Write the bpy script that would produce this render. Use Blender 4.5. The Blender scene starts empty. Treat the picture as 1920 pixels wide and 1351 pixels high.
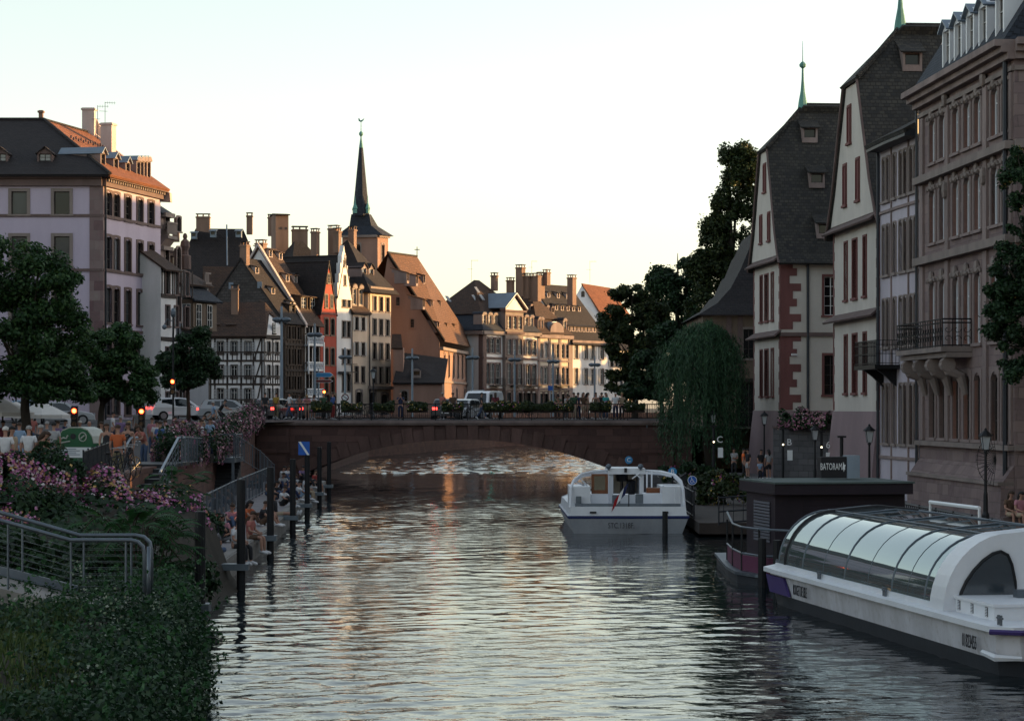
import bpy, bmesh, math, random
import numpy as np
from mathutils import Vector, Matrix
R = math.radians
rnd = random.Random(7)
SC = bpy.context.scene
COL = SC.collection

# ---------------------------------------------------------------- camera, sky, sun, exposure
F, CX, HY, EYE = 4400.0, 960.0, 765.0, 4.6      # focal length (photo pixels), horizon, eye height above the water
cam = bpy.data.objects.new('camera', bpy.data.cameras.new('camera')); COL.objects.link(cam)
cam.location = (0, 0, EYE); cam.rotation_euler = (R(90), 0, 0)
cam.data.sensor_width = 36; cam.data.lens = 36*F/1920; cam.data.shift_y = (HY-675.5)/1920
cam.data.clip_start = .5; cam.data.clip_end = 6000
SC.camera = cam
SUN_AZ, SUN_EL = R(76), R(4.6)                   # azimuth to the right of the view, height
w = bpy.data.worlds.new('World'); SC.world = w; w.use_nodes = True
nt = w.node_tree; bg = nt.nodes['Background']
sky = nt.nodes.new('ShaderNodeTexSky'); sky.sky_type = 'NISHITA'; sky.sun_disc = False
sky.sun_elevation = SUN_EL; sky.sun_rotation = SUN_AZ; sky.altitude = 150
sky.air_density = 1.0; sky.dust_density = 1.15; sky.ozone_density = 1.15
hs = nt.nodes.new('ShaderNodeHueSaturation'); hs.inputs['Saturation'].default_value = .56
nt.links.new(sky.outputs[0], hs.inputs['Color']); nt.links.new(hs.outputs[0], bg.inputs[0]); bg.inputs[1].default_value = .15
sl = bpy.data.lights.new('sun', 'SUN'); sun = bpy.data.objects.new('sun', sl); COL.objects.link(sun)
sl.energy = 3.1; sl.angle = R(.6); sl.color = (1, .56, .19)
sd = Vector((math.sin(SUN_AZ)*math.cos(SUN_EL), math.cos(SUN_AZ)*math.cos(SUN_EL), math.sin(SUN_EL)))
sun.rotation_euler = sd.to_track_quat('Z', 'Y').to_euler()
SC.view_settings.view_transform = 'Standard'; SC.view_settings.look = 'None'; SC.view_settings.gamma = 1
SC.view_settings.exposure = 1.86
SC.cycles.max_bounces = 6; SC.cycles.transparent_max_bounces = 12; SC.cycles.caustics_reflective = False
SC.cycles.use_denoising = True

# ---------------------------------------------------------------- place helpers
def zz(py, Z): return EYE+(HY-py)*Z/F
def pt(px, Z): return Vector(((px-CX)*Z/F, Z, 0))
def P(px, py, Z): return Vector(((px-CX)*Z/F, Z, zz(py, Z)))
def onl(px, p0, d):
    k = (px-CX)/F; t = (k*p0.y-p0.x)/(d.x-k*d.y)
    return p0+d*t
def dirv(a): return Vector((math.sin(R(a)), math.cos(R(a)), 0))
UP = Vector((0, 0, 1))

# ---------------------------------------------------------------- meshes
ORG = {}
class MB:
    def __init__(s): s.v = []; s.f = []; s.m = []; s.pc = []
    def pieces(s, k=1):
        out = []; st = s.pc[::k]+[(len(s.v), len(s.f))]
        for (v0, f0), (v1, f1) in zip(st, st[1:]):
            b = MB(); b.v = s.v[v0:v1]; b.f = [tuple(i-v0 for i in f) for f in s.f[f0:f1]]; b.m = s.m[f0:f1]; out.append(b)
        return out
    def face(s, pts, m=0):
        n = len(s.v); s.pc.append((n, len(s.f))); s.v += [tuple(p) for p in pts]; s.f.append(tuple(range(n, n+len(pts)))); s.m.append(m)
    def mesh(s, vs, fs, m=0):
        n = len(s.v); s.pc.append((n, len(s.f))); s.v += [tuple(p) for p in vs]
        for f in fs: s.f.append(tuple(i+n for i in f)); s.m.append(m)
    def obox(s, o, a, b, c, m=0):
        o = Vector(o); a = Vector(a); b = Vector(b); c = Vector(c)
        if a.cross(b).dot(c) < 0: a, b = b, a
        s.mesh([o, o+a, o+a+b, o+b, o+c, o+a+c, o+a+b+c, o+b+c],
               [(3, 2, 1, 0), (4, 5, 6, 7), (0, 1, 5, 4), (1, 2, 6, 5), (2, 3, 7, 6), (3, 0, 4, 7)], m)
    def box(s, c, sz, m=0, rz=0):
        u = Vector((math.cos(rz), math.sin(rz), 0)); v = Vector((-math.sin(rz), math.cos(rz), 0))
        c = Vector(c); s.obox(c-u*sz[0]/2-v*sz[1]/2-UP*sz[2]/2, u*sz[0], v*sz[1], UP*sz[2], m)
    def prism(s, poly, vec, m=0):
        poly = [Vector(p) for p in poly]; vec = Vector(vec); n = len(poly)
        nr = Vector((0, 0, 0))
        for i in range(n): nr += poly[i].cross(poly[(i+1) % n])
        if nr.dot(vec) > 0: poly.reverse()
        s.mesh(poly+[p+vec for p in poly],
               [tuple(range(n)), tuple(range(2*n-1, n-1, -1))]+[(i, i+n, (i+1) % n+n, (i+1) % n) for i in range(n)], m)
    def slab(s, poly, t, m=0):
        poly = [Vector(p) for p in poly]; n = len(poly); nr = Vector((0, 0, 0))
        for i in range(n): nr += poly[i].cross(poly[(i+1) % n])
        if nr.z < 0: nr = -nr
        nr.normalize(); s.prism(poly, -nr*t, m)
    def tube(s, pts, r, n=8, m=0, cap=True):
        pts = [Vector(p) for p in pts]; k = len(pts)
        rs = r if isinstance(r, (list, tuple)) else [r]*k
        vs = []; a0 = None
        for i, p in enumerate(pts):
            t = (pts[min(i+1, k-1)]-pts[max(i-1, 0)]).normalized()
            if a0 is None: a = t.orthogonal().normalized()
            else:
                a = (a0-t*a0.dot(t))
                a = a.normalized() if a.length > 1e-6 else t.orthogonal().normalized()
            a0 = a; b = t.cross(a)
            for j in range(n):
                q = 2*math.pi*j/n; vs.append(p+(a*math.cos(q)+b*math.sin(q))*rs[i])
        fs = [(i*n+j, i*n+(j+1) % n, (i+1)*n+(j+1) % n, (i+1)*n+j) for i in range(k-1) for j in range(n)]
        if cap: fs += [tuple(range(n-1, -1, -1)), tuple(range((k-1)*n, k*n))]
        s.mesh(vs, fs, m)
    def lathe(s, c, prof, n=12, m=0):
        c = Vector(c); s.tube([c+UP*z for r, z in prof], [max(r, .001) for r, z in prof], n, m)
    def ball(s, c, r, n=8, m=0):
        r = r if isinstance(r, (tuple, list)) else (r, r, r); vs = []; k = max(3, n//2+1)
        for i in range(k+1):
            ph = math.pi*i/k
            for j in range(n):
                th = 2*math.pi*j/n
                vs.append((c[0]+r[0]*math.sin(ph)*math.cos(th), c[1]+r[1]*math.sin(ph)*math.sin(th), c[2]-r[2]*math.cos(ph)))
        s.mesh(vs, [(i*n+j, i*n+(j+1) % n, (i+1)*n+(j+1) % n, (i+1)*n+j) for i in range(k) for j in range(n)], m)
    def data(s, name, mats, org=(0, 0, 0), smooth=False):
        me = bpy.data.meshes.new(name)
        v = np.array(s.v, dtype=np.float64).reshape(-1, 3)-np.array(org)
        me.from_pydata(v.tolist(), [], s.f)
        for m in (mats if isinstance(mats, (list, tuple)) else [mats]): me.materials.append(m)
        me.polygons.foreach_set('material_index', s.m)
        if smooth: me.polygons.foreach_set('use_smooth', [True]*len(s.f))
        uvl = me.uv_layers.new(name='UVMap'); uv = np.zeros((len(me.loops), 2)); me.update()
        i = 0
        for p in me.polygons:
            n = p.normal
            if abs(n.z) > .95: a = (1, 0, 0); b = (0, 1, 0)
            else:
                h = math.hypot(n.x, n.y) or 1; a = (-n.y/h, n.x/h, 0); b = (-n.z*n.x/h, -n.z*n.y/h, h)
            for li in p.loop_indices:
                q = v[me.loops[li].vertex_index]+np.array(org)
                uv[li] = (q[0]*a[0]+q[1]*a[1], q[0]*b[0]+q[1]*b[1]+q[2]*b[2])
        uvl.data.foreach_set('uv', uv.ravel())
        return me
    def build(s, name, mats, parent=None, smooth=False, org=None):
        if org is None: org = ORG.get(parent.name, Vector((0, 0, 0))) if parent else Vector((0, 0, 0))
        return link(name, s.data(name, mats, org, smooth), parent, org if not parent else None, org)

def link(name, me, parent=None, loc=None, org=None, mw=None):
    o = bpy.data.objects.new(name, me); COL.objects.link(o)
    if parent: o.parent = parent
    if loc is not None: o.location = loc
    if mw is not None: o.matrix_local = mw
    if org is not None: ORG[o.name] = Vector(org)
    return o
def tag(o, label, cat, group=None, kind=None):
    if label: o['label'] = label
    if cat: o['category'] = cat
    if group: o['group'] = group
    if kind: o['kind'] = kind
    return o
def thing(name, label, cat, loc=(0, 0, 0), group=None, rz=0):
    o = bpy.data.objects.new(name, None); COL.objects.link(o); o.location = loc; o.rotation_euler.z = rz
    o.empty_display_size = .2; ORG[o.name] = Vector(loc)
    return tag(o, label, cat, group)
def dup(root, loc, rz=0, label=None, group=None, mats=None, scale=None):
    def cp(o, par):
        c = o.copy(); COL.objects.link(c)
        if par: c.parent = par
        for ch in o.children: cp(ch, c)
        return c
    r = cp(root, None); r.location = loc; r.rotation_euler.z = rz
    if label: r['label'] = label
    if group: r['group'] = group
    if scale: r.scale = (scale,)*3
    return r
def solo(name, mb, mats, label, cat, org=(0, 0, 0), group=None, smooth=False):
    return tag(mb.build(name, mats, None, smooth, Vector(org)), label, cat, group)

# ---------------------------------------------------------------- materials
def _new(name):
    m = bpy.data.materials.new(name); m.use_nodes = True; nt = m.node_tree
    return m, nt, nt.nodes['Principled BSDF']
def N(nt, t, **k):
    n = nt.nodes.new(t)
    for a, b in k.items():
        if a.startswith('i_'):
            n.inputs[int(a[2:]) if a[2:].isdigit() else a[2:]].default_value = b
        else: setattr(n, a, b)
    return n
def mixc(nt, fac, a, b, mode='MIX'):
    n = N(nt, 'ShaderNodeMix', data_type='RGBA', blend_type=mode)
    for i, x in ((0, fac), (6, a), (7, b)):
        if hasattr(x, 'is_linked'): nt.links.new(x, n.inputs[i])
        else: n.inputs[i].default_value = x if i == 0 else (*x, 1)[:4]
    return n.outputs[2]
def noise(nt, scale, detail=4, coord='Object', rough=.6, sc=None):
    t = N(nt, 'ShaderNodeTexCoord'); n = N(nt, 'ShaderNodeTexNoise')
    n.inputs['Scale'].default_value = scale; n.inputs['Detail'].default_value = detail; n.inputs['Roughness'].default_value = rough
    v = t.outputs[coord]
    if sc:
        mp = N(nt, 'ShaderNodeMapping'); mp.inputs['Scale'].default_value = sc; nt.links.new(v, mp.inputs[0]); v = mp.outputs[0]
    nt.links.new(v, n.inputs['Vector'])
    return n.outputs['Fac']
def ramp(nt, x, stops, interp='LINEAR'):
    r = N(nt, 'ShaderNodeValToRGB'); r.color_ramp.interpolation = interp
    e = r.color_ramp.elements
    while len(e) < len(stops): e.new(.5)
    for k, (p, c) in zip(e, stops): k.position = p; k.color = (*c, 1) if len(c) == 3 else c
    nt.links.new(x, r.inputs[0]); return r.outputs[0]
def mul(c, k): return tuple(min(1, x*k) for x in c)
def bump(nt, b, h, st, dist=.02):
    n = N(nt, 'ShaderNodeBump'); n.inputs['Strength'].default_value = st; n.inputs['Distance'].default_value = dist
    nt.links.new(h, n.inputs['Height']); nt.links.new(n.outputs[0], b.inputs['Normal'])
def plain(name, c, rough=.8, var=.25, scale=1.2, metal=0, bmp=.2, streak=True, spec=.35, fine=9):
    m, nt, b = _new(name); var = min(.6, var*1.5)
    a = noise(nt, scale, 6, sc=(1, 1, .22) if streak else None); f = noise(nt, scale*fine, 3)
    x = mixc(nt, ramp(nt, a, [(.3, (0, 0, 0)), (.72, (1, 1, 1))]), mul(c, 1-var), mul(c, 1+var*.5))
    x = mixc(nt, .35, x, mixc(nt, f, mul(c, 1-var), mul(c, 1+var*.6)))
    nt.links.new(x, b.inputs['Base Color']); b.inputs['Roughness'].default_value = rough; b.inputs['Metallic'].default_value = metal
    b.inputs['Specular IOR Level'].default_value = spec
    if bmp: bump(nt, b, f, bmp)
    return m
def brick(name, cols, mortar, bw, bh, ms=.012, rough=.85, bmp=.5, var=.3, off=.5, squash=None):
    m, nt, b = _new(name)
    t = N(nt, 'ShaderNodeTexCoord'); k = N(nt, 'ShaderNodeTexBrick'); k.offset = off
    k.inputs['Scale'].default_value = 1; k.inputs['Brick Width'].default_value = bw; k.inputs['Row Height'].default_value = bh
    k.inputs['Mortar Size'].default_value = ms; k.inputs['Color1'].default_value = (*cols[0], 1); k.inputs['Color2'].default_value = (*cols[1], 1)
    k.inputs['Mortar'].default_value = (*mortar, 1); k.inputs['Mortar Smooth'].default_value = .3
    wb = N(nt, 'ShaderNodeVectorMath', operation='MULTIPLY_ADD'); nn = N(nt, 'ShaderNodeTexNoise'); nn.inputs['Scale'].default_value = .8
    nt.links.new(t.outputs['UV'], nn.inputs['Vector']); nt.links.new(nn.outputs['Color'], wb.inputs[0])
    wb.inputs[1].default_value = (bw*.25, bh*.35, 0); nt.links.new(t.outputs['UV'], wb.inputs[2]); nt.links.new(wb.outputs[0], k.inputs['Vector'])
    a = noise(nt, .35, 5); f = noise(nt, 3, 5)
    x = mixc(nt, ramp(nt, a, [(.3, (0, 0, 0)), (.7, (1, 1, 1))]), mixc(nt, var, k.outputs[0], mul(cols[0], .35)), k.outputs[0])
    x = mixc(nt, ramp(nt, f, [(.4, (0, 0, 0)), (.75, (1, 1, 1))]), x, mixc(nt, .5, x, mul(cols[1], 1.5)))
    nt.links.new(x, b.inputs['Base Color']); b.inputs['Roughness'].default_value = rough; b.inputs['Specular IOR Level'].default_value = .3
    if bmp:
        inv = N(nt, 'ShaderNodeMath', operation='SUBTRACT'); inv.inputs[0].default_value = 1; nt.links.new(k.outputs['Fac'], inv.inputs[1])
        ad = N(nt, 'ShaderNodeMath', operation='MULTIPLY_ADD'); nt.links.new(f, ad.inputs[0]); ad.inputs[1].default_value = .8; nt.links.new(inv.outputs[0], ad.inputs[2])
        bump(nt, b, ad.outputs[0], bmp, .04)
    return m
def tiles(name, c1, c2, bw=.34, bh=.26): return brick(name, (c1, c2), mul(c1, .3), bw, bh, .025, .8, .9, .45)
def leafm(name, stops, tr=.25, rough=.55):
    m, nt, b = _new(name); g = N(nt, 'ShaderNodeNewGeometry')
    x = ramp(nt, g.outputs['Random Per Island'], stops, 'LINEAR')
    a = noise(nt, .5, 3)
    x = mixc(nt, ramp(nt, a, [(.35, (0, 0, 0)), (.65, (1, 1, 1))]), mixc(nt, .45, x, stops[0][1]), x)
    nt.links.new(x, b.inputs['Base Color']); b.inputs['Roughness'].default_value = rough; b.inputs['Specular IOR Level'].default_value = .3
    t = N(nt, 'ShaderNodeBsdfTranslucent'); nt.links.new(x, t.inputs[0]); mx = N(nt, 'ShaderNodeMixShader'); mx.inputs[0].default_value = tr
    nt.links.new(b.outputs[0], mx.inputs[1]); nt.links.new(t.outputs[0], mx.inputs[2])
    nt.links.new(mx.outputs[0], nt.nodes['Material Output'].inputs[0]); return m
def petals(name, stops):
    m, nt, b = _new(name); g = N(nt, 'ShaderNodeNewGeometry')
    x = ramp(nt, g.outputs['Random Per Island'], stops, 'CONSTANT'); nt.links.new(x, b.inputs['Base Color'])
    b.inputs['Roughness'].default_value = .7; return m
def glow(name, c, st):
    m, nt, b = _new(name); b.inputs['Base Color'].default_value = (*mul(c, .5), 1)
    b.inputs['Emission Color'].default_value = (*c, 1); b.inputs['Emission Strength'].default_value = st; return m
def glass(name, c, rough=.06, spec=.25, wav=.06):
    m, nt, b = _new(name); b.inputs['Base Color'].default_value = (*c, 1); b.inputs['Roughness'].default_value = rough
    b.inputs['Specular IOR Level'].default_value = spec; b.inputs['IOR'].default_value = 1.6
    if wav: bump(nt, b, noise(nt, 1.7, 2), wav, .05)
    return m
M = {}
M['lav'] = plain('lavender_plaster', (.43, .37, .46), .9, .10, .6)
M['lilac'] = plain('pale_lilac_plaster', (.44, .40, .45), .9, .16, .7)
M['white'] = plain('white_plaster', (.64, .63, .64), .9, .16, .7)
M['cream'] = plain('cream_plaster', (.52, .46, .38), .9, .14, .7)
M['beige'] = plain('beige_plaster', (.50, .40, .32), .9, .12, .7)
M['greyblue'] = plain('grey_blue_plaster', (.30, .31, .34), .9, .15, .7)
M['boucherie'] = plain('warm_white_plaster', (.50, .46, .42), .9, .15, .5)
M['pinkbase'] = plain('pink_render', (.23, .165, .175), .9, .2, .6)
M['red'] = plain('red_plaster', (.33, .055, .035), .85, .18, .8)
M['redstone'] = plain('red_sandstone', (.155, .062, .058), .85, .25, 1.2)
M['pinkstone'] = brick('pink_sandstone', ((.245, .185, .172), (.155, .110, .112)), (.10, .08, .078), .9, .42, .012, .9, .5, .35)
M['pinkplain'] = plain('pink_sandstone_ashlar', (.235, .180, .170), .88, .35, .8, bmp=.4)
M['churchwall'] = plain('pink_church_plaster', (.27, .165, .13), .9, .2, .5)
M['quoin'] = brick('mixed_sandstone_quoins', ((.24, .19, .18), (.12, .07, .075)), (.12, .1, .1), .9, .75, .01, .9, .4, .3)
M['brown'] = plain('weathered_brown_plaster', (.17, .125, .095), .9, .3, .8)
M['greywall'] = brick('grey_rubble_wall', ((.11, .105, .11), (.07, .068, .072)), (.05, .05, .05), .7, .35, .02, .95, .7, .4)
M['rubble'] = brick('dark_rubble_gable', ((.085, .075, .075), (.045, .04, .04)), (.03, .03, .03), .5, .3, .03, .95, 1, .5)
M['timber'] = plain('dark_timber', (.035, .025, .022), .8, .3, 2)
M['darkbrown'] = plain('dark_brown_timber', (.055, .036, .026), .8, .3, 2)
M['stone'] = plain('grey_brown_stone', (.22, .18, .165), .88, .25, 1.2)
M['stoned'] = plain('dark_stone_trim', (.13, .09, .085), .88, .25, 1.2)
M['tile'] = tiles('dark_roof_tiles', (.030, .024, .025), (.016, .014, .016))
M['tilebr'] = tiles('brown_roof_tiles', (.078, .044, .031), (.042, .027, .022))
M['tileor'] = tiles('orange_or_sunlit_roof_tiles', (.26, .095, .042), (.17, .065, .034))  # orange roofs, and the sun glow on the lavender building's right slope
M['tilemoss'] = tiles('mossy_grey_roof_tiles', (.064, .058, .050), (.020, .020, .022), .27, .21)
M['tilenave'] = tiles('rust_brown_roof_tiles', (.15, .070, .036), (.085, .042, .026))
M['slate'] = tiles('blue_slate', (.034, .042, .06), (.024, .03, .044), .3, .2)
M['zinc'] = plain('zinc_sheet', (.17, .21, .26), .5, .15, 1, .3)
M['copper'] = plain('green_copper', (.10, .26, .23), .65, .3, 2)
M['chim'] = plain('chimney_plaster', (.20, .13, .10), .9, .25, 1)
M['chimw'] = plain('pale_chimney_plaster', (.45, .38, .36), .9, .2, 1)
M['glass'] = glass('window_glass', (.006, .007, .009))
M['glassm'] = glass('netted_window_glass', (.045, .05, .055), .1)
M['glassc'] = glass('curtained_window_glass', (.16, .17, .19), .12, .5)
M['frame'] = plain('white_window_frame', (.55, .54, .53), .6, .1, 2, bmp=0)
M['framed'] = plain('dark_window_frame', (.045, .035, .032), .6, .2, 2, bmp=0)
M['shutter'] = plain('grey_shutter', (.33, .33, .34), .7, .15, 3)
M['shutterr'] = plain('dark_red_shutter', (.115, .022, .022), .7, .22, 3)
M['iron'] = plain('black_iron', (.015, .015, .017), .5, .2, 3, .6, bmp=0)
M['pipe'] = plain('downpipe_metal', (.035, .04, .05), .5, .2, 3, .5, bmp=0)
M['steel'] = plain('galvanised_steel', (.13, .155, .185), .48, .22, 3, .7, bmp=.1)
M['steeld'] = plain('dark_steel', (.035, .038, .045), .5, .3, 2, .5)
M['mast'] = plain('pale_blue_grey_paint', (.23, .28, .34), .5, .15, 2, .2, bmp=0)
M['bridge'] = brick('bridge_sandstone', ((.135, .074, .064), (.070, .040, .036)), (.045, .03, .028), 1.1, .42, .012, .9, .6, .45)
M['voussoir'] = plain('bridge_voussoir_stone', (.125, .072, .062), .9, .4, .9, bmp=.5)
M['voussoird'] = plain('bridge_voussoir_stone_dark', (.115, .067, .058), .9, .4, .9, bmp=.5)
M['brickwall'] = brick('red_quay_stone', ((.17, .082, .06), (.10, .052, .042)), (.06, .04, .035), .8, .35, .012, .9, .6, .4)
M['asphalt'] = plain('asphalt', (.05, .05, .053), .9, .25, .8, streak=False)
M['paving'] = brick('promenade_paving', ((.15, .14, .145), (.12, .112, .118)), (.07, .065, .065), 1.2, .6, .012, .85, .2, .2)
M['deck'] = brick('concrete_deck', ((.21, .19, .20), (.18, .165, .17)), (.08, .08, .08), 2.4, 1.2, .015, .85, .2, .2)
M['conc'] = plain('quay_concrete', (.23, .215, .20), .85, .35, .9)
M['whitep'] = plain('white_paint', (.66, .68, .72), .42, .12, .8, bmp=0, spec=.4)
M['offwhite'] = plain('offwhite_canvas', (.55, .53, .50), .9, .12, 1)
M['wood'] = plain('varnished_wood', (.16, .05, .018), .35, .25, 3)
M['mast2'] = plain('black_pole', (.012, .013, .016), .55, .3, 2, .2, bmp=0)
M['blue'] = plain('sign_blue', (.012, .10, .42), .45, .08, 2, bmp=0)
M['blue2'] = plain('sign_light_blue', (.03, .20, .42), .45, .08, 2, bmp=0)
M['signw'] = plain('sign_white', (.7, .72, .74), .5, .05, 2, bmp=0)
M['ink'] = plain('black_lettering', (.012, .012, .016), .5, .1, 2, bmp=0)
M['dred'] = plain('sign_dark_red', (.12, .012, .014), .5, .1, 2, bmp=0)
M['soil'] = plain('earth', (.035, .028, .02), .95, .4, 2)
M['bark'] = plain('tree_bark', (.045, .036, .028), .95, .4, 3, bmp=.8)
M['lredL'] = glow('red_signal_light', (1, .035, .01), 5)
M['lredC'] = glow('signal_lamp_core', (1, .50, .03), 6)
M['lgrn'] = glow('green_signal_light', (.1, .9, .7), 1.6)
M['ltail'] = glow('red_tail_light', (1, .04, .03), 2)
M['lwarm'] = glow('small_warm_lamp', (1, .8, .5), 2)
# ---------------------------------------------------------------- building kit
_wc = {}
def arc_path(w, h, rise, n=8):
    pts = [(-w/2, 0), (-w/2, h-rise)]
    if rise > .01:
        r = (w*w/4+rise*rise)/(2*rise); a = math.asin(min(1, w/2/r)); a = a if rise <= w/2 else math.pi-a
        for i in range(1, n): q = -a+2*a*i/n; pts.append((r*math.sin(q), h-r+r*math.cos(q)))
    pts += [(w/2, h-rise), (w/2, 0)]
    return pts
def win_data(w, h, rise=0, fm='frame', sm='stone', gm='glass', sur=.14, dep=.2, bars=(1, 2), sill=True, fw=.06):
    key = (round(w, 2), round(h, 2), round(rise, 2), fm, sm, gm, sur, dep, bars, sill, fw)
    if key in _wc: return _wc[key]
    b = MB(); inn = arc_path(w, h, rise)
    if sur:
        k2 = (h+sur)/h
        out = []
        for i, (x, z) in enumerate(inn):
            if i == 0: out.append((x-sur, 0))
            elif i == len(inn)-1: out.append((x+sur, 0))
            else:
                ex = x+(sur if x > 0 else -sur)*min(1, abs(x)*2/w*1.0); out.append((ex, z+sur+(h-z)*.75))
        if rise <= .01: out[1] = (-w/2-sur, h+sur); out[-2] = (w/2+sur, h+sur)
        y0, y1 = -.055, max(dep, .0)
        for i in range(len(inn)-1):
            (a, b_), (c, d) = inn[i], inn[i+1]; (e, f), (g, k) = out[i], out[i+1]
            b.face([(e, y0, f), (g, y0, k), (c, y0, d), (a, y0, b_)][::-1], 1)
            b.face([(e, y0, f), (e, .0, f), (g, .0, k), (g, y0, k)][::-1], 1)
            b.face([(a, y0, b_), (c, y0, d), (c, y1, d), (a, y1, b_)][::-1], 1)
    if sill: b.box((0, -.06+.03, -.05), (w+2*sur+.1, .19, .12), 1)
    # sash frame
    yf = dep-.07
    inn2 = [(x*(w-2*fw)/w, fw if z < .01 else z-fw) for x, z in inn]
    for i in range(len(inn)-1):
        (a, b_), (c, d) = inn[i], inn[i+1]; (e, f), (g, k) = inn2[i], inn2[i+1]
        b.face([(a, yf, b_), (c, yf, d), (g, yf, k), (e, yf, f)][::-1], 0)
        b.face([(e, yf, f), (g, yf, k), (g, yf+.05, k), (e, yf+.05, f)][::-1], 0)
    b.box((0, yf+.025, fw/2), (w-2*fw, .05, fw), 0)
    nx, nz = bars
    for i in range(1, nx+1):
        x = -w/2+w*i/(nx+1); b.box((x, yf+.02, (h-rise*.2)/2), (fw*.9, .045, h-rise*.3-.02), 0)
    for i in range(1, nz+1):
        z = (h-rise)*(i/(nz+1)) if nz > 1 else h*.68
        b.box((0, yf+.02, z), (w-2*fw, .04, fw*.55), 0)
    p = MB(); p.face([(x, dep-.02, z) for x, z in inn][::-1])
    r = (b.data('window', [M[fm], M[sm]]), p.data('pane', M[gm]))
    _wc[key] = r; return r
_sc = {}
def shutter_data(w, h, mk):
    k = (round(w, 2), round(h, 2), mk)
    if k not in _sc:
        b = MB(); b.box((0, -.035, h/2), (w, .03, h))
        n = int(h/.16)
        for i in range(n): b.obox((-w*.4, -.052, h*.06+i*h*.9/n), (w*.8, 0, 0), (0, .006, h*.55/n), (0, -.012, 0))
        _sc[k] = b.data('shutter', M[mk])
    return _sc[k]
class Bld:
    def __init__(s, name, label, cat, org, group=None):
        s.root = thing(name, label, cat, org, group); s.o = Vector(org); s.parts = {}; s.split = {}
    def part(s, name, *mats):
        if name not in s.parts: s.parts[name] = (MB(), [M[m] for m in mats])
        return s.parts[name][0]
    def fin(s, smooth=()):
        sp = dict(pilasters=('pilaster', 1), string_course=('string_course', 1), cornice=('cornice', 1), pilaster=('pilaster', 2), carving=('carving', 3), carved_head=('carved_head', 1), balcony_bracket=('balcony_bracket', 1), dentils=('dentil', 1), snow_guard=('snow_hook', 1)); sp.update(s.split)
        for k, (b, mats) in s.parts.items():
            if not b.f: continue
            if k in sp and len(b.pc) > sp[k][1]:
                for q in b.pieces(sp[k][1]): q.build(sp[k][0], mats, s.root, k in smooth)
            else: b.build(k, mats, s.root, k in smooth)
        return s.root
    def win(s, p, u, kind, z, **k):
        """p: point on the wall plane, u: facade direction, z: sill height"""
        n = Vector((u.y, -u.x, 0)); k = dict(k); w_, h_ = k.pop('w'), k.pop('h'); sh = k.pop('shut', None); shw = k.pop('shw', None); nm = k.pop('nm', 'window')
        if k.get('gm', 'glass') == 'glass': k['gm'] = rnd.choice(('glass', 'glass', 'glass', 'glass', 'glassm', 'glassm', 'glassc'))
        a, b = win_data(w_, h_, **k)
        mw = Matrix(((u.x, -n.x, 0, p.x-s.o.x), (u.y, -n.y, 0, p.y-s.o.y), (0, 0, 1, z-s.o.z), (0, 0, 0, 1)))
        o = link(nm, a, s.root, mw=mw); link('pane', b, o)
        if sh:
            sw = shw or w_/2; d = shutter_data(sw, h_, sh)
            for q in (-1, 1):
                t = link('shutter', d, o); t.location = (q*(w_/2+sw/2+.03), 0, 0)
        return o
    def facade(s, p, q, z0, z1, wins=(), m=0, part='wall', mats=('white',)):
        """wins: dicts with u, z, w, h (+ win_data args); the wall gets real openings"""
        b = s.part(part, *mats); d = q-p; d.z = 0; L = d.length; u = d/L; n = Vector((u.y, -u.x, 0))
        hol = [(x['u']-x['w']/2, x['u']+x['w']/2, x['z'], x['z']+x['h']-x.get('rise', 0)*.35) for x in wins if x.get('dep', .2) > 0]
        us = sorted({0, L}|{x for h in hol for x in h[:2]}); zs = sorted({z0, z1}|{x for h in hol for x in h[2:]})
        us = [x for x in us if 0 <= x <= L]; zs = [x for x in zs if z0 <= x <= z1]
        W = lambda x, z, dd=0: p+u*x-n*dd+UP*(z-p.z)
        for j in range(len(zs)-1):
            zc = (zs[j]+zs[j+1])/2; run = None
            for i in range(len(us)):
                solid = i < len(us)-1 and not any(h[0] < (us[i]+us[i+1])/2 < h[1] and h[2] < zc < h[3] for h in hol)
                if solid and run is None: run = us[i]
                if not solid and run is not None:
                    b.face([W(run, zs[j]), W(us[i], zs[j]), W(us[i], zs[j+1]), W(run, zs[j+1])], m); run = None
        for h in hol:
            a, c, e, f = h; D = .24
            b.face([W(a, e), W(a, e, D), W(a, f, D), W(a, f)][::-1], m); b.face([W(c, e), W(c, f), W(c, f, D), W(c, e, D)][::-1], m)
            b.face([W(a, e), W(c, e), W(c, e, D), W(a, e, D)], m); b.face([W(a, f), W(a, f, D), W(c, f, D), W(c, f)], m)
        for x in wins:
            k = dict(x); uu = k.pop('u'); z = k.pop('z'); s.win(p+u*uu, u, '', z, **k)
        return u, n, L
    def band(s, p, q, z, h, out, part='cornice', mats=('stone',), m=0, ext=0.0):
        u = (q-p); u.z = 0; L = u.length; u = u/L; n = Vector((u.y, -u.x, 0)); b = s.part(part, *mats)
        o = p-u*ext+n*.003; o.z = z; b.obox(o, u*(L+2*ext), n*out, UP*h, m)
    def chimney(s, x, y, z0, z1, w=.9, d=.7, rz=0, m='chim', pots=2, top=True):
        b = MB(); b.box((x, y, (z0+z1)/2), (w, d, z1-z0), 0, rz)
        b.box((x, y, z1-.12), (w+.16, d+.16, .14), 0, rz)
        if pots and top:
            c, sn = math.cos(rz), math.sin(rz); n = max(2, pots)
            for i in range(n):
                t = (i/(n-1)-.5)*w*.85
                for e in (-.35, .35): b.box((x+c*t-sn*e*d, y+sn*t+c*e*d, z1+.13), (.1, .1, .3), 0, rz)
            b.box((x, y, z1+.32), (w+.1, d+.1, .09), 1, rz)
        b.build('chimney', [M[m], M['tile']], s.root)
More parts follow.
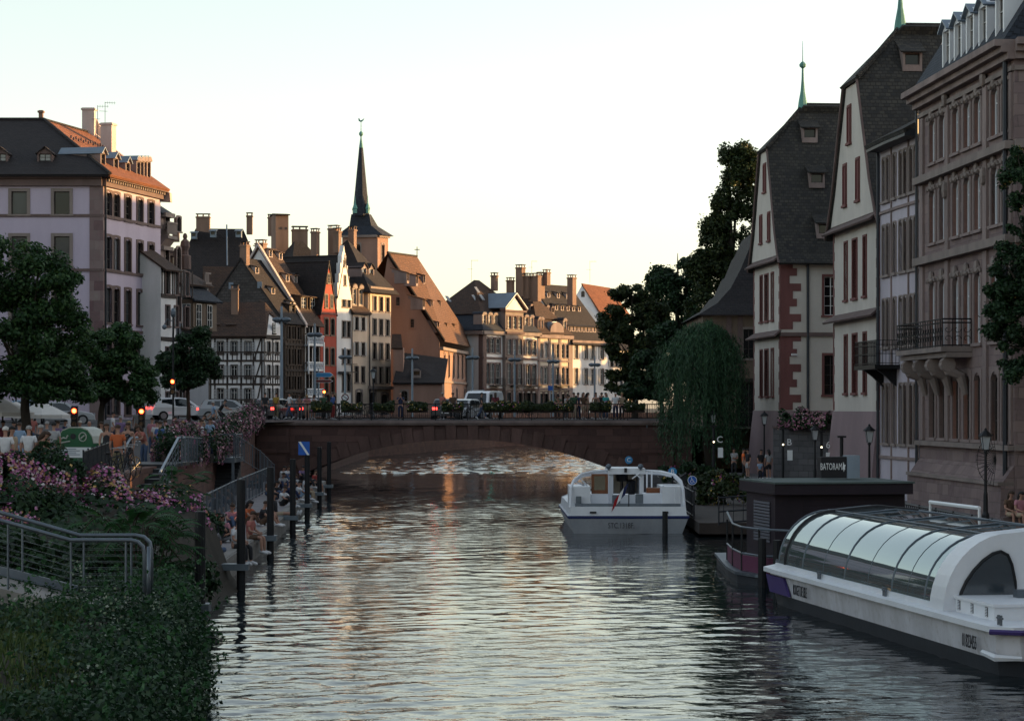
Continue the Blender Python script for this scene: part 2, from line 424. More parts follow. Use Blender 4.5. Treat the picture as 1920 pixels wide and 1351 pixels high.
    def dormer(s, pos, n, w, h, d=1.5, kind='gable', wm='stone', rm='tile', fm='frame', gm='glass', rise=.0, bars=(1, 1), rh=.45, sur=0):
        n = Vector(n); n.z = 0; n.normalize(); u = Vector((-n.y, n.x, 0)); pos = Vector(pos); b = MB()
        q = lambda x, y, z: pos+u*x-n*y+UP*z
        bx = lambda x0, x1, y0, y1, z0, z1, m: b.obox(q(x0, y0, z0), u*(x1-x0), -n*(y1-y0), UP*(z1-z0), m)
        t = max(.10, w*.12)
        bx(-w/2, -w/2+t, 0, d, -.25, h, 0); bx(w/2-t, w/2, 0, d, -.25, h, 0)
        bx(-w/2+t, w/2-t, 0.004, d, -.25, .06, 0); bx(-w/2+t, w/2-t, .003, d, h-.12, h-.004, 0); bx(-w/2+t, w/2-t, .3, .34, .06, h-.12, 0)
        o = .14
        if kind == 'gable':
            b.prism([q(-w/2, .01, h), q(w/2, .01, h), q(0, .01, h+rh*.9)], -n*(d-.05), 0)
            for sg in (-1, 1): b.slab([q(sg*(w/2+o), -.18, h-.12), q(0, -.18, h+rh), q(0, d+rh, h+rh), q(sg*(w/2+o), d+rh, h-.12)], .07, 1)
        elif kind == 'shed':
            b.slab([q(-w/2-o, -.25, h-.03), q(w/2+o, -.25, h-.03), q(w/2+o, d*1.3, h+rh), q(-w/2-o, d*1.3, h+rh)], .08, 1)
            for sg in (-1, 1): b.prism([q(sg*w/2, 0, h), q(sg*w/2, d*1.2, h), q(sg*w/2, d*1.2, h+rh*.85)], u*-sg*.08, 0)
        elif kind == 'arch':
            pp = [q(-w/2-.08, -.1, h)]+[q(-(w/2+.08)*math.cos(math.pi*i/8), -.1, h+rh*math.sin(math.pi*i/8)) for i in range(1, 8)]+[q(w/2+.08, -.1, h)]
            b.prism(pp, -n*(d+.3), 1)
            pp = [q(-w/2-.02, -.12, h-.05)]+[q(-(w/2)*math.cos(math.pi*i/8), -.12, h-.04+rh*.85*math.sin(math.pi*i/8)) for i in range(1, 8)]+[q(w/2+.02, -.12, h-.05)]
            b.prism(pp, -n*.05, 0)
        o_ = b.build('dormer', [M[wm], M[rm]], s.root)
        ww, hh = w-2*t, h-.18
        a, g = win_data(round(ww, 2), round(hh, 2), 0, fm, wm, gm, 0, .12, bars, False, .05)
        p0 = q(0, .08, .06)
        mw = Matrix(((u.x, -n.x, 0, p0.x-s.o.x), (u.y, -n.y, 0, p0.y-s.o.y), (0, 0, 1, p0.z-s.o.z), (0, 0, 0, 1)))
        wo = link('window', a, o_, mw=mw)
        # the pane rides in the same sub-part level
        link('pane', g, o_, mw=mw)
def rows(us, zs, **k):
    """grid of windows: zs = [(sill, height)]"""
    return [dict(u=x, z=z, h=h, **k) for z, h in zs for x in us]
def lin(a, b, n): return [a+(b-a)*i/(n-1) for i in range(n)] if n > 1 else [(a+b)/2]
def house(B, a, b, depth, z0, ze, zr, kind='side', wall=('white',), roof='tile', wins=(), lw=(), over=.35, hip=None, gwall=None, thick=.14, sides=True):
    """a, b: facade ends seen from outside (left, right). Returns the frame."""
    a = Vector((a.x, a.y, 0)); b = Vector((b.x, b.y, 0)); u = (b-a); L = u.length; u /= L; n = Vector((u.y, -u.x, 0))
    c, d = b-n*depth, a-n*depth
    B.facade(a, b, z0, ze, wins, mats=wall)
    if sides:
        B.facade(d, a, z0, ze, lw, mats=wall); B.facade(b, c, z0, ze, mats=wall); B.facade(c, d, z0, ze, mats=wall)
    rf = B.part('roof', roof); wl = B.part('wall', *wall); gm = 0 if gwall is None else gwall
    at = lambda x, y, z: a+u*x-n*y+UP*z
    if kind == 'side':
        sl = (zr-ze)/(depth/2); e = over
        ys = [-e, depth/2, depth+e]; zs = [ze-sl*e, zr, ze-sl*e]; o2 = .12
        for i in (0, 1): rf.slab([at(-o2, ys[i], zs[i]+thick), at(L+o2, ys[i], zs[i]+thick), at(L+o2, ys[i+1], zs[i+1]+thick), at(-o2, ys[i+1], zs[i+1]+thick)], thick)
        wl.face([at(0, 0, ze), at(0, depth/2, zr), at(0, depth, ze)][::-1], gm); wl.face([at(L, 0, ze), at(L, depth/2, zr), at(L, depth, ze)], gm)
        slope = lambda x, t: at(x, depth/2*t, ze+(zr-ze)*t+thick)
    elif kind == 'front':
        sl = (zr-ze)/(L/2); e = over
        xs = [-e, L/2, L+e]; zs = [ze-sl*e, zr, ze-sl*e]; o2 = .1
        for i in (0, 1): rf.slab([at(xs[i], -o2, zs[i]+thick), at(xs[i], depth, zs[i]+thick), at(xs[i+1], depth, zs[i+1]+thick), at(xs[i+1], -o2, zs[i+1]+thick)], thick)
        wl.face([at(0, 0, ze), at(L, 0, ze), at(L/2, 0, zr)], gm); wl.face([at(0, depth, ze), at(L, depth, ze), at(L/2, depth, zr)][::-1], gm)
        slope = lambda y, t: at(L/2*t, y, ze+(zr-ze)*t+thick)
    elif kind == 'hip':
        h = hip or depth/2; e = over; sl = (zr-ze)/(depth/2); zE = ze-sl*e
        A_, B_, C_, D_ = at(-e, -e, zE), at(L+e, -e, zE), at(L+e, depth+e, zE), at(-e, depth+e, zE); r1, r2 = at(h, depth/2, zr), at(max(L-h, h+.05), depth/2, zr)
        for p in ([A_, B_, r2, r1], [B_, C_, r2], [C_, D_, r1, r2], [D_, A_, r1]): rf.slab([x+UP*thick for x in p], thick)
        slope = lambda x, t: at(x, depth/2*t, ze+(zr-ze)*t+thick)
    return dict(u=u, n=n, L=L, at=at, a=a, b=b, c=c, d=d, slope=slope)
def pipe(B, p, z0, z1, r=.06, mat='pipe'):
    B.part('downpipe', mat).tube([(p.x, p.y, z1), (p.x, p.y, z0)], r, 6)
def antenna(B, p, h, d=(1, 0, 0)):
    b = MB(); p = Vector(p); d = Vector(d); b.tube([p, p+UP*h], .025, 4)
    b.tube([p+UP*h*.97, p+UP*h*.97+d*.9], .018, 4); b.tube([p+UP*h*.6-d*.5, p+UP*h*.6+d*.2], .018, 4)
    for k in (.2, .4, .6, .8): b.tube([p+UP*h*.97+d*k-UP*.12, p+UP*h*.97+d*k+UP*.12], .012, 4)
    b.build('antenna', M['iron'], B.root)
# ---------------------------------------------------------------- ground, water, quays, bridge
def struct(name, mb, mats, kind='structure', smooth=False): return tag(mb.build(name, mats, None, smooth), None, None, None, kind)
STREET = 3.75
def street_z(Z): return 2.35 if Z < 100 else (STREET if Z > 150 else 2.35+(STREET-2.35)*(Z-100)/50)
m, nt_, b_ = _new('river_water'); M['water'] = m
b_.inputs['Base Color'].default_value = (.006, .011, .014, 1); b_.inputs['Roughness'].default_value = .02; b_.inputs['IOR'].default_value = 1.42
def _wv(sx, sy, det, dist):
    t = N(nt_, 'ShaderNodeTexCoord'); mp = N(nt_, 'ShaderNodeMapping'); mp.inputs['Scale'].default_value = (sx, sy, 1); mp.inputs['Rotation'].default_value = (0, 0, R(8))
    nn = N(nt_, 'ShaderNodeTexNoise'); nn.inputs['Scale'].default_value = 1; nn.inputs['Detail'].default_value = det; nn.inputs['Roughness'].default_value = .55; nn.inputs['Distortion'].default_value = dist
    nt_.links.new(t.outputs['Object'], mp.inputs[0]); nt_.links.new(mp.outputs[0], nn.inputs['Vector']); return nn.outputs['Fac']
def _ma(op, a, b):
    n = N(nt_, 'ShaderNodeMath', operation=op)
    for i, x in enumerate((a, b)):
        if hasattr(x, 'is_linked'): nt_.links.new(x, n.inputs[i])
        else: n.inputs[i].default_value = x
    return n.outputs[0]
big, mid, fin_, gust = _wv(.16, .24, 2, .4), _wv(1.05, 1.5, 2, .6), _wv(3.6, 4.6, 3, .4), _wv(.06, .05, 4, 1.0)
amp = _ma('ADD', _ma('MULTIPLY', gust, 3.2), -.9)
hgt = _ma('ADD', _ma('MULTIPLY', big, .03), _ma('MULTIPLY', _ma('ADD', _ma('MULTIPLY', mid, .012), _ma('MULTIPLY', fin_, .010)), amp))
bump(nt_, b_, hgt, 1.0, 1.0)
def ripples(X, Y, cell):
    g = np.random.default_rng(4); H = np.zeros_like(X)
    gust = .52+.46*np.sin(X*.11+1.7*np.sin(Y*.035))*np.sin(Y*.055+.9*np.sin(X*.17)+.6)+.22*np.sin(X*.31+Y*.12)
    for i in range(64):
        lam = .25*(1.7/.25)**(g.random()**1.3); a = g.normal(math.pi/2+.25, .75) if i % 3 else g.uniform(0, math.pi); k = 2*math.pi/lam; ph = g.uniform(0, 6.283)
        H += .0024*lam*np.clip(lam/(2.6*cell)-.6, 0, 1)*np.sin(k*(X*math.cos(a)+Y*math.sin(a))+ph+.8*np.sin(X*.23+Y*.19+i))
    return H*np.where(Y > 166, 2.6, np.clip(gust, .12, 1.3))
def watergrid(xs, ys):
    X, Y = np.meshgrid(xs, ys); cell = np.broadcast_to(np.maximum(np.gradient(ys), xs[1]-xs[0])[:, None], X.shape); H = ripples(X, Y, cell)
    edge = np.minimum.reduce([X-xs[0], xs[-1]-X, Y-ys[0], ys[-1]-Y]); H *= np.clip(edge/1.0, 0, 1); return np.stack([X, Y, H], -1).reshape(-1, 3), len(xs), len(ys)
ys_ = [24.0]
while ys_[-1] < 168: ys_.append(ys_[-1]+.075+.0013*max(0, ys_[-1]-30))
V0, nx_, ny_ = watergrid(np.linspace(-14.5, 13.5, 300), np.array(ys_))
V1, mx_, my_ = watergrid(np.linspace(-14.5, 40, 190), np.arange(ys_[-1], 362, .3))
me = bpy.data.meshes.new('water'); e0 = ys_[-1]; e1 = float(V1[-1][1])
q4 = lambda n, m, o: (np.arange(m-1)[:, None]*n+np.arange(n-1)[None, :]).reshape(-1, 1)+np.array([0, 1, n+1, n])+o
fl_ = [(-120, 5, 0), (160, 5, 0), (160, 24, 0), (-120, 24, 0), (-120, 24, 0), (-14.5, 24, 0), (-14.5, e0, 0), (-120, e0, 0), (13.5, 24, 0), (160, 24, 0), (160, e0, 0), (13.5, e0, 0), (40, e0, 0), (160, e0, 0), (160, e1, 0), (40, e1, 0), (-120, e1, 0), (160, e1, 0), (160, 420, 0), (-120, 420, 0)]
VV = np.concatenate([V0, V1, np.array(fl_)]); n0, n1 = len(V0), len(V0)+len(V1)
FF = np.concatenate([q4(nx_, ny_, 0), q4(mx_, my_, n0), np.arange(20).reshape(5, 4)+n1])
me.vertices.add(len(VV)); me.vertices.foreach_set('co', VV.ravel()); me.loops.add(FF.size); me.loops.foreach_set('vertex_index', FF.ravel()); me.polygons.add(len(FF))
me.polygons.foreach_set('loop_start', np.arange(0, FF.size, 4)); me.polygons.foreach_set('loop_total', np.full(len(FF), 4)); me.polygons.foreach_set('use_smooth', np.ones(len(FF), bool)); me.materials.append(M['water']); me.update()
tag(link('water', me), None, None, None, 'structure')
# left street: strips from the river side to far left
EDGE = [(-12.0, 56), (-12.8, 95), (-16.2, 148), (-13.4, 150), (-13.4, 164), (-13.6, 222), (-2, 280), (5, 300), (19, 322), (30, 336), (60, 362), (300, 420)]
b = MB(); q = MB()
for (x0, z0), (x1, z1) in zip(EDGE, EDGE[1:]):
    a, c = street_z(z0), street_z(z1)
    b.face([(x0, z0, a), (x1, z1, c), (-900, z1, c), (-900, z0, a)][::-1] if False else [(-900, z0, a), (x0, z0, a), (x1, z1, c), (-900, z1, c)])
    if z0 >= 164: q.obox((x0, z0, -.6), (x1-x0, z1-z0, 0), (0, 0, c+.6+.25), Vector((-(z1-z0), x1-x0, 0)).normalized()*.5)
b.face([(-900, 420, STREET), (300, 420, STREET), (900, 5000, STREET), (-2500, 5000, STREET)])
struct('ground', b, M['asphalt'])
solo('quay_wall', q, M['brickwall'], 'pinkish stone quay wall curving along the river seen through the bridge arch', 'quay wall')
# embankment wall under the promenade, rising to the bridge
b = MB()
for (x0, z0), (x1, z1) in zip([(-12.14, 63), EDGE[1]], EDGE[1:3]):
    a, c = street_z(z0)+.2, street_z(z1)+.2
    b.mesh([(x0, z0, 0), (x1, z1, 0), (x1, z1, c), (x0, z0, a), (x0-.4, z0, 0), (x1-.4, z1, 0), (x1-.4, z1, c), (x0-.4, z0, a)],
           [(0, 1, 2, 3), (3, 2, 6, 7), (4, 7, 6, 5), (0, 3, 7, 4), (1, 5, 6, 2)])
solo('embankment_wall', b, M['brickwall'], 'red stone embankment wall sloping up to the left end of the bridge', 'wall')
# lower quay on the left
QE = [(-7.15, 49), (-7.3, 54), (-8.1, 80), (-9.8, 114), (-10.2, 128)]
b = MB(); f = MB()
for (x0, z0), (x1, z1) in zip(QE, QE[1:]):
    b.face([(-12.6, z0, .62), (x0, z0, .62), (x1, z1, .62), (-13.5, z1, .62)])
    f.obox((x0, z0, -.5), (x1-x0, z1-z0, 0), (0, 0, 1.16), (-.25, 0, 0))
    f.obox((x0+.05, z0, .48), (x1-x0, z1-z0, 0), (0, 0, .16), (-.05, 0, 0))
f.obox((-12.6, 48.98, -.5), (5.45, 0, 0), (0, .25, 0), (0, 0, 1.1))
struct('lower_quay', b, M['deck'])
solo('quay_edge', f, M['conc'], 'pale concrete edge of the low quay where people sit', 'quay edge')
# right quay
RE = [(12.2, 5), (12.2, 60), (11.2, 100), (10.2, 140), (7.2, 149.9)]
b = MB(); f = MB()
for (x0, z0), (x1, z1) in zip(RE, RE[1:]):
    b.face([(x0, z0, .5), (400, z0, .5), (400, z1, .5), (x1, z1, .5)])
    f.obox((x0, z0, -.5), (x1-x0, z1-z0, 0), (.3, 0, 0), (0, 0, 1.1))
struct('right_quay', b, M['paving'])
solo('right_quay_wall', f, M['greywall'], 'dark rubble quay wall along the landing on the right bank', 'quay wall').name = 'quay_wall'
RB = [(7.2, 164), (9, 200), (17, 250), (24, 285), (30, 305), (42, 328), (80, 358), (300, 412)]
b = MB(); f = MB()
for (x0, z0), (x1, z1) in zip(RB, RB[1:]):
    b.face([(x0, z0, 3.3), (900, z0, 3.3), (900, z1, 3.3), (x1, z1, 3.3)])
    f.obox((x0, z0, -.5), (x1-x0, z1-z0, 0), (.3, 0, 0), (0, 0, 4))
b.face([(7.2, 150.2, 3.3), (900, 150.2, 3.3), (900, 164, 3.3), (7.2, 164, 3.3)])
struct('right_bank', b, M['soil'])
solo('bank_wall', f, M['greywall'], 'grey stone bank wall under the trees beyond the bridge', 'quay wall')
# ---- bridge
BX0, BX1, BZ0, BZ1, XC, HS, RISE, SPR = -17.2, 11.5, 150.0, 164.0, -3.2, 10.3, 2.25, .35
RA = (HS*HS+RISE*RISE)/(2*RISE)
def intr(x, off=0):
    d = abs(x-XC)
    return SPR+RISE-RA+math.sqrt(max((RA+off)**2-d*d, 0)) if d <= HS else None
br = Bld('stone_bridge', 'low red sandstone bridge with one wide arch across the river', 'bridge', (XC, BZ0, 0))
b = br.part('body', 'bridge')
xs = sorted(set([BX0, BX1]+[XC-HS+2*HS*i/40 for i in range(41)])); top = STREET-.22
for x0, x1 in zip(xs, xs[1:]):
    mid_ = (x0+x1)/2
    if abs(mid_-XC) < HS:
        a, c = intr(max(x0, XC-HS+1e-6)), intr(min(x1, XC+HS-1e-6))
        b.face([(x0, BZ0, a), (x1, BZ0, c), (x1, BZ0, top), (x0, BZ0, top)]); b.face([(x0, BZ1, a), (x1, BZ1, c), (x1, BZ1, top), (x0, BZ1, top)][::-1])
        b.face([(x0, BZ0, a), (x0, BZ1, a), (x1, BZ1, c), (x1, BZ0, c)])
    else:
        b.obox((x0, BZ0, -1), (x1-x0, 0, 0), (0, BZ1-BZ0, 0), (0, 0, top+1))
v = br.part('arch_stones', 'voussoir', 'voussoird'); n = 31
for i in range(n):
    g = lambda t, off: (XC+(RA+off)*math.sin(t), BZ0, SPR+RISE-RA+(RA+off)*math.cos(t))
    am = math.asin(HS/RA); t0, t1 = -am+2*am*(i+.02)/n, -am+2*am*(i+.98)/n
    o = .72 if i % 2 else .95
    pr = -.10 if i % 2 else -.16
    v.prism([g(t0, .0), g(t1, .0), g(t1, o), g(t0, o)], (0, pr, 0), i % 2)
p_ = br.part('pilaster', 'bridge')
for x0, x1 in ((-15.0, -12.6), (8.3, 10.3)):
    if x0 < 0: x0, x1 = -16.3, -14.25
    p_.obox((x0, BZ0-.32, -1), (x1-x0, 0, 0), (0, .315, 0), (0, 0, 4.35)); p_.obox((x0-.08, BZ0-.40, 1.75), (x1-x0+.16, 0, 0), (0, .395, 0), (0, 0, .2))
c_ = br.part('cornice', 'pinkplain')
c_.obox((BX0, BZ0-.22, top), (BX1-BX0, 0, 0), (0, .6, 0), (0, 0, .12)); c_.obox((BX0, BZ0-.32, top+.12), (BX1-BX0, 0, 0), (0, .75, 0), (0, 0, .17))
c_.obox((BX0, BZ1-.3, top), (BX1-BX0, 0, 0), (0, .5, 0), (0, 0, .29))
pp = br.part('drain_pipe', 'steel'); pp.tube([P(1213, 790, 149.85), P(1213, 858, 149.85)], .05, 6)
sp = br.part('spillway_pier', 'stoned')
br.fin()
b = MB(); b.face([(BX0, BZ0+.43, STREET+.002), (BX1, BZ0+.43, STREET+.002), (BX1, BZ1-.3, STREET+.002), (BX0, BZ1-.3, STREET+.002)]); struct('road', b, M['asphalt'])
b = MB(); b.obox((BX0, BZ0+.43, STREET-.1), (BX1-BX0, 0, 0), (0, 2.4, 0), (0, 0, .22)); b.obox((BX0, BZ1-2.6, STREET-.1), (BX1-BX0, 0, 0), (0, 2.3, 0), (0, 0, .22)); struct('pavement', b, M['paving'])
def bar_railing(name, label, pts, h, bar=.13, post=2.0, mat='iron', r=.012, rp=.03, rails=(1.0, .12), cat='railing'):
    root = thing(name, label, cat, pts[0]); b = MB()
    for a, c in zip(pts, pts[1:]):
        a, c = Vector(a), Vector(c); L = (c-a).length; nb = max(1, int(L/bar))
        for t in rails: b.tube([a+UP*h*t, c+UP*h*t], r*1.8, 6)
        for i in range(nb):
            p = a+(c-a)*(i+.5)/nb; b.tube([p+UP*h*rails[-1], p+UP*h*rails[0]], r, 4, cap=False)
        npo = max(1, round(L/post))
        for i in range(npo+1):
            if i == 0 and a != Vector(pts[0]): continue
            p = a+(c-a)*i/npo; q = MB(); q.tube([p, p+UP*(h+.06)], rp, 6); q.build('post', M[mat], root)
    b.build('bars', M[mat], root); return root
bar_railing('bridge_railing', 'black iron railing along the near side of the stone bridge', [(BX0, BZ0+.1, STREET+.07), (BX1, BZ0+.1, STREET+.07)], 1.05)
bar_railing('bridge_railing', 'black iron railing along the far side of the bridge, behind the pedestrians', [(BX0+4, BZ1-.2, STREET+.07), (BX1, BZ1-.2, STREET+.07)], 1.05, bar=.2)
# ---------------------------------------------------------------- left bank buildings, near to far
# lavender corner building
Z0 = 175.0
B = Bld('corner_building', 'tall lavender plaster corner building with dark hipped roof and pale chimneys', 'building', (pt(192, Z0).x, Z0, street_z(Z0)))
C0 = pt(192, Z0); dR = dirv(13.1); E0 = onl(301, C0, dR); LR = (E0-C0).length; A0 = Vector((C0.x-34, Z0, 0))
ze = zz(330, Z0); g0 = STREET
wr = []
for (t, bt), hasa in zip(((360, 408), (443, 505), (538, 605), (632, 690), (716, 778)), (1, 1, 1, 1, 1)):
    Zc = 176.5; z1, z2 = zz(bt, Zc), zz(t, Zc)
    for px in (203.5, 218, 239.5, 262, 283):
        uu = (onl(px, C0, dR)-C0).length
        wr.append(dict(u=uu, z=z1, w=1.15, h=z2-z1, rise=.22, fm='framed', sm='stoned', gm='glass', bars=(1, 2), sur=.17))
wl = []
for (t, bt) in ((359, 402), (443, 499), (540, 604), (634, 690)):
    for px in (36, 116, -44, -124):
        wl.append(dict(u=(pt(px, Z0).x-A0.x), z=zz(bt, Z0), w=1.15, h=zz(t, Z0)-zz(bt, Z0), fm='framed', sm='stone', bars=(0, 0), sur=.24))
B.facade(C0, E0, g0, ze, wr, mats=('lav',)); B.facade(A0, C0, g0, ze, wl, mats=('lav',))
Bk = E0+Vector((-30, 12, 0)); B.facade(E0, Bk, g0, ze, mats=('lav',))
for py in (404, 506, 617):
    z = zz(py, Z0); B.band(A0, C0, z-.1, .2, .10, 'string_course', ('stoned',)); B.band(C0, E0, z-.1, .2, .10, 'string_course', ('stoned',))
q = B.part('quoins', 'quoin'); q.obox((C0.x-.95, Z0-.06, g0), (.95+.06, 0, 0), (0, .055, 0), (0, 0, ze-g0)); 
nR = Vector((dR.y, -dR.x, 0)); q.obox(C0+nR*.003+UP*g0, dR*.55, nR*.055, UP*(ze-g0))
for (p, r) in ((A0, C0), (C0, E0)):
    B.band(p, r, ze-.75, .55, .30, 'cornice', ('stoned',)); B.band(p, r, ze-.2, .22, .62, 'cornice', ('pipe' if 0 else 'stoned',))
cb = B.part('dentils', 'stone')
for i in range(26): cb.obox(C0+dR*(i+.3)*LR/26+nR*.30+UP*(ze-.42), dR*.18, nR*.16, UP*.2)
pipe(B, C0+nR*.12+dR*.35, g0, ze-.3, .075)
# roof: front slope, hip, right slope; right slope's sun glow is painted in orange tiles
ov = .75; zE = ze+.05; apx = P(83, 225, 184.0); zr = apx.z
eF = lambda x: Vector((x, Z0-ov, zE)); cor = C0+nR*ov+Vector((-.0, -ov, 0)); cor.z = zE
rl = Vector((A0.x-8, 184.0, zr)); rT = apx+dR*9.2; rT.z = zr; eE = E0+nR*ov+dR*.2; eE.z = zE
rf = B.part('roof', 'tile', 'tileor')
rf.slab([eF(A0.x-8), cor, apx, rl], .2, 0); rf.slab([cor, eE, rT, apx], .2, 1)
rf.slab([rl+Vector((0, .02, 0)), apx, rT, rT+Vector((-14, 9, -6)), rl+Vector((0, 12, -6))], .2, 0)
fw = B.part('fire_wall', 'chimw'); fw.prism([eE+UP*-.3-dR*.15, rT+UP*.25-dR*.15, rT+UP*.25-dR*.15+Vector((-8, 3, -5)), eE-UP*1], dR*.4)
hb = B.part('hip_tiles', 'tile'); hb.tube([cor+UP*.05, apx+UP*.05], .14, 6); hb.tube([apx+UP*.05, rT+UP*.05], .12, 6); hb.tube([rl+UP*.05, apx+UP*.05], .14, 6)
p = rT-dR*1.2; cx = P(167, 240, 192.5); B.chimney(cx.x, 192.5, zr-2, zz(203, 192.5), 1.0, .9, 0, 'chimw', 0)
fl = B.part('chimney_flank', 'chimw'); fl.prism([(cx.x+.5, 192.8, zr-1.5), (cx.x+.5, 192.8, zr+1.2), (cx.x+1.0, 192.8, zr+.3), (cx.x+2.1, 192.8, zr-.9)], (0, .6, 0))
c2 = P(203, 275, 188); B.chimney(c2.x, 188, c2.z-1.6, zz(231, 188), .95, .9, R(-13), 'chimw', 0)
c3 = P(77, 222, 184.6); B.chimney(c3.x, 184.6, c3.z-.8, zz(207, 184.6), .32, .32, 0, 'chim', 0)
antenna(B, P(183, 262, 191.5), 2.8); antenna(B, P(197, 235, 191.2), 1.9, (.9, .3, 0))
for px in (84, 0, -84): B.dormer(P(px, 309, Z0+1.3), (0, -1, 0), 1.15, .95, 1.6, 'gable', 'stoned', 'tile', 'framed', 'glassc', rh=.45)
for px, py, s_ in ((214.5, 315, 1), (238.5, 324, 1), (260.5, 330, .95)):
    q0 = onl(px, C0, dR)-nR*.9; B.dormer((q0.x, q0.y, zz(py+4, q0.y)), nR, 1.0*s_, 1.35*s_, 3.0, 'gable', 'pinkplain', 'zinc', 'framed', rh=.42)
for px in (278, 285, 291, 297):
    q0 = onl(px, C0, dR)-nR*.8; B.dormer((q0.x, q0.y, zz(337, q0.y)), nR, .85, 1.5, 2.2, 'arch', 'pinkplain', 'zinc', 'framed', rh=.4)
sn = B.part('snow_guard', 'stoned')
for i in range(8):
    for k in (.62, .66): sn.box(cor.lerp(apx, k)+dR*(1.0+i*.95)+UP*.2, (.12, .12, .22))
B.fin()
# ornate corner bay glowing behind
Zb = 187.0; a = onl(300, pt(301, Zb), dirv(16)); c = onl(318, a, dirv(16))
B = Bld('ornate_townhouse', 'narrow ornate sandstone house with balcony and cornice catching the sunset', 'building', (a.x, a.y, STREET))
fr = house(B, a, c, 7, STREET, zz(398, Zb), zz(398, Zb)+2.2, 'hip', ('pinkplain',), 'slate', [dict(u=x, z=zz(p2, Zb), w=.8, h=zz(p1, Zb)-zz(p2, Zb), rise=.3, fm='framed', sm='pinkplain', sur=.12) for x in (1.3, 3.6) for p1, p2 in ((392+8, 428), (458, 505), (545, 600))], hip=2)
n_ = fr['n']; u_ = fr['u']
B.band(fr['a'], fr['b'], zz(398, Zb)-.35, .35, .5); B.band(fr['a'], fr['b'], zz(440, Zb)-.3, .25, .7); B.band(fr['a'], fr['b'], zz(468, Zb), .3, .35)
q = B.part('balcony_bracket', 'pinkplain'); q.prism([fr['a']+UP*zz(442, Zb), fr['a']+UP*zz(442, Zb)+n_*.7, fr['a']+UP*zz(462, Zb)], u_*fr['L'])
q = B.part('balustrade', 'stone')
for i in range(14): q.tube([fr['a']+u_*(.1+i*fr['L']/14)+n_*.6+UP*zz(438, Zb), fr['a']+u_*(.1+i*fr['L']/14)+n_*.6+UP*zz(418, Zb)], .06, 6)
q.obox(fr['a']+n_*.5+UP*zz(418, Zb), u_*fr['L'], n_*.2, UP*.12)
B.fin()
# white timbered house next to it
Zb = 182.0; a = onl(301.5, pt(301.5, Zb), dirv(20)); c = onl(330, a, dirv(20))
B = Bld('timbered_house', 'white plaster house with thin dark timber bands beside the lavender building', 'building', (a.x, a.y, STREET))
ws = [dict(u=x, z=zz(b2, Zb+2), w=.62, h=zz(t2, Zb+2)-zz(b2, Zb+2), fm='framed', sm='stoned', sur=.10, bars=(0, 1)) for (t2, b2) in ((508, 552), (574, 612), (652, 690), (735, 765)) for x in (1.1, 2.5, 4.3)]
fr = house(B, a, c, 7.5, STREET, zz(500, Zb), zz(500, Zb)+2.5, 'side', ('white',), 'tilebr', ws, over=.55)
for py in (556, 636, 505): B.band(fr['a'], fr['b'], zz(py, Zb+2)-.15, .3, .08, 'timber_band', ('timber',))
q = B.part('timber_frame', 'timber')
for x in (.1, .5, 1.8, 3.2, 3.6, 5.1): q.obox(fr['a']+fr['u']*x+fr['n']*.004+UP*zz(556, Zb+2), fr['u']*.13, fr['n']*.05, UP*(zz(505, Zb+2)-zz(556, Zb+2)))
B.fin()
# grey-blue house with an oriel
Zb = 192.0; a = pt(331, Zb); c = onl(391, a, dirv(20))
B = Bld('oriel_house', 'grey house with wooden oriel window, roof balustrade and statue finial behind the street tree', 'building', (a.x, a.y, STREET))
uo, = (1,); L = (c-a).length
ws = [dict(u=x, z=zz(b2, Zb+4), w=.75, h=zz(t2, Zb+4)-zz(b2, Zb+4), fm='frame', sm='stoned', sur=.08, bars=(1, 1)) for (t2, b2) in ((545, 582), (600, 640), (662, 700)) for x in lin(L*.55, L*.95, 5)]
ws += [dict(u=L*.3, z=zz(700, Zb), w=1, h=2, fm='framed', sm='stoned'), dict(u=L*.2, z=STREET+.3, w=1.4, h=2.6, rise=.5, fm='framed', sm='stoned')]
fr = house(B, a, c, 8, STREET, zz(528, Zb), zz(478, Zb), 'side', ('greyblue',), 'tilebr', ws, over=.5)
at = fr['at']; q = B.part('oriel', 'brown', 'slate')
q.obox(at(.8, -1.1, zz(618, Zb)), fr['u']*4.2, fr['n']*-1.1, UP*(zz(560, Zb)-zz(618, Zb)), 0)
q.slab([at(.4, -1.5, zz(562, Zb)), at(5.4, -1.5, zz(562, Zb)), at(5.0, 0, zz(535, Zb)), at(.8, 0, zz(535, Zb))], .15, 1)
B.win(at(1.7, -1.1, 0), fr['u'], '', zz(612, Zb), w=.9, h=1.9, sm='brown', sur=.06, dep=-.01); B.win(at(3.6, -1.1, 0), fr['u'], '', zz(612, Zb), w=.9, h=1.9, sm='brown', sur=.06, dep=-.01)
q2 = at(.8, -.55, 0); B.win(at(.8, -.5, 0), -fr['n']*-1 if 0 else Vector((fr['n'].x, fr['n'].y, 0)), '', zz(612, Zb), w=.8, h=1.9, sm='brown', sur=.06, dep=-.01)
q = B.part('balustrade', 'stone')
for i in range(18): q.tube([at(4.5+i*(L-5)/18, -.25, zz(528, Zb)+.1), at(4.5+i*(L-5)/18, -.25, zz(508, Zb))], .08, 6)
q.obox(at(4.4, -.35, zz(508, Zb)), fr['u']*(L-4.6), fr['n']*-.2, UP*.15); q.obox(at(4.4, -.4, zz(528, Zb)), fr['u']*(L-4.6), fr['n']*-.3, UP*.2)
q = B.part('statue', 'stoned'); s0 = P(347, 482, Zb+2); q.lathe(s0, [(.5, -1), (.5, .1), (.3, .2), (.28, .5), (.42, .9), (.35, 1.3), (.14, 1.5), (.2, 1.7), (.15, 1.9), (.02, 2.0)], 8)
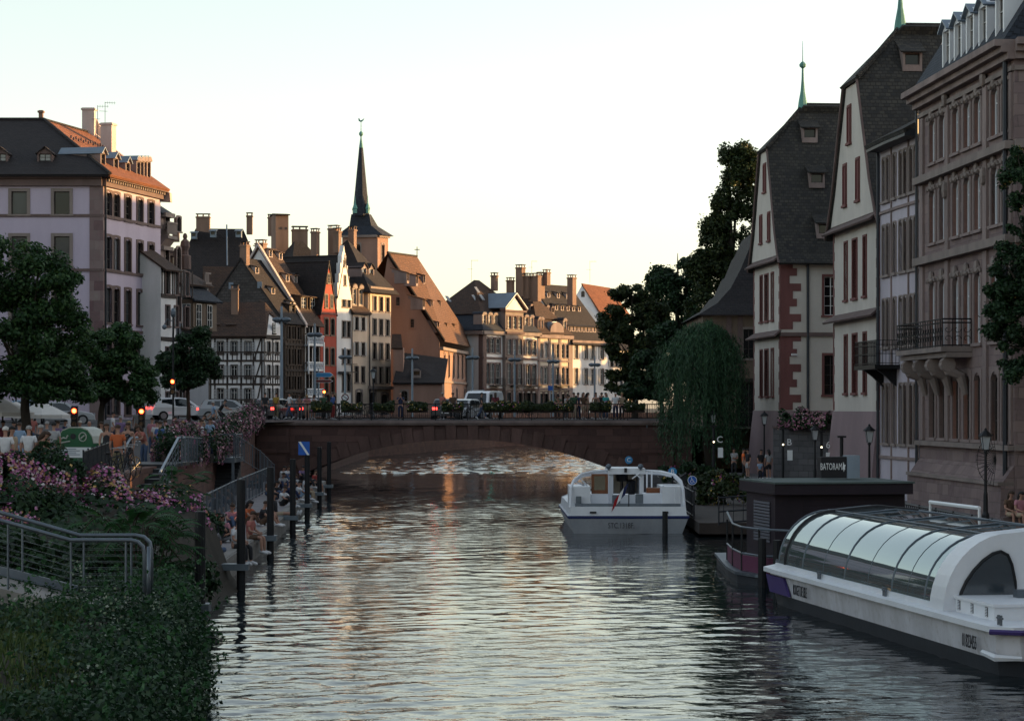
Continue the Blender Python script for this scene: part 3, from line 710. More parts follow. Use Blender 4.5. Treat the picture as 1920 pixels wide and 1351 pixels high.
B.dormer(at(2.2, 1.2, zz(505, Zb)), fr['n'], 1.3, 1.3, 2, 'gable', 'brown', 'tilebr', 'framed')
pipe(B, at(.15, -.1, 0), STREET, zz(528, Zb))
B.fin()
# half-timbered white corner house
Zb = 240.0; C1 = pt(494, Zb); dq = dirv(24); A1 = pt(393, Zb); E1 = onl(528, C1, dq); LA, LE = (C1-A1).length, (E1-C1).length
B = Bld('half_timbered_house', 'white half timbered corner house with black beams and low dark hipped roof', 'building', (C1.x, C1.y, STREET))
ze = zz(630, Zb); fl_ = [(640, 663), (684, 708), (728, 752)]
sc_ = lambda px: pt(px, Zb).x-A1.x
wa = [dict(u=sc_(px), z=zz(b2, Zb), w=.62, h=zz(t2, Zb)-zz(b2, Zb), fm='frame', sm='timber', sur=.06, bars=(1, 1), shut='shutter', shw=.36) for t2, b2 in fl_ for px in (413.5, 439, 465)]
we = [dict(u=x, z=zz(b2, Zb), w=.55, h=zz(t2, Zb)-zz(b2, Zb), fm='frame', sm='timber', sur=.06, bars=(1, 1), shut='shutter', shw=.36) for t2, b2 in fl_ for x in (1.25, 3.3)]
we = [dict(x, u=x['u']*LE/4.6) for x in we]
B.facade(A1, C1, STREET, ze, wa, mats=('white',)); B.facade(C1, E1, STREET, ze, we, mats=('white',)); B.facade(E1, E1+Vector((-6, 3, 0)), STREET, ze, mats=('white',)); B.facade(A1+Vector((0, 6, 0)), A1, STREET, ze, mats=('white',))
q = B.part('timber_frame', 'timber')
def beams(a, b, zs, xs_, hw=.16, skip=()):
    u = (b-a).normalized(); n = Vector((u.y, -u.x, 0)); L = (b-a).length
    for z in zs: q.obox(a+n*.003+UP*(z-.1), u*L, n*.06, UP*.2)
    for x in xs_: q.obox(a+u*(x-hw/2)+n*.002+UP*STREET, u*hw, n*.05, UP*(ze-STREET))
    return u, n, L
zs = [zz(y, Zb) for y in (633, 660, 676, 705, 720, 749, 764)]
u1, n1, _ = beams(A1, C1, zs, [.1]+[sc_(p) for p in (403, 426, 452, 475, 491)])
u2, n2, _ = beams(C1, E1, zs, [.1, LE*.5, LE-.1])
def diag(a, u, n, x0, z0, x1, z1, t=.14):
    p, r = a+u*x0+UP*z0+n*.002, a+u*x1+UP*z1+n*.002; d = (r-p).normalized(); s_ = d.cross(n)*t; q.obox(p-s_/2, r-p, s_, n*.045)
for i in range(3):
    z0, z1 = zs[i*2+2]+.1, zs[i*2]-.1
    diag(A1, u1, n1, sc_(476), zs[2*i+2], sc_(489), zs[2*i]-.1) if i < 2 else diag(A1, u1, n1, sc_(476), STREET, sc_(489), zs[4])
    for x in lin(sc_(400), sc_(487), 11): q.obox(A1+u1*x+n1*.002+UP*zs[2*i+2], u1*.1, n1*.05, UP*(zs[2*i+1]-zs[2*i+2]))
    for x in lin(.4, LE-.4, 7): q.obox(C1+u2*x+n2*.002+UP*zs[2*i+2], u2*.1, n2*.05, UP*(zs[2*i+1]-zs[2*i+2]))
rf = B.part('roof', 'tilebr'); t0 = P(398, 566, Zb+3.6); t1 = P(506, 566, Zb+4.5)
eA, eC = A1+Vector((-.4, -.5, 0)), C1+Vector((.35, -.5, 0)); eE = E1+n2*.5; 
for v_ in (eA, eC, eE): v_.z = ze
t1 = P(505, 585, Zb+3.0); tt = P(497, 566, Zb+4.0)
rf.slab([eA, eC, t1, tt, t0], .18); rf.slab([eE+UP*1.1, eE+UP*1.1+Vector((-3, 3, 3)), tt, t1], .18)
wl_ = B.part('wall', 'white'); wl_.face([C1+UP*ze, E1+UP*ze, E1+UP*(ze+1.3), t1-UP*.15-u1*.1]); 
B.win(C1+u2*2.6*LE/4.6, u2, '', ze+.35, w=.5, h=1.0, sm='timber', sur=.08, dep=-.01)
B.band(A1, C1, ze-.22, .2, .35, 'eaves_board', ('timber',)); B.band(C1, E1, ze-.2, .2, .3, 'eaves_board', ('timber',))
q.obox(C1+n2*.003+UP*(ze+.0), u2*LE, n2*.06, UP*.16)
c_ = P(440, 590, Zb+2.2); B.chimney(c_.x, Zb+2.4, c_.z-1, zz(540, Zb+2), .72, .6, 0, 'chim', 2)
for px, py in ((403, 612), (433, 612)): B.dormer(P(px, py+3, Zb+.8), (0, -1, 0), .8, .42, 1.6, 'shed', 'white', 'tilebr', 'framed', bars=(0, 0), rh=.5)
B.fin()
# row line of river fronts behind
dr = dirv(24); R0 = pt(532, 247)
on = lambda px: onl(px, R0, dr)
# dark timber house with rubble gable
a, c = on(532.5), on(568.5); Zb = a.y
B = Bld('dark_timber_house', 'narrow dark brown timber fronted house with rough stone gable and tiled roof', 'building', (a.x, a.y, STREET))
ws = [dict(u=x, z=zz(b2, Zb+2), w=.85, h=zz(t2, Zb+2)-zz(b2, Zb+2), fm='darkbrown', sm='darkbrown', gm='glass', sur=.08, bars=(1, 1)) for (t2, b2) in ((612, 636), (654, 683), (705, 730), (740, 768)) for x in lin(.9, (c-a).length-.9, 3)]
fr = house(B, a, c, 10.5, STREET, zz(601, Zb), zz(483, Zb), 'side', ('darkbrown', 'rubble'), 'tile', ws, gwall=1)
at = fr['at']; q = B.part('timber_frame', 'timber')
for py in (648, 696, 736): q.obox(at(0, -.15, zz(py, Zb+2)), fr['u']*fr['L'], fr['n']*-.14, UP*.25)
for x in lin(.1, fr['L']-.3, 7): q.obox(at(x, -.06, STREET), fr['u']*.16, fr['n']*-.055, UP*(zz(603, Zb)-STREET))
gb = B.part('gable_coping', 'zinc'); gl = pt(385, Zb+4)
q2 = B.part('gable_wall', 'rubble'); gA = P(392, 566, Zb+3.5); gB = P(504, 566, Zb+1.0); gC = P(451, 482, Zb+2.4)
for (x, t) in ((1.2, .75), (1.6, .42), (3.6, .2)): B.dormer(fr['slope'](x, t), fr['n'], .75, .75, 1.6, 'shed', 'chimw', 'tile', 'frame', bars=(0, 0), rh=.5)
B.dormer(fr['slope'](fr['L']-1.2, .12), fr['n'], 1.3, .9, 1.6, 'shed', 'darkbrown', 'tile', 'framed', rh=.5)
p = at(.4, 5.0, 0); B.chimney(p.x, p.y, zz(500, Zb), zz(456, Zb), .8, .7, R(-24), 'chim', 2)
pq = at(-.03, 4.2, 0)
for k in (2.9, 6.4): gb.box(at(-.08, k, zz(533, Zb)), (.5, .12, .7), 0, 0)
B.fin()
# lattice balcony house
a, c = on(569.5), on(600.5); Zb = a.y
B = Bld('balcony_house', 'narrow timber house with white lattice balconies and white edged tiled roof', 'building', (a.x, a.y, STREET))
ws = [dict(u=x, z=zz(b2, Zb+2), w=.8, h=zz(t2, Zb+2)-zz(b2, Zb+2), fm='framed', sm='darkbrown', sur=.05, bars=(1, 2)) for (t2, b2) in ((606, 626), (652, 680), (702, 728), (738, 768)) for x in lin(.8, (c-a).length-.8, 4)]
fr = house(B, a, c, 11, STREET, zz(600, Zb), zz(462, Zb), 'side', ('darkbrown', 'white'), 'tilebr', ws, gwall=1, over=.5)
at = fr['at']; q = B.part('lattice_balcony', 'whitep')
for t2, b2 in ((630, 644), (680, 691), (730, 741)):
    z0, z1 = zz(b2, Zb+1), zz(t2, Zb+1)
    for z in (z0-.25, z1): q.obox(at(.0, -.5, z), fr['u']*fr['L'], fr['n']*-.12, UP*(.12 if z == z1 else .25))
    nb = 11
    for i in range(nb):
        x0, x1 = i*fr['L']/nb, (i+1)*fr['L']/nb
        for s0, s1 in ((0, 1), (1, 0)):
            p, r = at(x0, -.45, z0+(z1-z0)*s0), at(x1, -.45, z0+(z1-z0)*s1); q.tube([p, r], .055, 4)
    q.obox(at(0, 0, z0-.25), fr['u']*fr['L'], fr['n']*.5, UP*.08)
for x in (.05, fr['L']-.2): q.obox(at(x, -.58, zz(700, Zb)), fr['u']*.16, fr['n']*-.1, UP*(zz(640, Zb)-zz(700, Zb)))
tm = B.part('timber_frame', 'whitep')
for x in lin(.3, fr['L']-.4, 5): tm.obox(at(x, -.05, STREET+1), fr['u']*.1, fr['n']*-.045, UP*(zz(605, Zb)-STREET-1))
B.split['gable_coping'] = ('gable_coping', 1); cp = B.part('gable_coping', 'chimw')
for s0, s1 in (((-.45), 5.5), (11.45, 5.5)):
    p = at(-.3, s0, zz(603, Zb)-.6); r = at(-.3, s1, zz(462, Zb)+.2); cp.obox(p, r-p, fr['u']*.4, UP*.35)
for x, t in ((1.2, .86), (3.2, .84), (1.6, .52), (3.4, .52)): B.dormer(fr['slope'](x, t), fr['n'], .75, .85, 1.5, 'shed', 'chimw', 'tilebr', 'frame', bars=(0, 0), rh=.5)
for x in (1.4, 3.4): B.dormer(fr['slope'](x, .13), fr['n'], 1.5, 1.5, 2.2, 'shed', 'darkbrown', 'tilebr', 'frame', bars=(1, 2), rh=.5)
p = at(.6, 5.6, 0); B.chimney(p.x, p.y, zz(470, Zb), zz(452, Zb), 1.0, .8, R(-24), 'chim', 2)
B.fin()
# red gabled house
a, c = on(600.9), on(631); Zb = a.y
B = Bld('red_house', 'narrow brick red plaster house with pointed gable', 'building', (a.x, a.y, STREET))
L = (c-a).length; k = L/6
ws = [dict(u=x, z=zz(b2, Zb+2), w=.8, h=zz(t2, Zb+2)-zz(b2, Zb+2), rise=.18, fm='framed', sm='brown', sur=.13, bars=(1, 1)) for (t2, b2) in ((597, 628), (652, 684), (706, 735)) for x in (L*.36, L*.74)]
ws += [dict(u=L*.4, z=STREET, w=1.2, h=2.4, rise=.3, fm='framed', sm='brown', bars=(1, 0)), dict(u=L*.78, z=STREET, w=1.2, h=2.4, rise=.3, fm='framed', sm='brown', bars=(1, 0))]
fr = house(B, a, c, 10, STREET, zz(586, Zb), zz(489, Zb), 'front', ('red',), 'tile', ws, over=.12)
at = fr['at']
for x, (t2, b2) in ((L*.5, (513, 531)), (L*.35, (552, 577)), (L*.68, (552, 577))): B.win(at(x, 0, 0), fr['u'], '', zz(b2, Zb+1.5), w=.62, h=zz(t2, Zb+1.5)-zz(b2, Zb+1.5), rise=.12, fm='framed', sm='brown', sur=.1, dep=-.012)
B.band(fr['a'], fr['b'], zz(588, Zb), .2, .12, 'string_course', ('redstone',))
B.dormer(at(L*.2, 4.5, zz(523, Zb)), -fr['u'], 1.4, .7, 1.2, 'shed', 'timber', 'tile', 'framed', rh=.4)
B.fin()
# white stepped gable house
a, c = on(631.6), on(659); Zb = a.y
B = Bld('stepped_gable_house', 'tall narrow white house with stepped gable rising to a point', 'building', (a.x, a.y, STREET))
L = (c-a).length
ws = [dict(u=x, z=zz(b2, Zb+2), w=.78, h=zz(t2, Zb+2)-zz(b2, Zb+2), fm='framed', sm='stone', sur=.09, bars=(1, 1)) for (t2, b2) in ((552, 576), (602, 632), (655, 682), (702, 733)) for x in (L*.47, L*.80)]
fr = house(B, a, c, 11, STREET, zz(558, Zb), zz(478, Zb), 'front', ('white',), 'tile', ws, over=.05)
at = fr['at']; q = B.part('stepped_gable', 'white'); zb = zz(560, Zb)
stp = [(0, 560), (0, 530), (.10, 530), (.10, 512), (.20, 512), (.20, 492), (.30, 492), (.30, 478), (.38, 470), (.44, 458), (.50, 470), (.58, 478), (.58, 496), (.70, 496), (.70, 516), (.80, 516), (.80, 534), (.9, 534), (.9, 550), (1, 550), (1, 560)]
q.prism([at(L*x, -.08, zz(y, Zb)) for x, y in stp], fr['n']*-.5)
B.win(at(L*.5, -.08, 0), fr['u'], '', zz(535, Zb+1.5), w=.45, h=1.1, fm='framed', sm='stone', sur=.08, dep=-.012)
B.win(at(L*.46, -.08, 0), fr['u'], '', zz(500, Zb+1.5), w=.3, h=.7, fm='framed', sm='stone', sur=.06, dep=-.012)
q = B.part('balcony', 'iron'); z0 = zz(698, Zb); q.obox(at(.2, -.9, z0), fr['u']*(L-.4), fr['n']*-.85, UP*.1)
for i in range(16): q.tube([at(.25+i*(L-.5)/15, -.85, z0), at(.25+i*(L-.5)/15, -.85, z0+1)], .02, 4)
q.tube([at(.25, -.85, z0+1), at(L-.25, -.85, z0+1)], .03, 4)
pipe(B, at(L-.1, -.12, 0), STREET, zz(575, Zb), .07)
B.fin()
# cream mansard house
a, c = on(659.5), on(689.5); Zb = a.y
B = Bld('mansard_house', 'cream house with steep brown mansard roof between white gable and tall beige house', 'building', (a.x, a.y, STREET))
L = (c-a).length
ws = [dict(u=x, z=zz(b2, Zb+2), w=.8, h=zz(t2, Zb+2)-zz(b2, Zb+2), fm='framed', sm='stone', sur=.09, bars=(1, 1), shut='shutter' if t2 < 680 else None, shw=.4) for (t2, b2) in ((595, 619), (642, 666), (687, 717)) for x in (L*.3, L*.7)]
ws += [dict(u=L*.45, z=STREET, w=1.5, h=2.9, rise=.7, fm='framed', sm='stone', bars=(1, 0))]
fr = house(B, a, c, 9, STREET, zz(588, Zb), zz(588, Zb)+.6, 'side', ('beige',), 'tile', ws, over=.4)
at = fr['at']; q = B.part('mansard_roof', 'tilebr')
e0, e1, z1, z2, z3 = -.45, L+.2, zz(588, Zb)+.15, zz(540, Zb), zz(478, Zb)
q.slab([at(e0, -.5, z1), at(e1, -.5, z1), at(e1, .5, z1+1.0), at(e0, .5, z1+1.0)], .15); q.slab([at(e0, .5, z1+1.0), at(e1, .5, z1+1.0), at(e1, 1.4, z2), at(e0, 1.4, z2)], .15)
q.slab([at(e0, 1.3, z2), at(e1, 1.3, z2), at(e1, 7, z3), at(e0, 7, z3)], .15)
B.band(fr['a']+fr['n']*-1.2, fr['b']+fr['n']*-1.2, z2-.1, .2, .4)
sw = B.part('side_gable', 'beige'); sw.prism([at(0, .55, z1+.8), at(0, 1.45, z2-.2), at(0, 7, z3-.2), at(0, 9, z1)], fr['u']*.15); sw.prism([at(L-.15, .55, z1+.8), at(L-.15, 1.45, z2-.2), at(L-.15, 7, z3-.2), at(L-.15, 9, z1)], fr['u']*.15)
for x in (L*.3, L*.7): B.dormer(at(x, .25, z1+.9), fr['n'], 1.15, 1.9, 1.6, 'arch', 'stone', 'tilebr', 'frame', bars=(1, 1), rh=.5)
B.dormer(at(L*.35, 2.2, zz(525, Zb)), fr['n'], 1.5, 1.7, 2.5, 'gable', 'stone', 'tile', 'frame', rh=.6)
B.fin()
# tall beige house
a, c = on(690), on(733); Zb = a.y
B = Bld('tall_beige_house', 'tall beige plaster house with four window rows and dark hipped roof below the spire', 'building', (a.x, a.y, STREET))
L = (c-a).length; xs_ = [L*.28, L*.56, L*.85]
ws = [dict(u=x, z=zz(b2, Zb+2), w=.85, h=zz(t2, Zb+2)-zz(b2, Zb+2), fm='framed', sm='stone', sur=.1, bars=(1, 1)) for (t2, b2) in ((556, 583), (598, 628), (643, 673), (688, 718)) for x in xs_]
ws += [dict(u=L*.2, z=STREET, w=1.5, h=2.9, rise=.7, fm='framed', sm='stone', bars=(1, 0)), dict(u=L*.72, z=STREET, w=1.7, h=2.6, rise=.5, fm='framed', sm='stone', bars=(1, 0))]
fr = house(B, a, c, 10, STREET, zz(536, Zb), zz(444, Zb), 'hip', ('beige',), 'tile', ws, over=.75, hip=4.5)
at = fr['at']; B.band(fr['a'], fr['b'], zz(542, Zb), .35, .35); B.band(fr['a'], fr['b'], zz(724, Zb)-.3, .35, .3, m=0)
for x in (L*.25, L*.55): B.dormer(at(x, 1.2, zz(530, Zb)), fr['n'], 1.35, 1.9, 2.8, 'gable', 'pinkplain', 'tile', 'frame', bars=(0, 1), rh=.55)
pipe(B, at(.2, -.12, 0), STREET, zz(540, Zb), .07)
p = at(2.0, 5, 0); B.chimney(p.x, p.y, zz(470, Zb), zz(428, Zb), .75, .7, R(-24), 'chim', 2)
B.fin()
# roofs and chimneys behind the row
def backhouse(name, label, px0, px1, Z, pye, pyr, ang, depth, kind, wall, roof, hip=None):
    a = pt(px0, Z); c = onl(px1, a, dirv(ang)); B = Bld(name, label, 'building', (a.x, a.y, STREET))
    fr = house(B, a, c, depth, STREET, zz(pye, Z), zz(pyr, Z), kind, (wall,), roof, (), hip=hip); return B, fr
B, fr = backhouse('warehouse', 'big plain building with long dark tiled roof behind the half timbered house', 310, 508, 290, 560, 422, 84, 14, 'hip', 'redstone', 'tile', 3.5)
for px, t, w_, h_, n_ in ((381, 406, 1.7, 1.4, 3), (468, 404, .7, 1.4, 2), (330, 418, .8, .8, 0), (508, 407, .7, 2.2, 2)):
    p = P(px, t, 297.5); B.chimney(p.x, p.y, p.z-2.4, p.z, w_, .8, 0, 'chim', n_)
q = B.part('roof_ladder', 'zinc'); q.obox(P(424, 424, 296.2)+UP*.15, (.16, 0, 0), P(425, 500, 290.8)-P(424, 424, 296.2), (0, -.1, .05))
for px, py in ((363, 440), (399, 437), (447, 437)): B.dormer(P(px, py+4, 295), (0, -1, 0), .7, .6, 1.0, 'shed', 'zinc', 'zinc', 'framed', bars=(0, 0), rh=.2)
B.fin()
B, fr = backhouse('lift_tower', 'square rendered stair tower with flat cap among the rooftop chimneys', 517, 541, 275, 403, 401, 70, 2.2, 'side', 'chim', 'tile')
p = fr['at'](2.2, 1.2, 0); B.chimney(p.x+1.0, p.y-.2, zz(520, 275), zz(428, 275), 1.8, 1.2, R(10), 'chim', 3)
q = B.part('vent', 'framed')
for x in (.5, 1.1): q.obox(fr['at'](x, -.02, zz(430, 275)), fr['u']*.3, fr['n']*-.03, UP*.3)
B.fin()
B, fr = backhouse('roof_house', 'dark tiled house behind the red gable with tall chimneys', 545, 650, 268, 540, 447, 60, 11, 'hip', 'chim', 'tile', 3)
for px, t, b2, w_, Z in ((591, 434, 480, .75, 268), (626, 428, 465, 1.15, 270), (661, 430, 470, .7, 272)):
    p = P(px, t, Z); B.chimney(p.x, p.y, zz(b2+25, Z), p.z, w_, .8, R(-20), 'chim', 2)
B.fin()
B, fr = backhouse('low_roof_house', 'reddish tiled lower roof glimpsed behind the oriel house', 386, 455, 275, 590, 497, 80, 10, 'side', 'redstone', 'tilebr')
B.fin()
# ---------------- church
Zt = 290.0; cT = pt(708, Zt); dT = dirv(30)
B = Bld('church', 'church with tall slate spire, pink gable and long brown roof with rows of dormers', 'church', (cT.x, Zt, STREET))
S_ = 3.9+.6; aT = cT+Vector((-S_*.985, S_*.17, 0)); eT = onl(728, cT, dT)
zt = zz(440, Zt); wt = dict(u=S_*.5, z=zz(495, Zt), w=.9, h=2.6, rise=.45, fm='stoned', sm='stone', sur=.12, bars=(0, 3))
wk = dict(wall=0)
def tower_side(p, r, ww): B.facade(p, r, STREET, zt, ww, mats=('churchwall',), part='tower')
LT = (eT-cT).length; bT = aT+(eT-cT)
tower_side(aT, cT, [dict(wt, u=(cT-aT).length*.42)]); tower_side(cT, eT, [dict(wt, u=LT*.5, w=.6)]); tower_side(eT, bT, ()); tower_side(bT, aT, ())
ctr = (aT+eT)/2; tp = P(677, 402, ctr.y).z
B.band(aT, cT, zt-.3, .3, .3); B.band(cT, eT, zt-.3, .3, .3)
ro = B.part('spire', 'slate', 'copper'); cs = [aT, cT, eT, bT]; sx = ctr.x
ctr = Vector(((677-960)*ctr.y/F, ctr.y, 0))
low = [ (x+(x-ctr).normalized()*.75) for x in cs]; low = [Vector((x.x, x.y, zt-.05)) for x in low]
mid1 = [ctr+(x-ctr)*.62 for x in cs]; mid1 = [Vector((x.x, x.y, zz(422, Zt))) for x in mid1]
oc = lambda r, z, k: ctr+Vector((r*math.cos(2*math.pi*k/8+.3), r*math.sin(2*math.pi*k/8+.3), z))
top_ = [ctr+(x-ctr).normalized()*1.25 for x in cs]; top_ = [Vector((x.x, x.y, tp)) for x in top_]
for i in range(4):
    j = (i+1) % 4; ro.face([low[i], low[j], mid1[j], mid1[i]]); ro.face([mid1[i], mid1[j], top_[j], top_[i]])
ro.face([low[0], low[1], low[2], low[3]][::-1])
prof = [(1.05, zz(402, Zt)-.1), (.95, zz(380, Zt)), (.86, zz(368, Zt)), (.26, zz(275, Zt))]
for k in range(8):
    for (r0, z0), (r1, z1) in zip(prof, prof[1:]): ro.face([oc(r0, z0, k), oc(r0, z0, k+1), oc(r1, z1, k+1), oc(r1, z1, k)])
B.part('spire', 'slate', 'copper').lathe(ctr, [(.27, zz(275, Zt)), (.08, zz(256, Zt)), (.08, zz(254, Zt)), (.26, zz(250, Zt)), (.26, zz(247, Zt)), (.05, zz(243, Zt)), (.03, zz(225, Zt))], 8, 1)
for k in range(4):
    p = ctr+Vector((math.cos(k*math.pi/2+.9), math.sin(k*math.pi/2+.9), 0))*1.1
    for (kk) in (0,): ro.lathe(p+UP*0, [(.26, zz(399, Zt)), (.26, zz(392, Zt)), (.34, zz(390, Zt)), (.1, zz(380, Zt)), (.03, zz(366, Zt))], 6, 1)
wv = B.part('weathercock', 'copper'); ck = ctr+UP*zz(225, Zt); wv.prism([ck+Vector((x, 0, z)) for x, z in ((-.35, .35), (-.30, .05), (0, -.12), (.28, .1), (.42, .4), (.12, .18), (-.1, .12), (-.22, .38))], (0, .06, 0)); wv.tube([ck+Vector((0, .03, -.3)), ck+Vector((0, .03, .0))], .03, 5)
# nave
wv2 = B.part('nave_wall', 'churchwall'); Zn = 276.0
A_, eN, eX = P(727, 474, Zn), P(829, 640, Zn), P(889, 652, Zn+31)
rA, rB = A_, P(782, 481, Zn+8)
wv2.prism([P(700, 640, Zn), Vector((P(700, 640, Zn).x, Zn, STREET)), Vector((eN.x-.3, Zn, STREET)), eN-Vector((.3, 0, 0)), rA-UP*.4], (0, .5, 0))
cN = Vector((eN.x-.25, Zn, 0)); cX = Vector((eX.x-.3, eX.y, 0)); zc = zz(650, Zn)
hL = (cX-cN).length
ws = [dict(u=hL*t, z=zz(705+6*t, Zn+31*t), w=1.15, h=zz(660+1*t, Zn+31*t)-zz(705+6*t, Zn+31*t), rise=1.0, fm='stoned', sm='pinkplain', sur=.12, bars=(1, 2)) for t in (.13, .26, .40, .54, .68, .80, .91)]
ws += [dict(u=hL*t, z=STREET+.8, w=1.1, h=2.6, rise=.5, fm='stoned', sm='pinkplain', sur=.15, bars=(1, 0)) for t in (.1, .5, .75)]
B.facade(cN, cX, STREET, zc-.2, ws, mats=('churchwall',), part='choir_wall')
B.band(cN, cX, zc-.35, .35, .4); B.band(cN, cX, zz(715, Zn)-.1, .25, .2)
rn = B.part('nave_roof', 'tilenave')
rn.face([eN+Vector((.3, -.3, 0)), eX+Vector((.3, .5, 0)), rB]); rn.face([eN+Vector((.3, -.3, 0)), rB, rA+Vector((0, -.3, 0))])
rn.face([eX+Vector((.3, .5, 0)), eX+Vector((-10, 6, 0)), rB]); rn.face([rB, eX+Vector((-10, 6, 0)), rA+Vector((-6, 8, -8)), rA+Vector((0, -.3, 0))])
vg = B.part('verge_board', 'tile'); vg.tube([eN+Vector((.3, -.3, .05)), rA+Vector((0, -.3, .05))], .16, 6); vg.tube([rA+Vector((0, -.3, .05)), rB+UP*.05], .13, 6)
for k, (x, z) in enumerate(((791, 600),)): pass
B.win(Vector((P(746, 590, Zn).x, Zn, 0)), Vector((1, 0, 0)), '', zz(573, Zn), w=.4, h=1.0, fm='framed', sm='churchwall', dep=-.01); B.win(Vector((P(773, 590, Zn).x, Zn, 0)), Vector((1, 0, 0)), '', zz(614, Zn), w=.4, h=1.0, fm='framed', sm='churchwall', dep=-.01)
nC = Vector((math.cos(R(14)), -math.sin(R(14)), 0))
n3 = (eX-eN).cross(rB-eN).normalized()
def onroof(px, py):
    d = P(px, py, 1000)-Vector((0, 0, EYE)); o = Vector((0, 0, EYE)); t = (eN-o).dot(n3)/d.dot(n3); return o+d*t
for px, py in ((765, 528), (782, 533), (796, 532), (795, 577), (810, 579), (825, 580), (822, 620), (837, 622), (851, 623)): B.dormer(onroof(px, py)+UP*.05, nC, .85, 1.0, 1.5, 'shed', 'pinkplain', 'tilenave', 'framed', bars=(0, 0), rh=.55)
cr = B.part('roof_cross', 'iron'); k = rB; cr.tube([k, k+UP*1.2], .05, 5); cr.tube([k+Vector((-.32, 0, .85)), k+Vector((.32, 0, .85))], .05, 5)
B.fin()
# sacristy
Zs = 262.0; a = pt(738, Zs); c = pt(829, Zs)
B = Bld('sacristy', 'low pink stone annex with dark slate roof against the church gable', 'building', (a.x, a.y, STREET))
B.facade(a, c, STREET, zz(716, Zs), [dict(u=1.2, z=zz(752, Zs), w=.7, h=1.2, rise=.2, fm='framed', sm='stone')], mats=('churchwall',)); B.facade(a+Vector((0, 9, 0)), a, STREET, zz(716, Zs), mats=('churchwall',)); B.facade(c, c+Vector((0, 9, 0)), STREET, zz(716, Zs), mats=('churchwall',))
r_ = B.part('roof', 'tile'); r_.slab([P(736, 717, Zs-.4), P(833, 717, Zs-.4), P(840, 672, Zs+8.5), P(752, 660, Zs+8.5)], .18); r_.slab([P(736, 717, Zs-.4), P(752, 660, Zs+8.5), P(736, 717, Zs+9)], .1)
B.dormer(P(781, 704, Zs+1.2), (0, -1, 0), .9, .6, 1.2, 'arch', 'stone', 'slate', 'framed', bars=(0, 0), rh=.3)
q = B.part('side_porch', 'churchwall', 'tilebr'); q.obox((pt(735, Zs).x, Zs+3, STREET), (1.1, 0, 0), (0, 3, 0), (0, 0, zz(650, Zs)-STREET)); q.slab([P(733, 652, Zs+2.8), P(755, 652, Zs+2.8), P(752, 626, Zs+6), P(735, 626, Zs+6)], .15, 1)
B.fin()
# ---------------------------------------------------------------- far river fronts
dF = dirv(36); F0 = pt(905, 300)
onF = lambda px: onl(px, F0, dF)
def grid(a, pxs, ys, ln=onF, **k):
    out = []
    for px in pxs:
        q = ln(px); u = (q-a).length
        for t, b_ in ys:
            # heights measured at the middle of the front
            out.append(dict(u=u, z=zz(b_, 304), h=zz(t, 304)-zz(b_, 304), **k))
    return out
def mansard(B, fr, ze, z1, zr, depth, rl='slate', ru='tilebr', ov=.4, back=1.3):
    at, L = fr['at'], fr['L']; q = B.part('mansard_roof', rl, ru)
    b2 = depth-back
    ring = lambda e, z: [at(-e, -e, z), at(L+e, -e, z), at(L+e, depth+e, z), at(-e, depth+e, z)]
    r0, r1 = ring(ov, ze+.05), ring(-back, z1)
    for i in range(4):
        j = (i+1) % 4; q.face([r0[i], r0[j], r1[j], r1[i]], 0)
    h = min(L, depth)/2
    if L > depth: ra, rb = at(h, depth/2, zr), at(L-h, depth/2, zr)
    else: ra, rb = at(L/2, h, zr), at(L/2, depth-h, zr)
    r2 = ring(-back+.25, z1+.0)
    if L > depth: pl = [(0, 1, rb, ra), (1, 2, rb), (2, 3, ra, rb), (3, 0, ra)]
    else: pl = [(0, 1, ra), (1, 2, rb, ra), (2, 3, rb), (3, 0, ra, rb)]
    for p in pl: q.slab([r2[p[0]]+UP*.1, r2[p[1]]+UP*.1]+[x+UP*.1 for x in p[2:]], .12, 1)
# mansion with pediment
a, c = onF(905), onF(1008); Zb = a.y
B = Bld('pediment_mansion', 'stately pale mansion with blue slate mansard and a zinc roofed pediment bay', 'building', (a.x, a.y, STREET))
kw = dict(w=.95, rise=.2, fm='frame', sm='stoned', sur=.13, bars=(1, 2))
ws = grid(a, (912.5, 922.5, 933.5), ((634, 662), (681, 720)), **kw)+grid(a, (979, 990.5, 1001), ((636, 664), (682, 721)), **kw)
ws += [dict(u=(onF(p)-a).length, z=STREET+.1, w=1.2, h=3.0, rise=.6, fm='framed', sm='stoned', sur=.15, bars=(1, 0)) for p in (913, 924, 935, 980, 991, 1001)]
fr = house(B, a, c, 11, STREET, zz(620, Zb), zz(620, Zb)+.3, 'side', ('white', 'pinkplain'), 'slate', ws, over=.05)
at, L, u_, n_ = fr['at'], fr['L'], fr['u'], fr['n']
mansard(B, fr, zz(619, Zb), zz(588, Zb), zz(520, Zb), 11)
B.band(fr['a'], fr['b'], zz(622, Zb)-.3, .45, .5, ext=.3); B.band(fr['d'], fr['a'], zz(622, Zb)-.3, .45, .5, ext=.3)
for py in (672, 730): B.band(fr['a'], fr['b'], zz(py, 303)-.1, .28, .16, 'string_course', ('stoned',))
B.split['quoins'] = ('quoin_strip', 1); q = B.part('quoins', 'stoned'); q.obox(fr['a']+n_*.003+UP*STREET, u_*.75, n_*.08, UP*(zz(624, Zb)-STREET));
q.obox(fr['a']-u_*.083+UP*STREET, u_*.08, -n_*.6, UP*(zz(624, Zb)-STREET))
for px in (911, 922, 932): B.dormer(at((onF(px)-a).length, .25, zz(619, Zb)), n_, .95, 2.1, 1.4, 'arch', 'stone', 'slate', 'frame', bars=(1, 1), rh=.35)
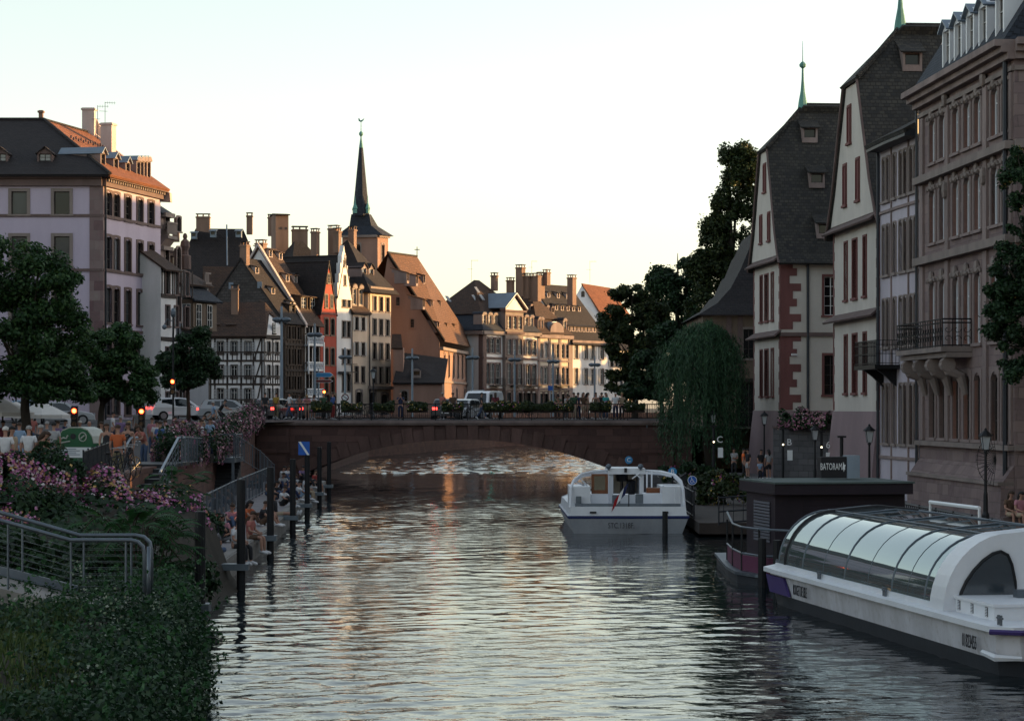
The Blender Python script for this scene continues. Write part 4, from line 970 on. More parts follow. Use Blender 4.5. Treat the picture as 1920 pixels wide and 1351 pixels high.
for px in (979, 990, 1000): B.dormer(at((onF(px)-a).length, .25, zz(622, 305)), n_, .95, 2.1, 1.4, 'arch', 'pinkplain', 'slate', 'frame', bars=(1, 1), rh=.35)
# pediment bay
pa, pc = onF(942)+n_*.5, onF(975.5)+n_*.5; Lp = (pc-pa).length; zt = zz(582, Zb)
pw = [dict(u=x, z=zz(b_, 304), w=.85, h=zz(t, 304)-zz(b_, 304), rise=.15, fm='frame', sm='stoned', sur=.12, bars=(1, 2)) for t, b_ in ((592, 616), (635, 664), (681, 720)) for x in (Lp*.2, Lp*.5, Lp*.8)]
pw += [dict(u=x, z=STREET, w=1.3, h=3.1, rise=.65, fm='framed', sm='stoned', sur=.15, bars=(1, 0)) for x in (Lp*.22, Lp*.5, Lp*.78)]
B.facade(pa, pc, STREET, zt, pw, mats=('stone',), part='pediment_bay'); B.facade(pa-n_*6, pa, STREET, zt, mats=('stone',), part='pediment_bay'); B.facade(pc, pc-n_*6, STREET, zt, mats=('stone',), part='pediment_bay')
q = B.part('pediment', 'white', 'stoned'); zp = zz(553, Zb)
q.prism([pa+UP*(zt+.25), pc+UP*(zt+.25), (pa+pc)/2+UP*zp], -n_*.5, 0)
q.obox(pa-u_*.4+n_*.3+UP*zt, u_*(Lp+.8), -n_*.8, UP*.25, 1)
for s0 in (pa-u_*.5, pc+u_*.5):
    p = s0+n_*.35+UP*(zt+.2); r = (pa+pc)/2+n_*.35+UP*(zp+.25); q.obox(p, r-p, -n_*.9, UP*.22, 1)
z_ = B.part('bay_roof', 'zinc')
for s0 in (pa-u_*.55, pc+u_*.55): z_.slab([s0+n_*.4+UP*(zt+.5), (pa+pc)/2+n_*.4+UP*(zp+.55), (pa+pc)/2-n_*7+UP*(zp+.55), s0-n_*7+UP*(zt+.5)], .1)
for py in (624, 672): B.band(pa, pc, zz(py, 304)-.15, .35, .25, 'string_course', ('stoned',))
for (px0, px1) in ((917, 936), (950, 968), (982, 1004)):
    p, r = onF(px0)+n_*.55, onF(px1)+n_*.55; k = MB(); z0 = zz(723, 304); d = (r-p)
    k.obox(p-n_*.5+UP*(z0-.12), d, n_*1.1, UP*.12); 
    for i in range(15): k.tube([p+d*i/14+n_*.5+UP*z0, p+d*i/14+n_*.5+UP*(z0+.95)], .02, 4)
    k.tube([p+n_*.5+UP*(z0+.95), r+n_*.5+UP*(z0+.95)], .035, 4); k.build('balcony', M['iron'], B.root)
for px, t, b_, w_ in ((927, 516, 545, .6), (957, 525, 560, .75), (976, 501, 556, 1.0), (988, 517, 560, .8), (1003, 517, 565, 1.5)):
    p = P(px, t, 309); B.chimney(p.x, p.y, zz(b_, 309), p.z, w_, .8, R(-36), 'chim', 2 if w_ < 1.2 else 3)
for px, py in ((896, 548), (905, 562), (891, 563), (842, 565)):
    p = P(px, py, 304); k = MB(); k.slab([p, p+u_*.55, p+u_*.55-n_*.6+UP*.75, p-n_*.6+UP*.75], .08); k.build('skylight', M['glassc'], B.root)
antenna(B, P(884, 530, 307), 3); antenna(B, P(997, 520, 309), 2.2, (.8, .2, 0))
B.fin()
# ornate rococo mansion
a, c = onF(1008.6), onF(1069); Zb = a.y
B = Bld('ornate_mansion', 'ornate sandstone mansion with curved gable and row of tiny roof dormers, dappled by sunset', 'building', (a.x, a.y, STREET))
kw = dict(w=.9, rise=.22, fm='frame', sm='pinkplain', sur=.14, bars=(1, 2))
ws = grid(a, (1013.5, 1023, 1035, 1045, 1054.5, 1064), ((640, 668), (685, 719)), **kw)+[dict(u=(onF(p)-a).length, z=STREET+.1, w=1.15, h=2.9, rise=.6, fm='framed', sm='stoned', sur=.15, bars=(1, 0)) for p in (1014, 1024, 1036, 1047, 1056, 1064)]
fr = house(B, a, c, 10, STREET, zz(627, Zb), zz(627, Zb)+.3, 'side', ('cream', 'pinkplain'), 'slate', ws, over=.05)
at, L, u_, n_ = fr['at'], fr['L'], fr['u'], fr['n']
mansard(B, fr, zz(626, Zb), zz(597, Zb), zz(546, Zb), 10, 'tilebr', 'tilebr')
B.band(fr['a'], fr['b'], zz(629, Zb)-.3, .45, .5, 'cornice', ('pinkplain',), ext=.2); B.band(fr['a'], fr['b'], zz(675, 306)-.1, .3, .18, 'string_course', ('pinkplain',)); B.band(fr['a'], fr['b'], zz(729, 306)-.1, .3, .18, 'string_course', ('pinkplain',))
q = B.part('pilasters', 'pinkplain')
for px in (1010, 1030, 1049.5, 1067.5): q.obox(onF(px)-u_*.25+n_*.003+UP*STREET, u_*.5, n_*.1, UP*(zz(630, Zb)-STREET))
for px in (1015, 1019, 1062): B.dormer(at((onF(px)-a).length, .25, zz(626, Zb)), n_, .9, 2.0, 1.4, 'arch', 'pinkplain', 'slate', 'frame', bars=(1, 1), rh=.4)
k = B.part('curved_gable', 'pinkplain', 'zinc'); ca, cb = onF(1030)+n_*.15, onF(1056)+n_*.15; Lc = (cb-ca).length; z0, z1 = zz(628, Zb), zz(602, Zb)
arc = [ca+u_*(Lc*(.5-.5*math.cos(math.pi*i/10)))+UP*(z0+(z1-z0)*math.sin(math.pi*i/10)**.7) for i in range(11)]
k.prism(arc, -n_*.35, 0); k.prism([x+UP*.1-n_*.36 for x in arc], -n_*4.5, 1)
for i in range(5):
    x = 2.2+i*1.25; B.dormer(fr['at'](x, 2.6, zz(582, Zb)), n_, .62, .8, 1.0, 'arch', 'pinkplain', 'tilebr', 'framed', bars=(0, 0), rh=.25)
p, r = onF(1032)+n_*.5, onF(1056)+n_*.5; kb = MB(); z0 = zz(722, 306)
kb.obox(p-n_*.5+UP*(z0-.12), r-p, n_*1.1, UP*.12)
for i in range(17): kb.tube([p+(r-p)*i/16+n_*.5+UP*z0, p+(r-p)*i/16+n_*.5+UP*(z0+.95)], .02, 4)
kb.tube([p+n_*.5+UP*(z0+.95), r+n_*.5+UP*(z0+.95)], .035, 4); kb.build('balcony', M['iron'], B.root)
for px, t, b_, w_ in ((1014, 515, 560, .75), (1025, 510, 535, .7)):
    p = P(px, t, 312); B.chimney(p.x, p.y, zz(b_, 312), p.z, w_, .8, R(-36), 'chim', 2)
B.fin()
# white shuttered house
a, c = onF(1069.6), onF(1141); Zb = a.y
B = Bld('white_shuttered_house', 'plain white house with grey shutters and tall dark tiled roof near the trees', 'building', (a.x, a.y, STREET))
kw = dict(w=.8, fm='frame', sm='stone', sur=.08, bars=(1, 1), shut='shutter', shw=.5)
ws = grid(a, (1080, 1098.5, 1111, 1128.5), ((640, 668), (687, 718)), **kw)+[dict(u=(onF(p)-a).length, z=STREET+.2, w=1, h=2.3, fm='framed', sm='stone', sur=.1) for p in (1080, 1098, 1128)]
fr = house(B, a, c, 13, STREET, zz(637, Zb), zz(530, Zb), 'side', ('white',), 'tile', ws, over=.6)
B.band(fr['a'], fr['b'], zz(640, Zb)-.2, .4, .4, 'cornice', ('pinkplain',)); q = B.part('quoins', 'pinkplain'); q.obox(fr['a']+fr['n']*.003+UP*STREET, fr['u']*.45, fr['n']*.07, UP*(zz(640, Zb)-STREET))
for t, n_ in ((.14, 8), (.52, 5), (.75, 3)):
    for i in range(n_): B.dormer(fr['slope'](1.2+(fr['L']-2.4)*(i+.3*(t > .3))/n_, t), fr['n'], .62, .75, 1.1, 'shed', 'chimw', 'tile', 'framed', bars=(0, 0), rh=.4)
p = P(1072, 520, 318); B.chimney(p.x, p.y, zz(572, 318), p.z, .9, .9, R(-36), 'chim', 2)
antenna(B, P(1106, 530, 321), 3)
B.fin()
a, c = onF(1141.6), onF(1192); Zb = a.y
B = Bld('end_house', 'last pale house of the row with dark shutters, half behind the chestnut tree', 'building', (a.x, a.y, STREET))
fr = house(B, a, c, 10, STREET, zz(654, Zb), zz(615, Zb), 'side', ('white',), 'tile', grid(a, (1147, 1156, 1164, 1174, 1184), ((656, 682), (697, 722)), w=.8, fm='framed', sm='stone', sur=.07, shut='shutter', shw=.4), over=.4)
B.fin()
# orange roofed gable house behind
a = pt(1078, 350); c = pt(1140, 350)
B = Bld('orange_roofed_house', 'white gabled house with bright orange tiled roof rising behind the dark roofs', 'building', (a.x, a.y, STREET))
dg = dirv(52); g0_ = pt(1076, 345); g1 = onl(1092, g0_, dirv(-1)); 
A1 = P(1080, 552, 345); ap = P(1092, 533, 348); bt = P(1134, 602, 345)
wl = B.part('wall', 'white'); wl.prism([ap, P(1079, 556, 346.5), P(1079, 780, 346.5), P(1132, 780, 343.5), P(1132, 604, 343.5)], (.3, .5, 0))
rf = B.part('roof', 'tileor'); b2 = ap+Vector((4.3, 5, -.25)); rf.slab([ap+Vector((-.1, -.2, .15)), bt+Vector((0, -2, .1)), bt+Vector((4.8, 3.5, -.1)), b2], .18)
B.win(P(1093, 570, 345.3)*1-Vector((0, .25, 0)), Vector((.996, -.06, 0)), '', zz(557, 345.4), w=.5, h=.9, rise=.2, fm='framed', sm='white', sur=.06, dep=-.03, sill=False)
B.fin()
# ---------------------------------------------------------------- right bank: old butchers hall with two gabled wings
def wing(name, label, fpx, fZ, npx, nZ, side, gwin, uwin, dormers, ridge_px, top_beyond):
    a, c = pt(fpx, fZ), pt(npx, nZ); u = (c-a); L = u.length; u /= L; n = Vector((u.y, -u.x, 0)); QZ = .5
    B = Bld(name, label, 'building', (c.x, c.y, QZ)); W = lambda t, z, o=0: a+u*(L*t)+n*o+UP*z
    z1, z2, zg, zr = 9.0, 13.6, 20.5, 23.4
    hp = lambda px, y: None
    ws = []
    for t, wd, zb, zt in gwin: ws.append(dict(u=L*t, z=zb, w=wd, h=zt-zb, fm='shutterr', sm='redstone', gm='shutterr', sur=.10, bars=(0, 1) if wd < .75 else (1, 1), sill=True, fw=.07))
    # battered pink base
    b = B.part('base', 'pinkbase'); zb = 4.45
    far, near = a, c; s_ = -n*side
    b.mesh([W(0, QZ, .5), W(1, QZ, .5)+u*.35, W(1, zb, .05), W(0, zb, .05)], [(0, 1, 2, 3)])
    b.mesh([W(1, QZ, .5)+u*.35, c+s_+u*.35+UP*QZ, c+s_+UP*zb+u*.03, W(1, zb, .05)+u*.03], [(0, 1, 2, 3)])
    B.facade(a, c, zb, z2, ws, mats=('boucherie', 'redstone'))
    e = c-n*side; sw = [dict(u=3.1, z=z, w=.85, h=h, fm='frame', sm='redstone', sur=.14, bars=(1, 3)) for z, h in ((5.4, 2.4), (10.2, 2.35))] if side > 3 else []
    if side > 3: sw[0].update(fm='framed')
    B.facade(c, e, zb if side < 3 else QZ, z2, sw, mats=('boucherie',)); B.facade(e, e-u*L, QZ, z2, mats=('boucherie',)); B.facade(a-n*side, a, QZ, z2, mats=('boucherie',))
    # upper gable
    g = B.part('gable', 'boucherie'); uo = .12
    g.prism([W(-.01, z2+.25, uo), W(1.01, z2+.25, uo), W(.905, z2+1.9, uo), W(.645, zg, uo), W(.355, zg, uo), W(.095, z2+1.9, uo)], -n*.4)
    for t, zb_, zt_, wd in uwin: B.win(W(t, 0, uo), u, '', zb_, w=wd, h=zt_-zb_, fm='shutterr', sm='redstone', gm='shutterr', sur=.09, dep=-.012, bars=(0, 0))
    k = B.part('string_roof', 'stoned')
    for z, o, r in ((z1, .5, .35), (z2-.1, .55, .4)):
        k.slab([W(-.05, z-.02, o), W(1.05, z-.02, o), W(1.0, z+r, .0), W(0, z+r, .0)], .1)
    k.obox(c+u*.003+UP*(z1-.05), -n*side, u*.16, UP*.22)
    q, q2, q3 = MB(), MB(), MB()
    rn_ = random.Random(3)
    for z0, zt in ((4.5, z1-.06), (z1+.36, z2-.12)):
        z = z0; i = 0
        while z < zt-.05:
            h = min(.46, zt-z); w1 = (.75, 1.25, .55, 1.0)[i % 4]; w2 = (.45, .28)[i % 2]
            q.obox(c+u*.002-n*(-.0)+UP*z, -n*w1, u*.035, UP*h); q2.obox(c+n*.002+UP*z, -u*w2, n*.03, UP*h); q3.obox(a+n*.002+UP*z, u*w2*.6, n*.03, UP*h); z += h; i += 1
    for k_ in (q, q2, q3): k_.build('quoins', M['redstone'], B.root)
    # roof: two steep slopes with a kick at the eaves and a hipped top
    r = B.part('roof', 'tilemoss'); rid = 2.3; yb = top_beyond
    def S(t, z, y): return a+u*(L*t)-n*y+UP*z
    for sg in (0, 1):
        f = (lambda t: 1-t) if sg == 0 else (lambda t: t)
        prof = [(1.09, z2-.28), (1.035, z2+.30), (.92, z2+1.9), (.66, zg+.1)]
        for (t0, a0), (t1, a1) in zip(prof, prof[1:]):
            p = [S(f(t0), a0, -.22), S(f(t0), a0, yb), S(f(t1), a1, yb), S(f(t1), a1, -.22)]; r.slab(p, .16)
        r.slab([S(f(.66), zg+.1, -.22), S(f(.66), zg+.1, yb), S(f(.48), zr, yb), S(f(.48), zr, rid)], .16)
    r.slab([S(.30, zg+.1, -.35), S(.70, zg+.1, -.35), S(.48, zr, rid)], .16)
    hb = B.part('ridge_tiles', 'tilemoss'); hb.tube([S(.48, zr+.05, rid), S(.48, zr+.05, yb)], .13, 6); hb.tube([S(.70, zg+.1, -.35), S(.48, zr+.05, rid)], .1, 6)
    fr_ = B.part('barge_board', 'stoned')
    for sg in (0, 1):
        f = (lambda t: 1-t) if sg == 0 else (lambda t: t)
        fr_.tube([S(f(1.09), z2-.30, -.27), S(f(1.035), z2+.2, -.27), S(f(.92), z2+1.8, -.27), S(f(.66), zg, -.27)], .07, 5)
    # copper finial
    cf = B.part('finial', 'copper'); b0 = S(.48, zr, rid)
    cf.lathe(b0, [(.32, -.2), (.26, .25), (.14, .9), (.08, 1.6), (.06, 2.3), (.20, 2.42), (.22, 2.55), (.12, 2.68), (.03, 2.75), (.015, 4.0)], 8)
    # dormers on the near slope
    for y, z in dormers:
        t = .92-(.26)*(z-z2-1.9)/(zg-z2-1.9); 
        if z < z2+1.9: t = 1.035-.115*(z-z2-.3)/1.6
        t = t if z < zg else .66-.18*(z-zg)/(zr-zg)
        B.dormer(S(t, z, y)+u*.28, u, .95, .72, 1.3, 'shed', 'pinkplain', 'tilemoss', 'framed', bars=(0, 0), rh=.95)
    return B, u, n, L, a, c
gw = [(t, wd, b_, t_) for b_, t_ in ((5.35, 8.2), (10.0, 12.85)) for t, wd in ((.30, .65), (.50, 1.0), (.72, .65))]
B, u, n, L, a, c = wing('gabled_hall', 'farther hall wing with red quoins and three dormers in its steep mossy roof', 1413.5, 149.6, 1463.5, 141.5, 9, gw,
    [(.50, 18.0, 19.7, .7), (.36, 14.9, 16.6, .62), (.66, 14.9, 16.6, .62)], [(2.45, 21.2), (2.6, 18.3), (2.75, 15.1)], 1505, 11)
pipe(B, c+u*.12-n*1.65, .5, 13.3, .08)
cm = MB(); p = c+u*.1-n*.75+UP*7.8; cm.tube([p, p+u*.3], .03, 6); cm.box(p+u*.35+UP*.02, (.35, .14, .14), 0, R(200)); cm.build('security_camera', M['frame'], B.root)
B.fin()
B, u, n, L, a, c = wing('gabled_hall', 'nearer hall wing with tall pink base, finial cut by the top picture edge', 1563, 120.5, 1647.5, 110.0, 6, gw,
    [(.43, 17.7, 19.5, .75), (.33, 14.7, 16.7, .72), (.62, 14.7, 16.7, .72)], [(2.5, 21.2)], 1680, 9)
B.fin()
# courtyard wall between the wings with a flower bed on top
a, c = P(1458, 890, 136.5), P(1566, 890, 133)
B = Bld('courtyard_wall', 'dark rubble terrace wall between the two gabled wings', 'wall', (a.x, a.y, .5))
b = B.part('body', 'greywall'); b.obox((a.x-.2, a.y, .5), (c.x-a.x+.6, c.y-a.y, 0), (0, .6, 0), (0, 0, 2.95)); b2 = B.part('coping', 'stoned'); b2.obox((a.x-.25, a.y-.08, 3.45), (c.x-a.x+.6, c.y-a.y, 0), (0, .76, 0), (0, 0, .12))
B.fin()
# building with the sweeping roof behind the willow
Zb = 160.0
a = pt(1318, Zb); c = pt(1478, Zb); B = Bld('sweeping_roof_house', 'brown plastered building with dark flaring roof behind the willow', 'building', (a.x, a.y, .5))
B.facade(a, c, .5, zz(587, Zb), [dict(u=(1404-1318)/27.5, z=zz(672, Zb), w=.75, h=2.0, fm='framed', sm='stone', sur=.15), dict(u=(1404-1318)/27.5, z=zz(800, Zb), w=1.5, h=3.0, fm='framed', sm='timber', sur=.1)], mats=('brown',))
B.facade(a+Vector((0, 16, 0)), a, .5, zz(587, Zb), mats=('brown',))
B.band(a, c, zz(592, Zb), .2, .15); B.band(a, c, zz(716, Zb), .25, .3, 'string_course', ('timber',))
q = B.part('posts', 'stoned')
for px in (1362, 1383): q.obox(pt(px, Zb)+Vector((0, -.06, zz(716, Zb))), (.35, 0, 0), (0, .055, 0), (0, 0, zz(592, Zb)-zz(716, Zb)))
pr = [(1309, 590, 159.4), (1345, 568, 160.6), (1370, 540, 161.8), (1390, 502, 163), (1405, 465, 164), (1420, 430, 165)]
r = B.part('roof', 'tile')
for (x0, y0, w0), (x1, y1, w1) in zip(pr, pr[1:]):
    p, s_ = P(x0, y0, w0), P(x1, y1, w1); r.mesh([p, (22, w0, p.z), (22, w1, s_.z), s_], [(0, 1, 2, 3)]); r.mesh([p, s_, (s_.x, 176-w1+165, s_.z), (p.x, 176, p.z)], [(0, 1, 2, 3)])
B.fin()
# white plaster house with paired arched windows, curving
a, m_, c = pt(1650, 109), pt(1684, 105.5), pt(1723.5, 102.2)
B = Bld('paired_window_house', 'pale lilac house with narrow arched windows in pairs and an iron balcony', 'building', (a.x, a.y, .5))
zt = 16.6
for p, r, wpx, spx in ((a, m_, (1658, 1665.5, 1678), 1671.5), (m_, c, (1690, 1698, 1709.5, 1718), 1703.5)):
    Lh = (r-p).length; u = (r-p)/Lh; nn = Vector((u.y, -u.x, 0)); at_ = lambda px: (onl(px, p, u)-p).length
    B.facade(p, r, .5, zt, [dict(u=at_(px), z=z, w=.55, h=h, rise=.24, fm='framed', sm='stone', sur=.07, bars=(0, 2)) for z, h in ((14.1, 2.0), (10.7, 2.3), (7.4, 2.2), (3.0, 2.7)) for px in wpx], mats=('lilac',))
    q = B.part('pilasters', 'pinkplain'); q.obox(p+u*at_(spx)+nn*.003+UP*.5, u*.13, nn*.06, UP*(zt-.5))
    for z in (13.55, 2.3): B.band(p, r, z, .13, .08, 'string_course', ('pinkplain',))
    B.band(p, r, zt-.15, .3, .65, 'cornice', ('pipe',))
    r_ = B.part('roof', 'tilemoss'); r_.slab([p+nn*.75+UP*(zt+.15), r+nn*.75+UP*(zt+.15), r-nn*5+UP*(zt+3.2), p-nn*5+UP*(zt+3.2)], .2)
nn = Vector((-1, -.08, 0)); B.facade(c, c-nn*3, .5, zt, mats=('lilac',)); B.facade(a-nn*3, a, .5, zt, mats=('lilac',))
k = MB(); p, r = a+(m_-a)*-.1, m_+(c-m_)*.1; d = r-p; z0 = 6.55; nb = Vector((d.y, -d.x, 0)).normalized()
k.obox(p+UP*(z0-.18), d, nb*1.15, UP*.18); pr_ = [p+nb*.05, p+nb*1.1, r+nb*1.1, r+nb*.05]
for s0, s1 in zip(pr_, pr_[1:]):
    for zz_ in (.08, .5, .9, 1.1): k.tube([s0+UP*(z0+zz_), s1+UP*(z0+zz_)], .022, 4)
    m2 = max(4, int((s1-s0).length/.14))
    for i in range(m2+1): k.tube([s0.lerp(s1, i/m2)+UP*z0, s0.lerp(s1, i/m2)+UP*(z0+1.1)], .016, 4)
for t in (.2, .8): 
    s0 = p+d*t; k.prism([s0+UP*(z0-.18), s0+nb*.95+UP*(z0-.18), s0+nb*.5+UP*(z0-.5), s0+UP*(z0-1.0)], d.normalized()*.25)
k.build('balcony', M['iron'], B.root)
pipe(B, a+Vector((-.12, -.1, 0)), .5, zt, .07); pipe(B, c+Vector((-.12, -.1, 0)), .5, 18.3, .08)
B.fin()
# big sandstone apartment house
a, c = pt(1725, 102), pt(1902, 87.2)
B = Bld('sandstone_building', 'tall carved pink sandstone apartment house with scrolled iron balcony and white dormers', 'building', (c.x, c.y, .5))
u = (c-a).normalized(); n = Vector((u.y, -u.x, 0)); L = (c-a).length; ze = 18.1
lnS = lambda px: (onl(px, a, u)-a).length
pxs = (1749, 1768, 1793, 1814, 1834, 1866, 1887); xs_ = [lnS(p) for p in pxs]
ws = []
for z, h, rise in ((15.0, 1.9, .25), (11.6, 2.3, .3), (7.15, 2.85, .35), (3.35, 2.65, .3)):
    ws += [dict(u=x, z=z, w=1.0, h=h, rise=rise, fm='whitep' if z > 5 else 'framed', sm='pinkplain', gm='glass', sur=.2, bars=(1, 1) if z > 5 else (1, 2), fw=.11 if z > 5 else .06) for x in xs_]
B.facade(a, c, 3.0, ze, ws, mats=('pinkstone',)); B.facade(a, c, .5, 3.0, mats=('pinkstone',))
c2 = c+Vector((9, -.6, 0)); B.facade(c, c2, .5, ze, [dict(u=3.5, z=z, w=1.1, h=h, rise=.3, fm='frame', sm='pinkplain', sur=.2, bars=(1, 1)) for z, h in ((15.0, 1.9), (11.6, 2.3), (7.15, 2.85), (3.35, 2.65))], mats=('pinkstone',)); B.facade(a-n*9, a, .5, ze, mats=('pinkstone',))
pl = B.part('plinth', 'pinkstone'); pl.prism([a+n*.02+UP*.5, a+n*.55+UP*.5, a+n*.5+UP*1.75, a+n*.02+UP*2.45], u*L); B.band(a, c, 1.72, .14, .62, 'string_course', ('stone',))
for z, h, o in ((3.02, .2, .25), (10.75, .32, .35), (14.25, .30, .35), (17.15, .18, .12)): B.band(a, c, z, h, o, 'string_course', ('pinkplain',)); B.band(c, c2, z, h, o, 'string_course', ('pinkplain',))
for z, h, o in ((ze-.55, .25, .3), (ze-.3, .22, .55), (ze-.08, .25, .8)): B.band(a, c, z, h, o, 'cornice', ('pinkplain',), ext=.2); B.band(c, c2, z, h, o, 'cornice', ('pinkplain',))
q = B.part('pilasters', 'pinkplain')
for px in (1731, 1778, 1850, 1896):
    x = lnS(px)
    for z0, z1 in ((3.25, 10.7), (11.1, 14.2), (14.6, 17.1)): q.obox(a+u*(x-.28)+n*.003+UP*z0, u*.56, n*.10, UP*(z1-z0))
# carved heads over the windows and consoles
cv = B.part('carving', 'stone')
for x in xs_:
    for z, s_ in ((14.05, .34), (10.15, .42), (17.05, .24)):
        p = a+u*x+n*.08+UP*z
        cv.ball(p, (.12, .30*s_/.34, s_*.7), 6)
        for sg in (-1, 1):
            pts = [p+u*sg*(.1+.12*i)+UP*(-.04-.10*math.sin(i*1.3)-.03*i)+n*.02 for i in range(6)]; cv.tube(pts, [.1, .11, .09, .07, .06, .04], 6)
for px in (1778, 1850): 
    for z in (13.6, 17.4): B.part('carved_head', 'stone').ball(a+u*lnS(px)+n*.16+UP*z, (.14, .26, .38), 6)
# balcony
bk = thing_ = None
k = MB(); x0, x1 = lnS(1733), lnS(1823); z0 = 7.05; p, r = a+u*x0, a+u*x1
st = B.part('balcony_slab', 'stone'); st.obox(p+UP*(z0-.2), r-p, n*1.25, UP*.2); st.obox(p+n*.003+UP*(z0-.42), r-p, n*1.05, UP*.2)
for t in (.08, .35, .62, .92):
    s0 = p+(r-p)*t; pts = [s0+n*1.0+UP*(z0-.5), s0+n*.75+UP*(z0-.95), s0+n*.3+UP*(z0-1.15), s0+n*.1+UP*(z0-1.9)]; st.tube(pts, [.2, .24, .22, .12], 8)
    st.tube([s0-u*.22+n*.85+UP*(z0-.7), s0+u*.22+n*.85+UP*(z0-.7)], .3, 10)
rail = [p+n*.05, p+n*1.18, r+n*1.18, r+n*.05]
for s0, s1 in zip(rail, rail[1:]):
    d = s1-s0; Ls = d.length; d = d.normalized()
    for z in (.05, .95, 1.1): k.tube([s0+UP*(z0+z), s1+UP*(z0+z)], .03, 5)
    m2 = max(2, round(Ls/.42))
    for i in range(m2+1): k.tube([s0+d*Ls*i/m2+UP*z0, s0+d*Ls*i/m2+UP*(z0+1.1)], .02, 4)
    for i in range(m2):
        cx_ = s0+d*Ls*(i+.5)/m2; R0 = Ls/m2*.48
        for zc, sg in ((.30, 1), (.70, -1)):
            sp_ = [cx_+d*(R0*(1-.13*j)*math.cos(j*.75*sg))+UP*(z0+zc+R0*(1-.13*j)*math.sin(j*.75*sg)) for j in range(7)]; k.tube(sp_, .018, 4)
k.build('balcony_railing', M['iron'], B.root)
# mansard and dormers
mr = B.part('mansard_roof', 'slate'); mr.slab([a+n*.4+UP*(ze+.2), c+n*.4+UP*(ze+.2), c-n*1.3+UP*(ze+2.9), a-n*1.3+UP*(ze+2.9)], .15); mr.slab([a-n*1.2+UP*(ze+2.85), c-n*1.2+UP*(ze+2.85), c-n*6+UP*(ze+3.9), a-n*6+UP*(ze+3.9)], .15)
mr.slab([c+n*.4+UP*(ze+.2), c2+Vector((0, -.4, ze+.2)), c2+Vector((0, 2, ze+2.9)), c-n*1.3+UP*(ze+2.9)], .15)
for px in (1779, 1801, 1824, 1848, 1880): B.dormer(a+u*lnS(px)+n*.12+UP*(ze+.25), n, 1.25, 1.95, 1.9, 'gable', 'whitep', 'zinc', 'frame', bars=(1, 1), rh=.35)
lw_ = B.part('party_wall', 'chimw'); lw_.prism([a+n*.2+UP*(ze+.2), a-n*1.4+UP*(ze+3.2), a-n*6+UP*(ze+4), a-n*6+UP*ze], u*.4)
pipe(B, c+n*.2-u*.55, .5, ze-.2, .09)
B.fin()
# ---------------------------------------------------------------- vegetation
nr = np.random.default_rng(11)
def leaf_mesh(name, pos, nrm, size, mat, asp=1.6, fold=True):
    """one small pointed leaf per point; all vectorised"""
    n = len(pos); nrm = nrm/np.linalg.norm(nrm, axis=1, keepdims=True)
    t = nr.normal(size=(n, 3)); t -= (t*nrm).sum(1, keepdims=True)*nrm; t /= np.linalg.norm(t, axis=1, keepdims=True)+1e-9
    s = np.cross(nrm, t); sz = (size*nr.uniform(.6, 1.35, n))[:, None]
    v = np.stack([pos-t*sz*asp/2, pos+s*sz/2+nrm*sz*.12, pos+t*sz*asp/2-nrm*sz*.1, pos-s*sz/2+nrm*sz*.12], 1).reshape(-1, 3)
    me = bpy.data.meshes.new(name); me.vertices.add(4*n); me.vertices.foreach_set('co', v.ravel())
    me.loops.add(4*n); me.loops.foreach_set('vertex_index', np.arange(4*n)); me.polygons.add(n)
    me.polygons.foreach_set('loop_start', np.arange(0, 4*n, 4)); me.polygons.foreach_set('loop_total', np.full(n, 4))
    me.materials.append(mat); me.update(); me.validate(); return me
def blob_points(blobs, n, shell=.75):
    """blobs: (cx,cy,cz,rx,ry,rz); points near each blob's surface"""
    B_ = np.array(blobs); vol = (B_[:, 3]*B_[:, 4]*B_[:, 5])**(2/3); k = nr.choice(len(B_), n, p=vol/vol.sum())
    d = nr.normal(size=(n, 3)); d /= np.linalg.norm(d, axis=1, keepdims=True)
    r = np.where(nr.random(n) < shell, nr.uniform(.6, 1.22, n), nr.uniform(.1, .8, n))[:, None]*np.where(nr.random(n) < .06, 1.35, 1)[:, None]
    p = B_[k, :3]+d*r*B_[k, 3:6]
    nm = d*.7+nr.normal(size=(n, 3))*.55+np.array([0, 0, .45]); return p, nm
def sub_blobs(c, r, n, s0, s1, flat=.75, bottom=-.55):
    out = []; n = int(n*1.9); s0, s1 = s0*.62, s1*.80
    while len(out) < n:
        d = nr.normal(size=3); d /= np.linalg.norm(d)
        if d[2] < bottom: continue
        q = nr.uniform(.45, 1.0)**.6; s = nr.uniform(s0, s1)
        out.append((c[0]+d[0]*r[0]*q, c[1]+d[1]*r[1]*q, c[2]+d[2]*r[2]*q, s, s, s*flat))
    return out
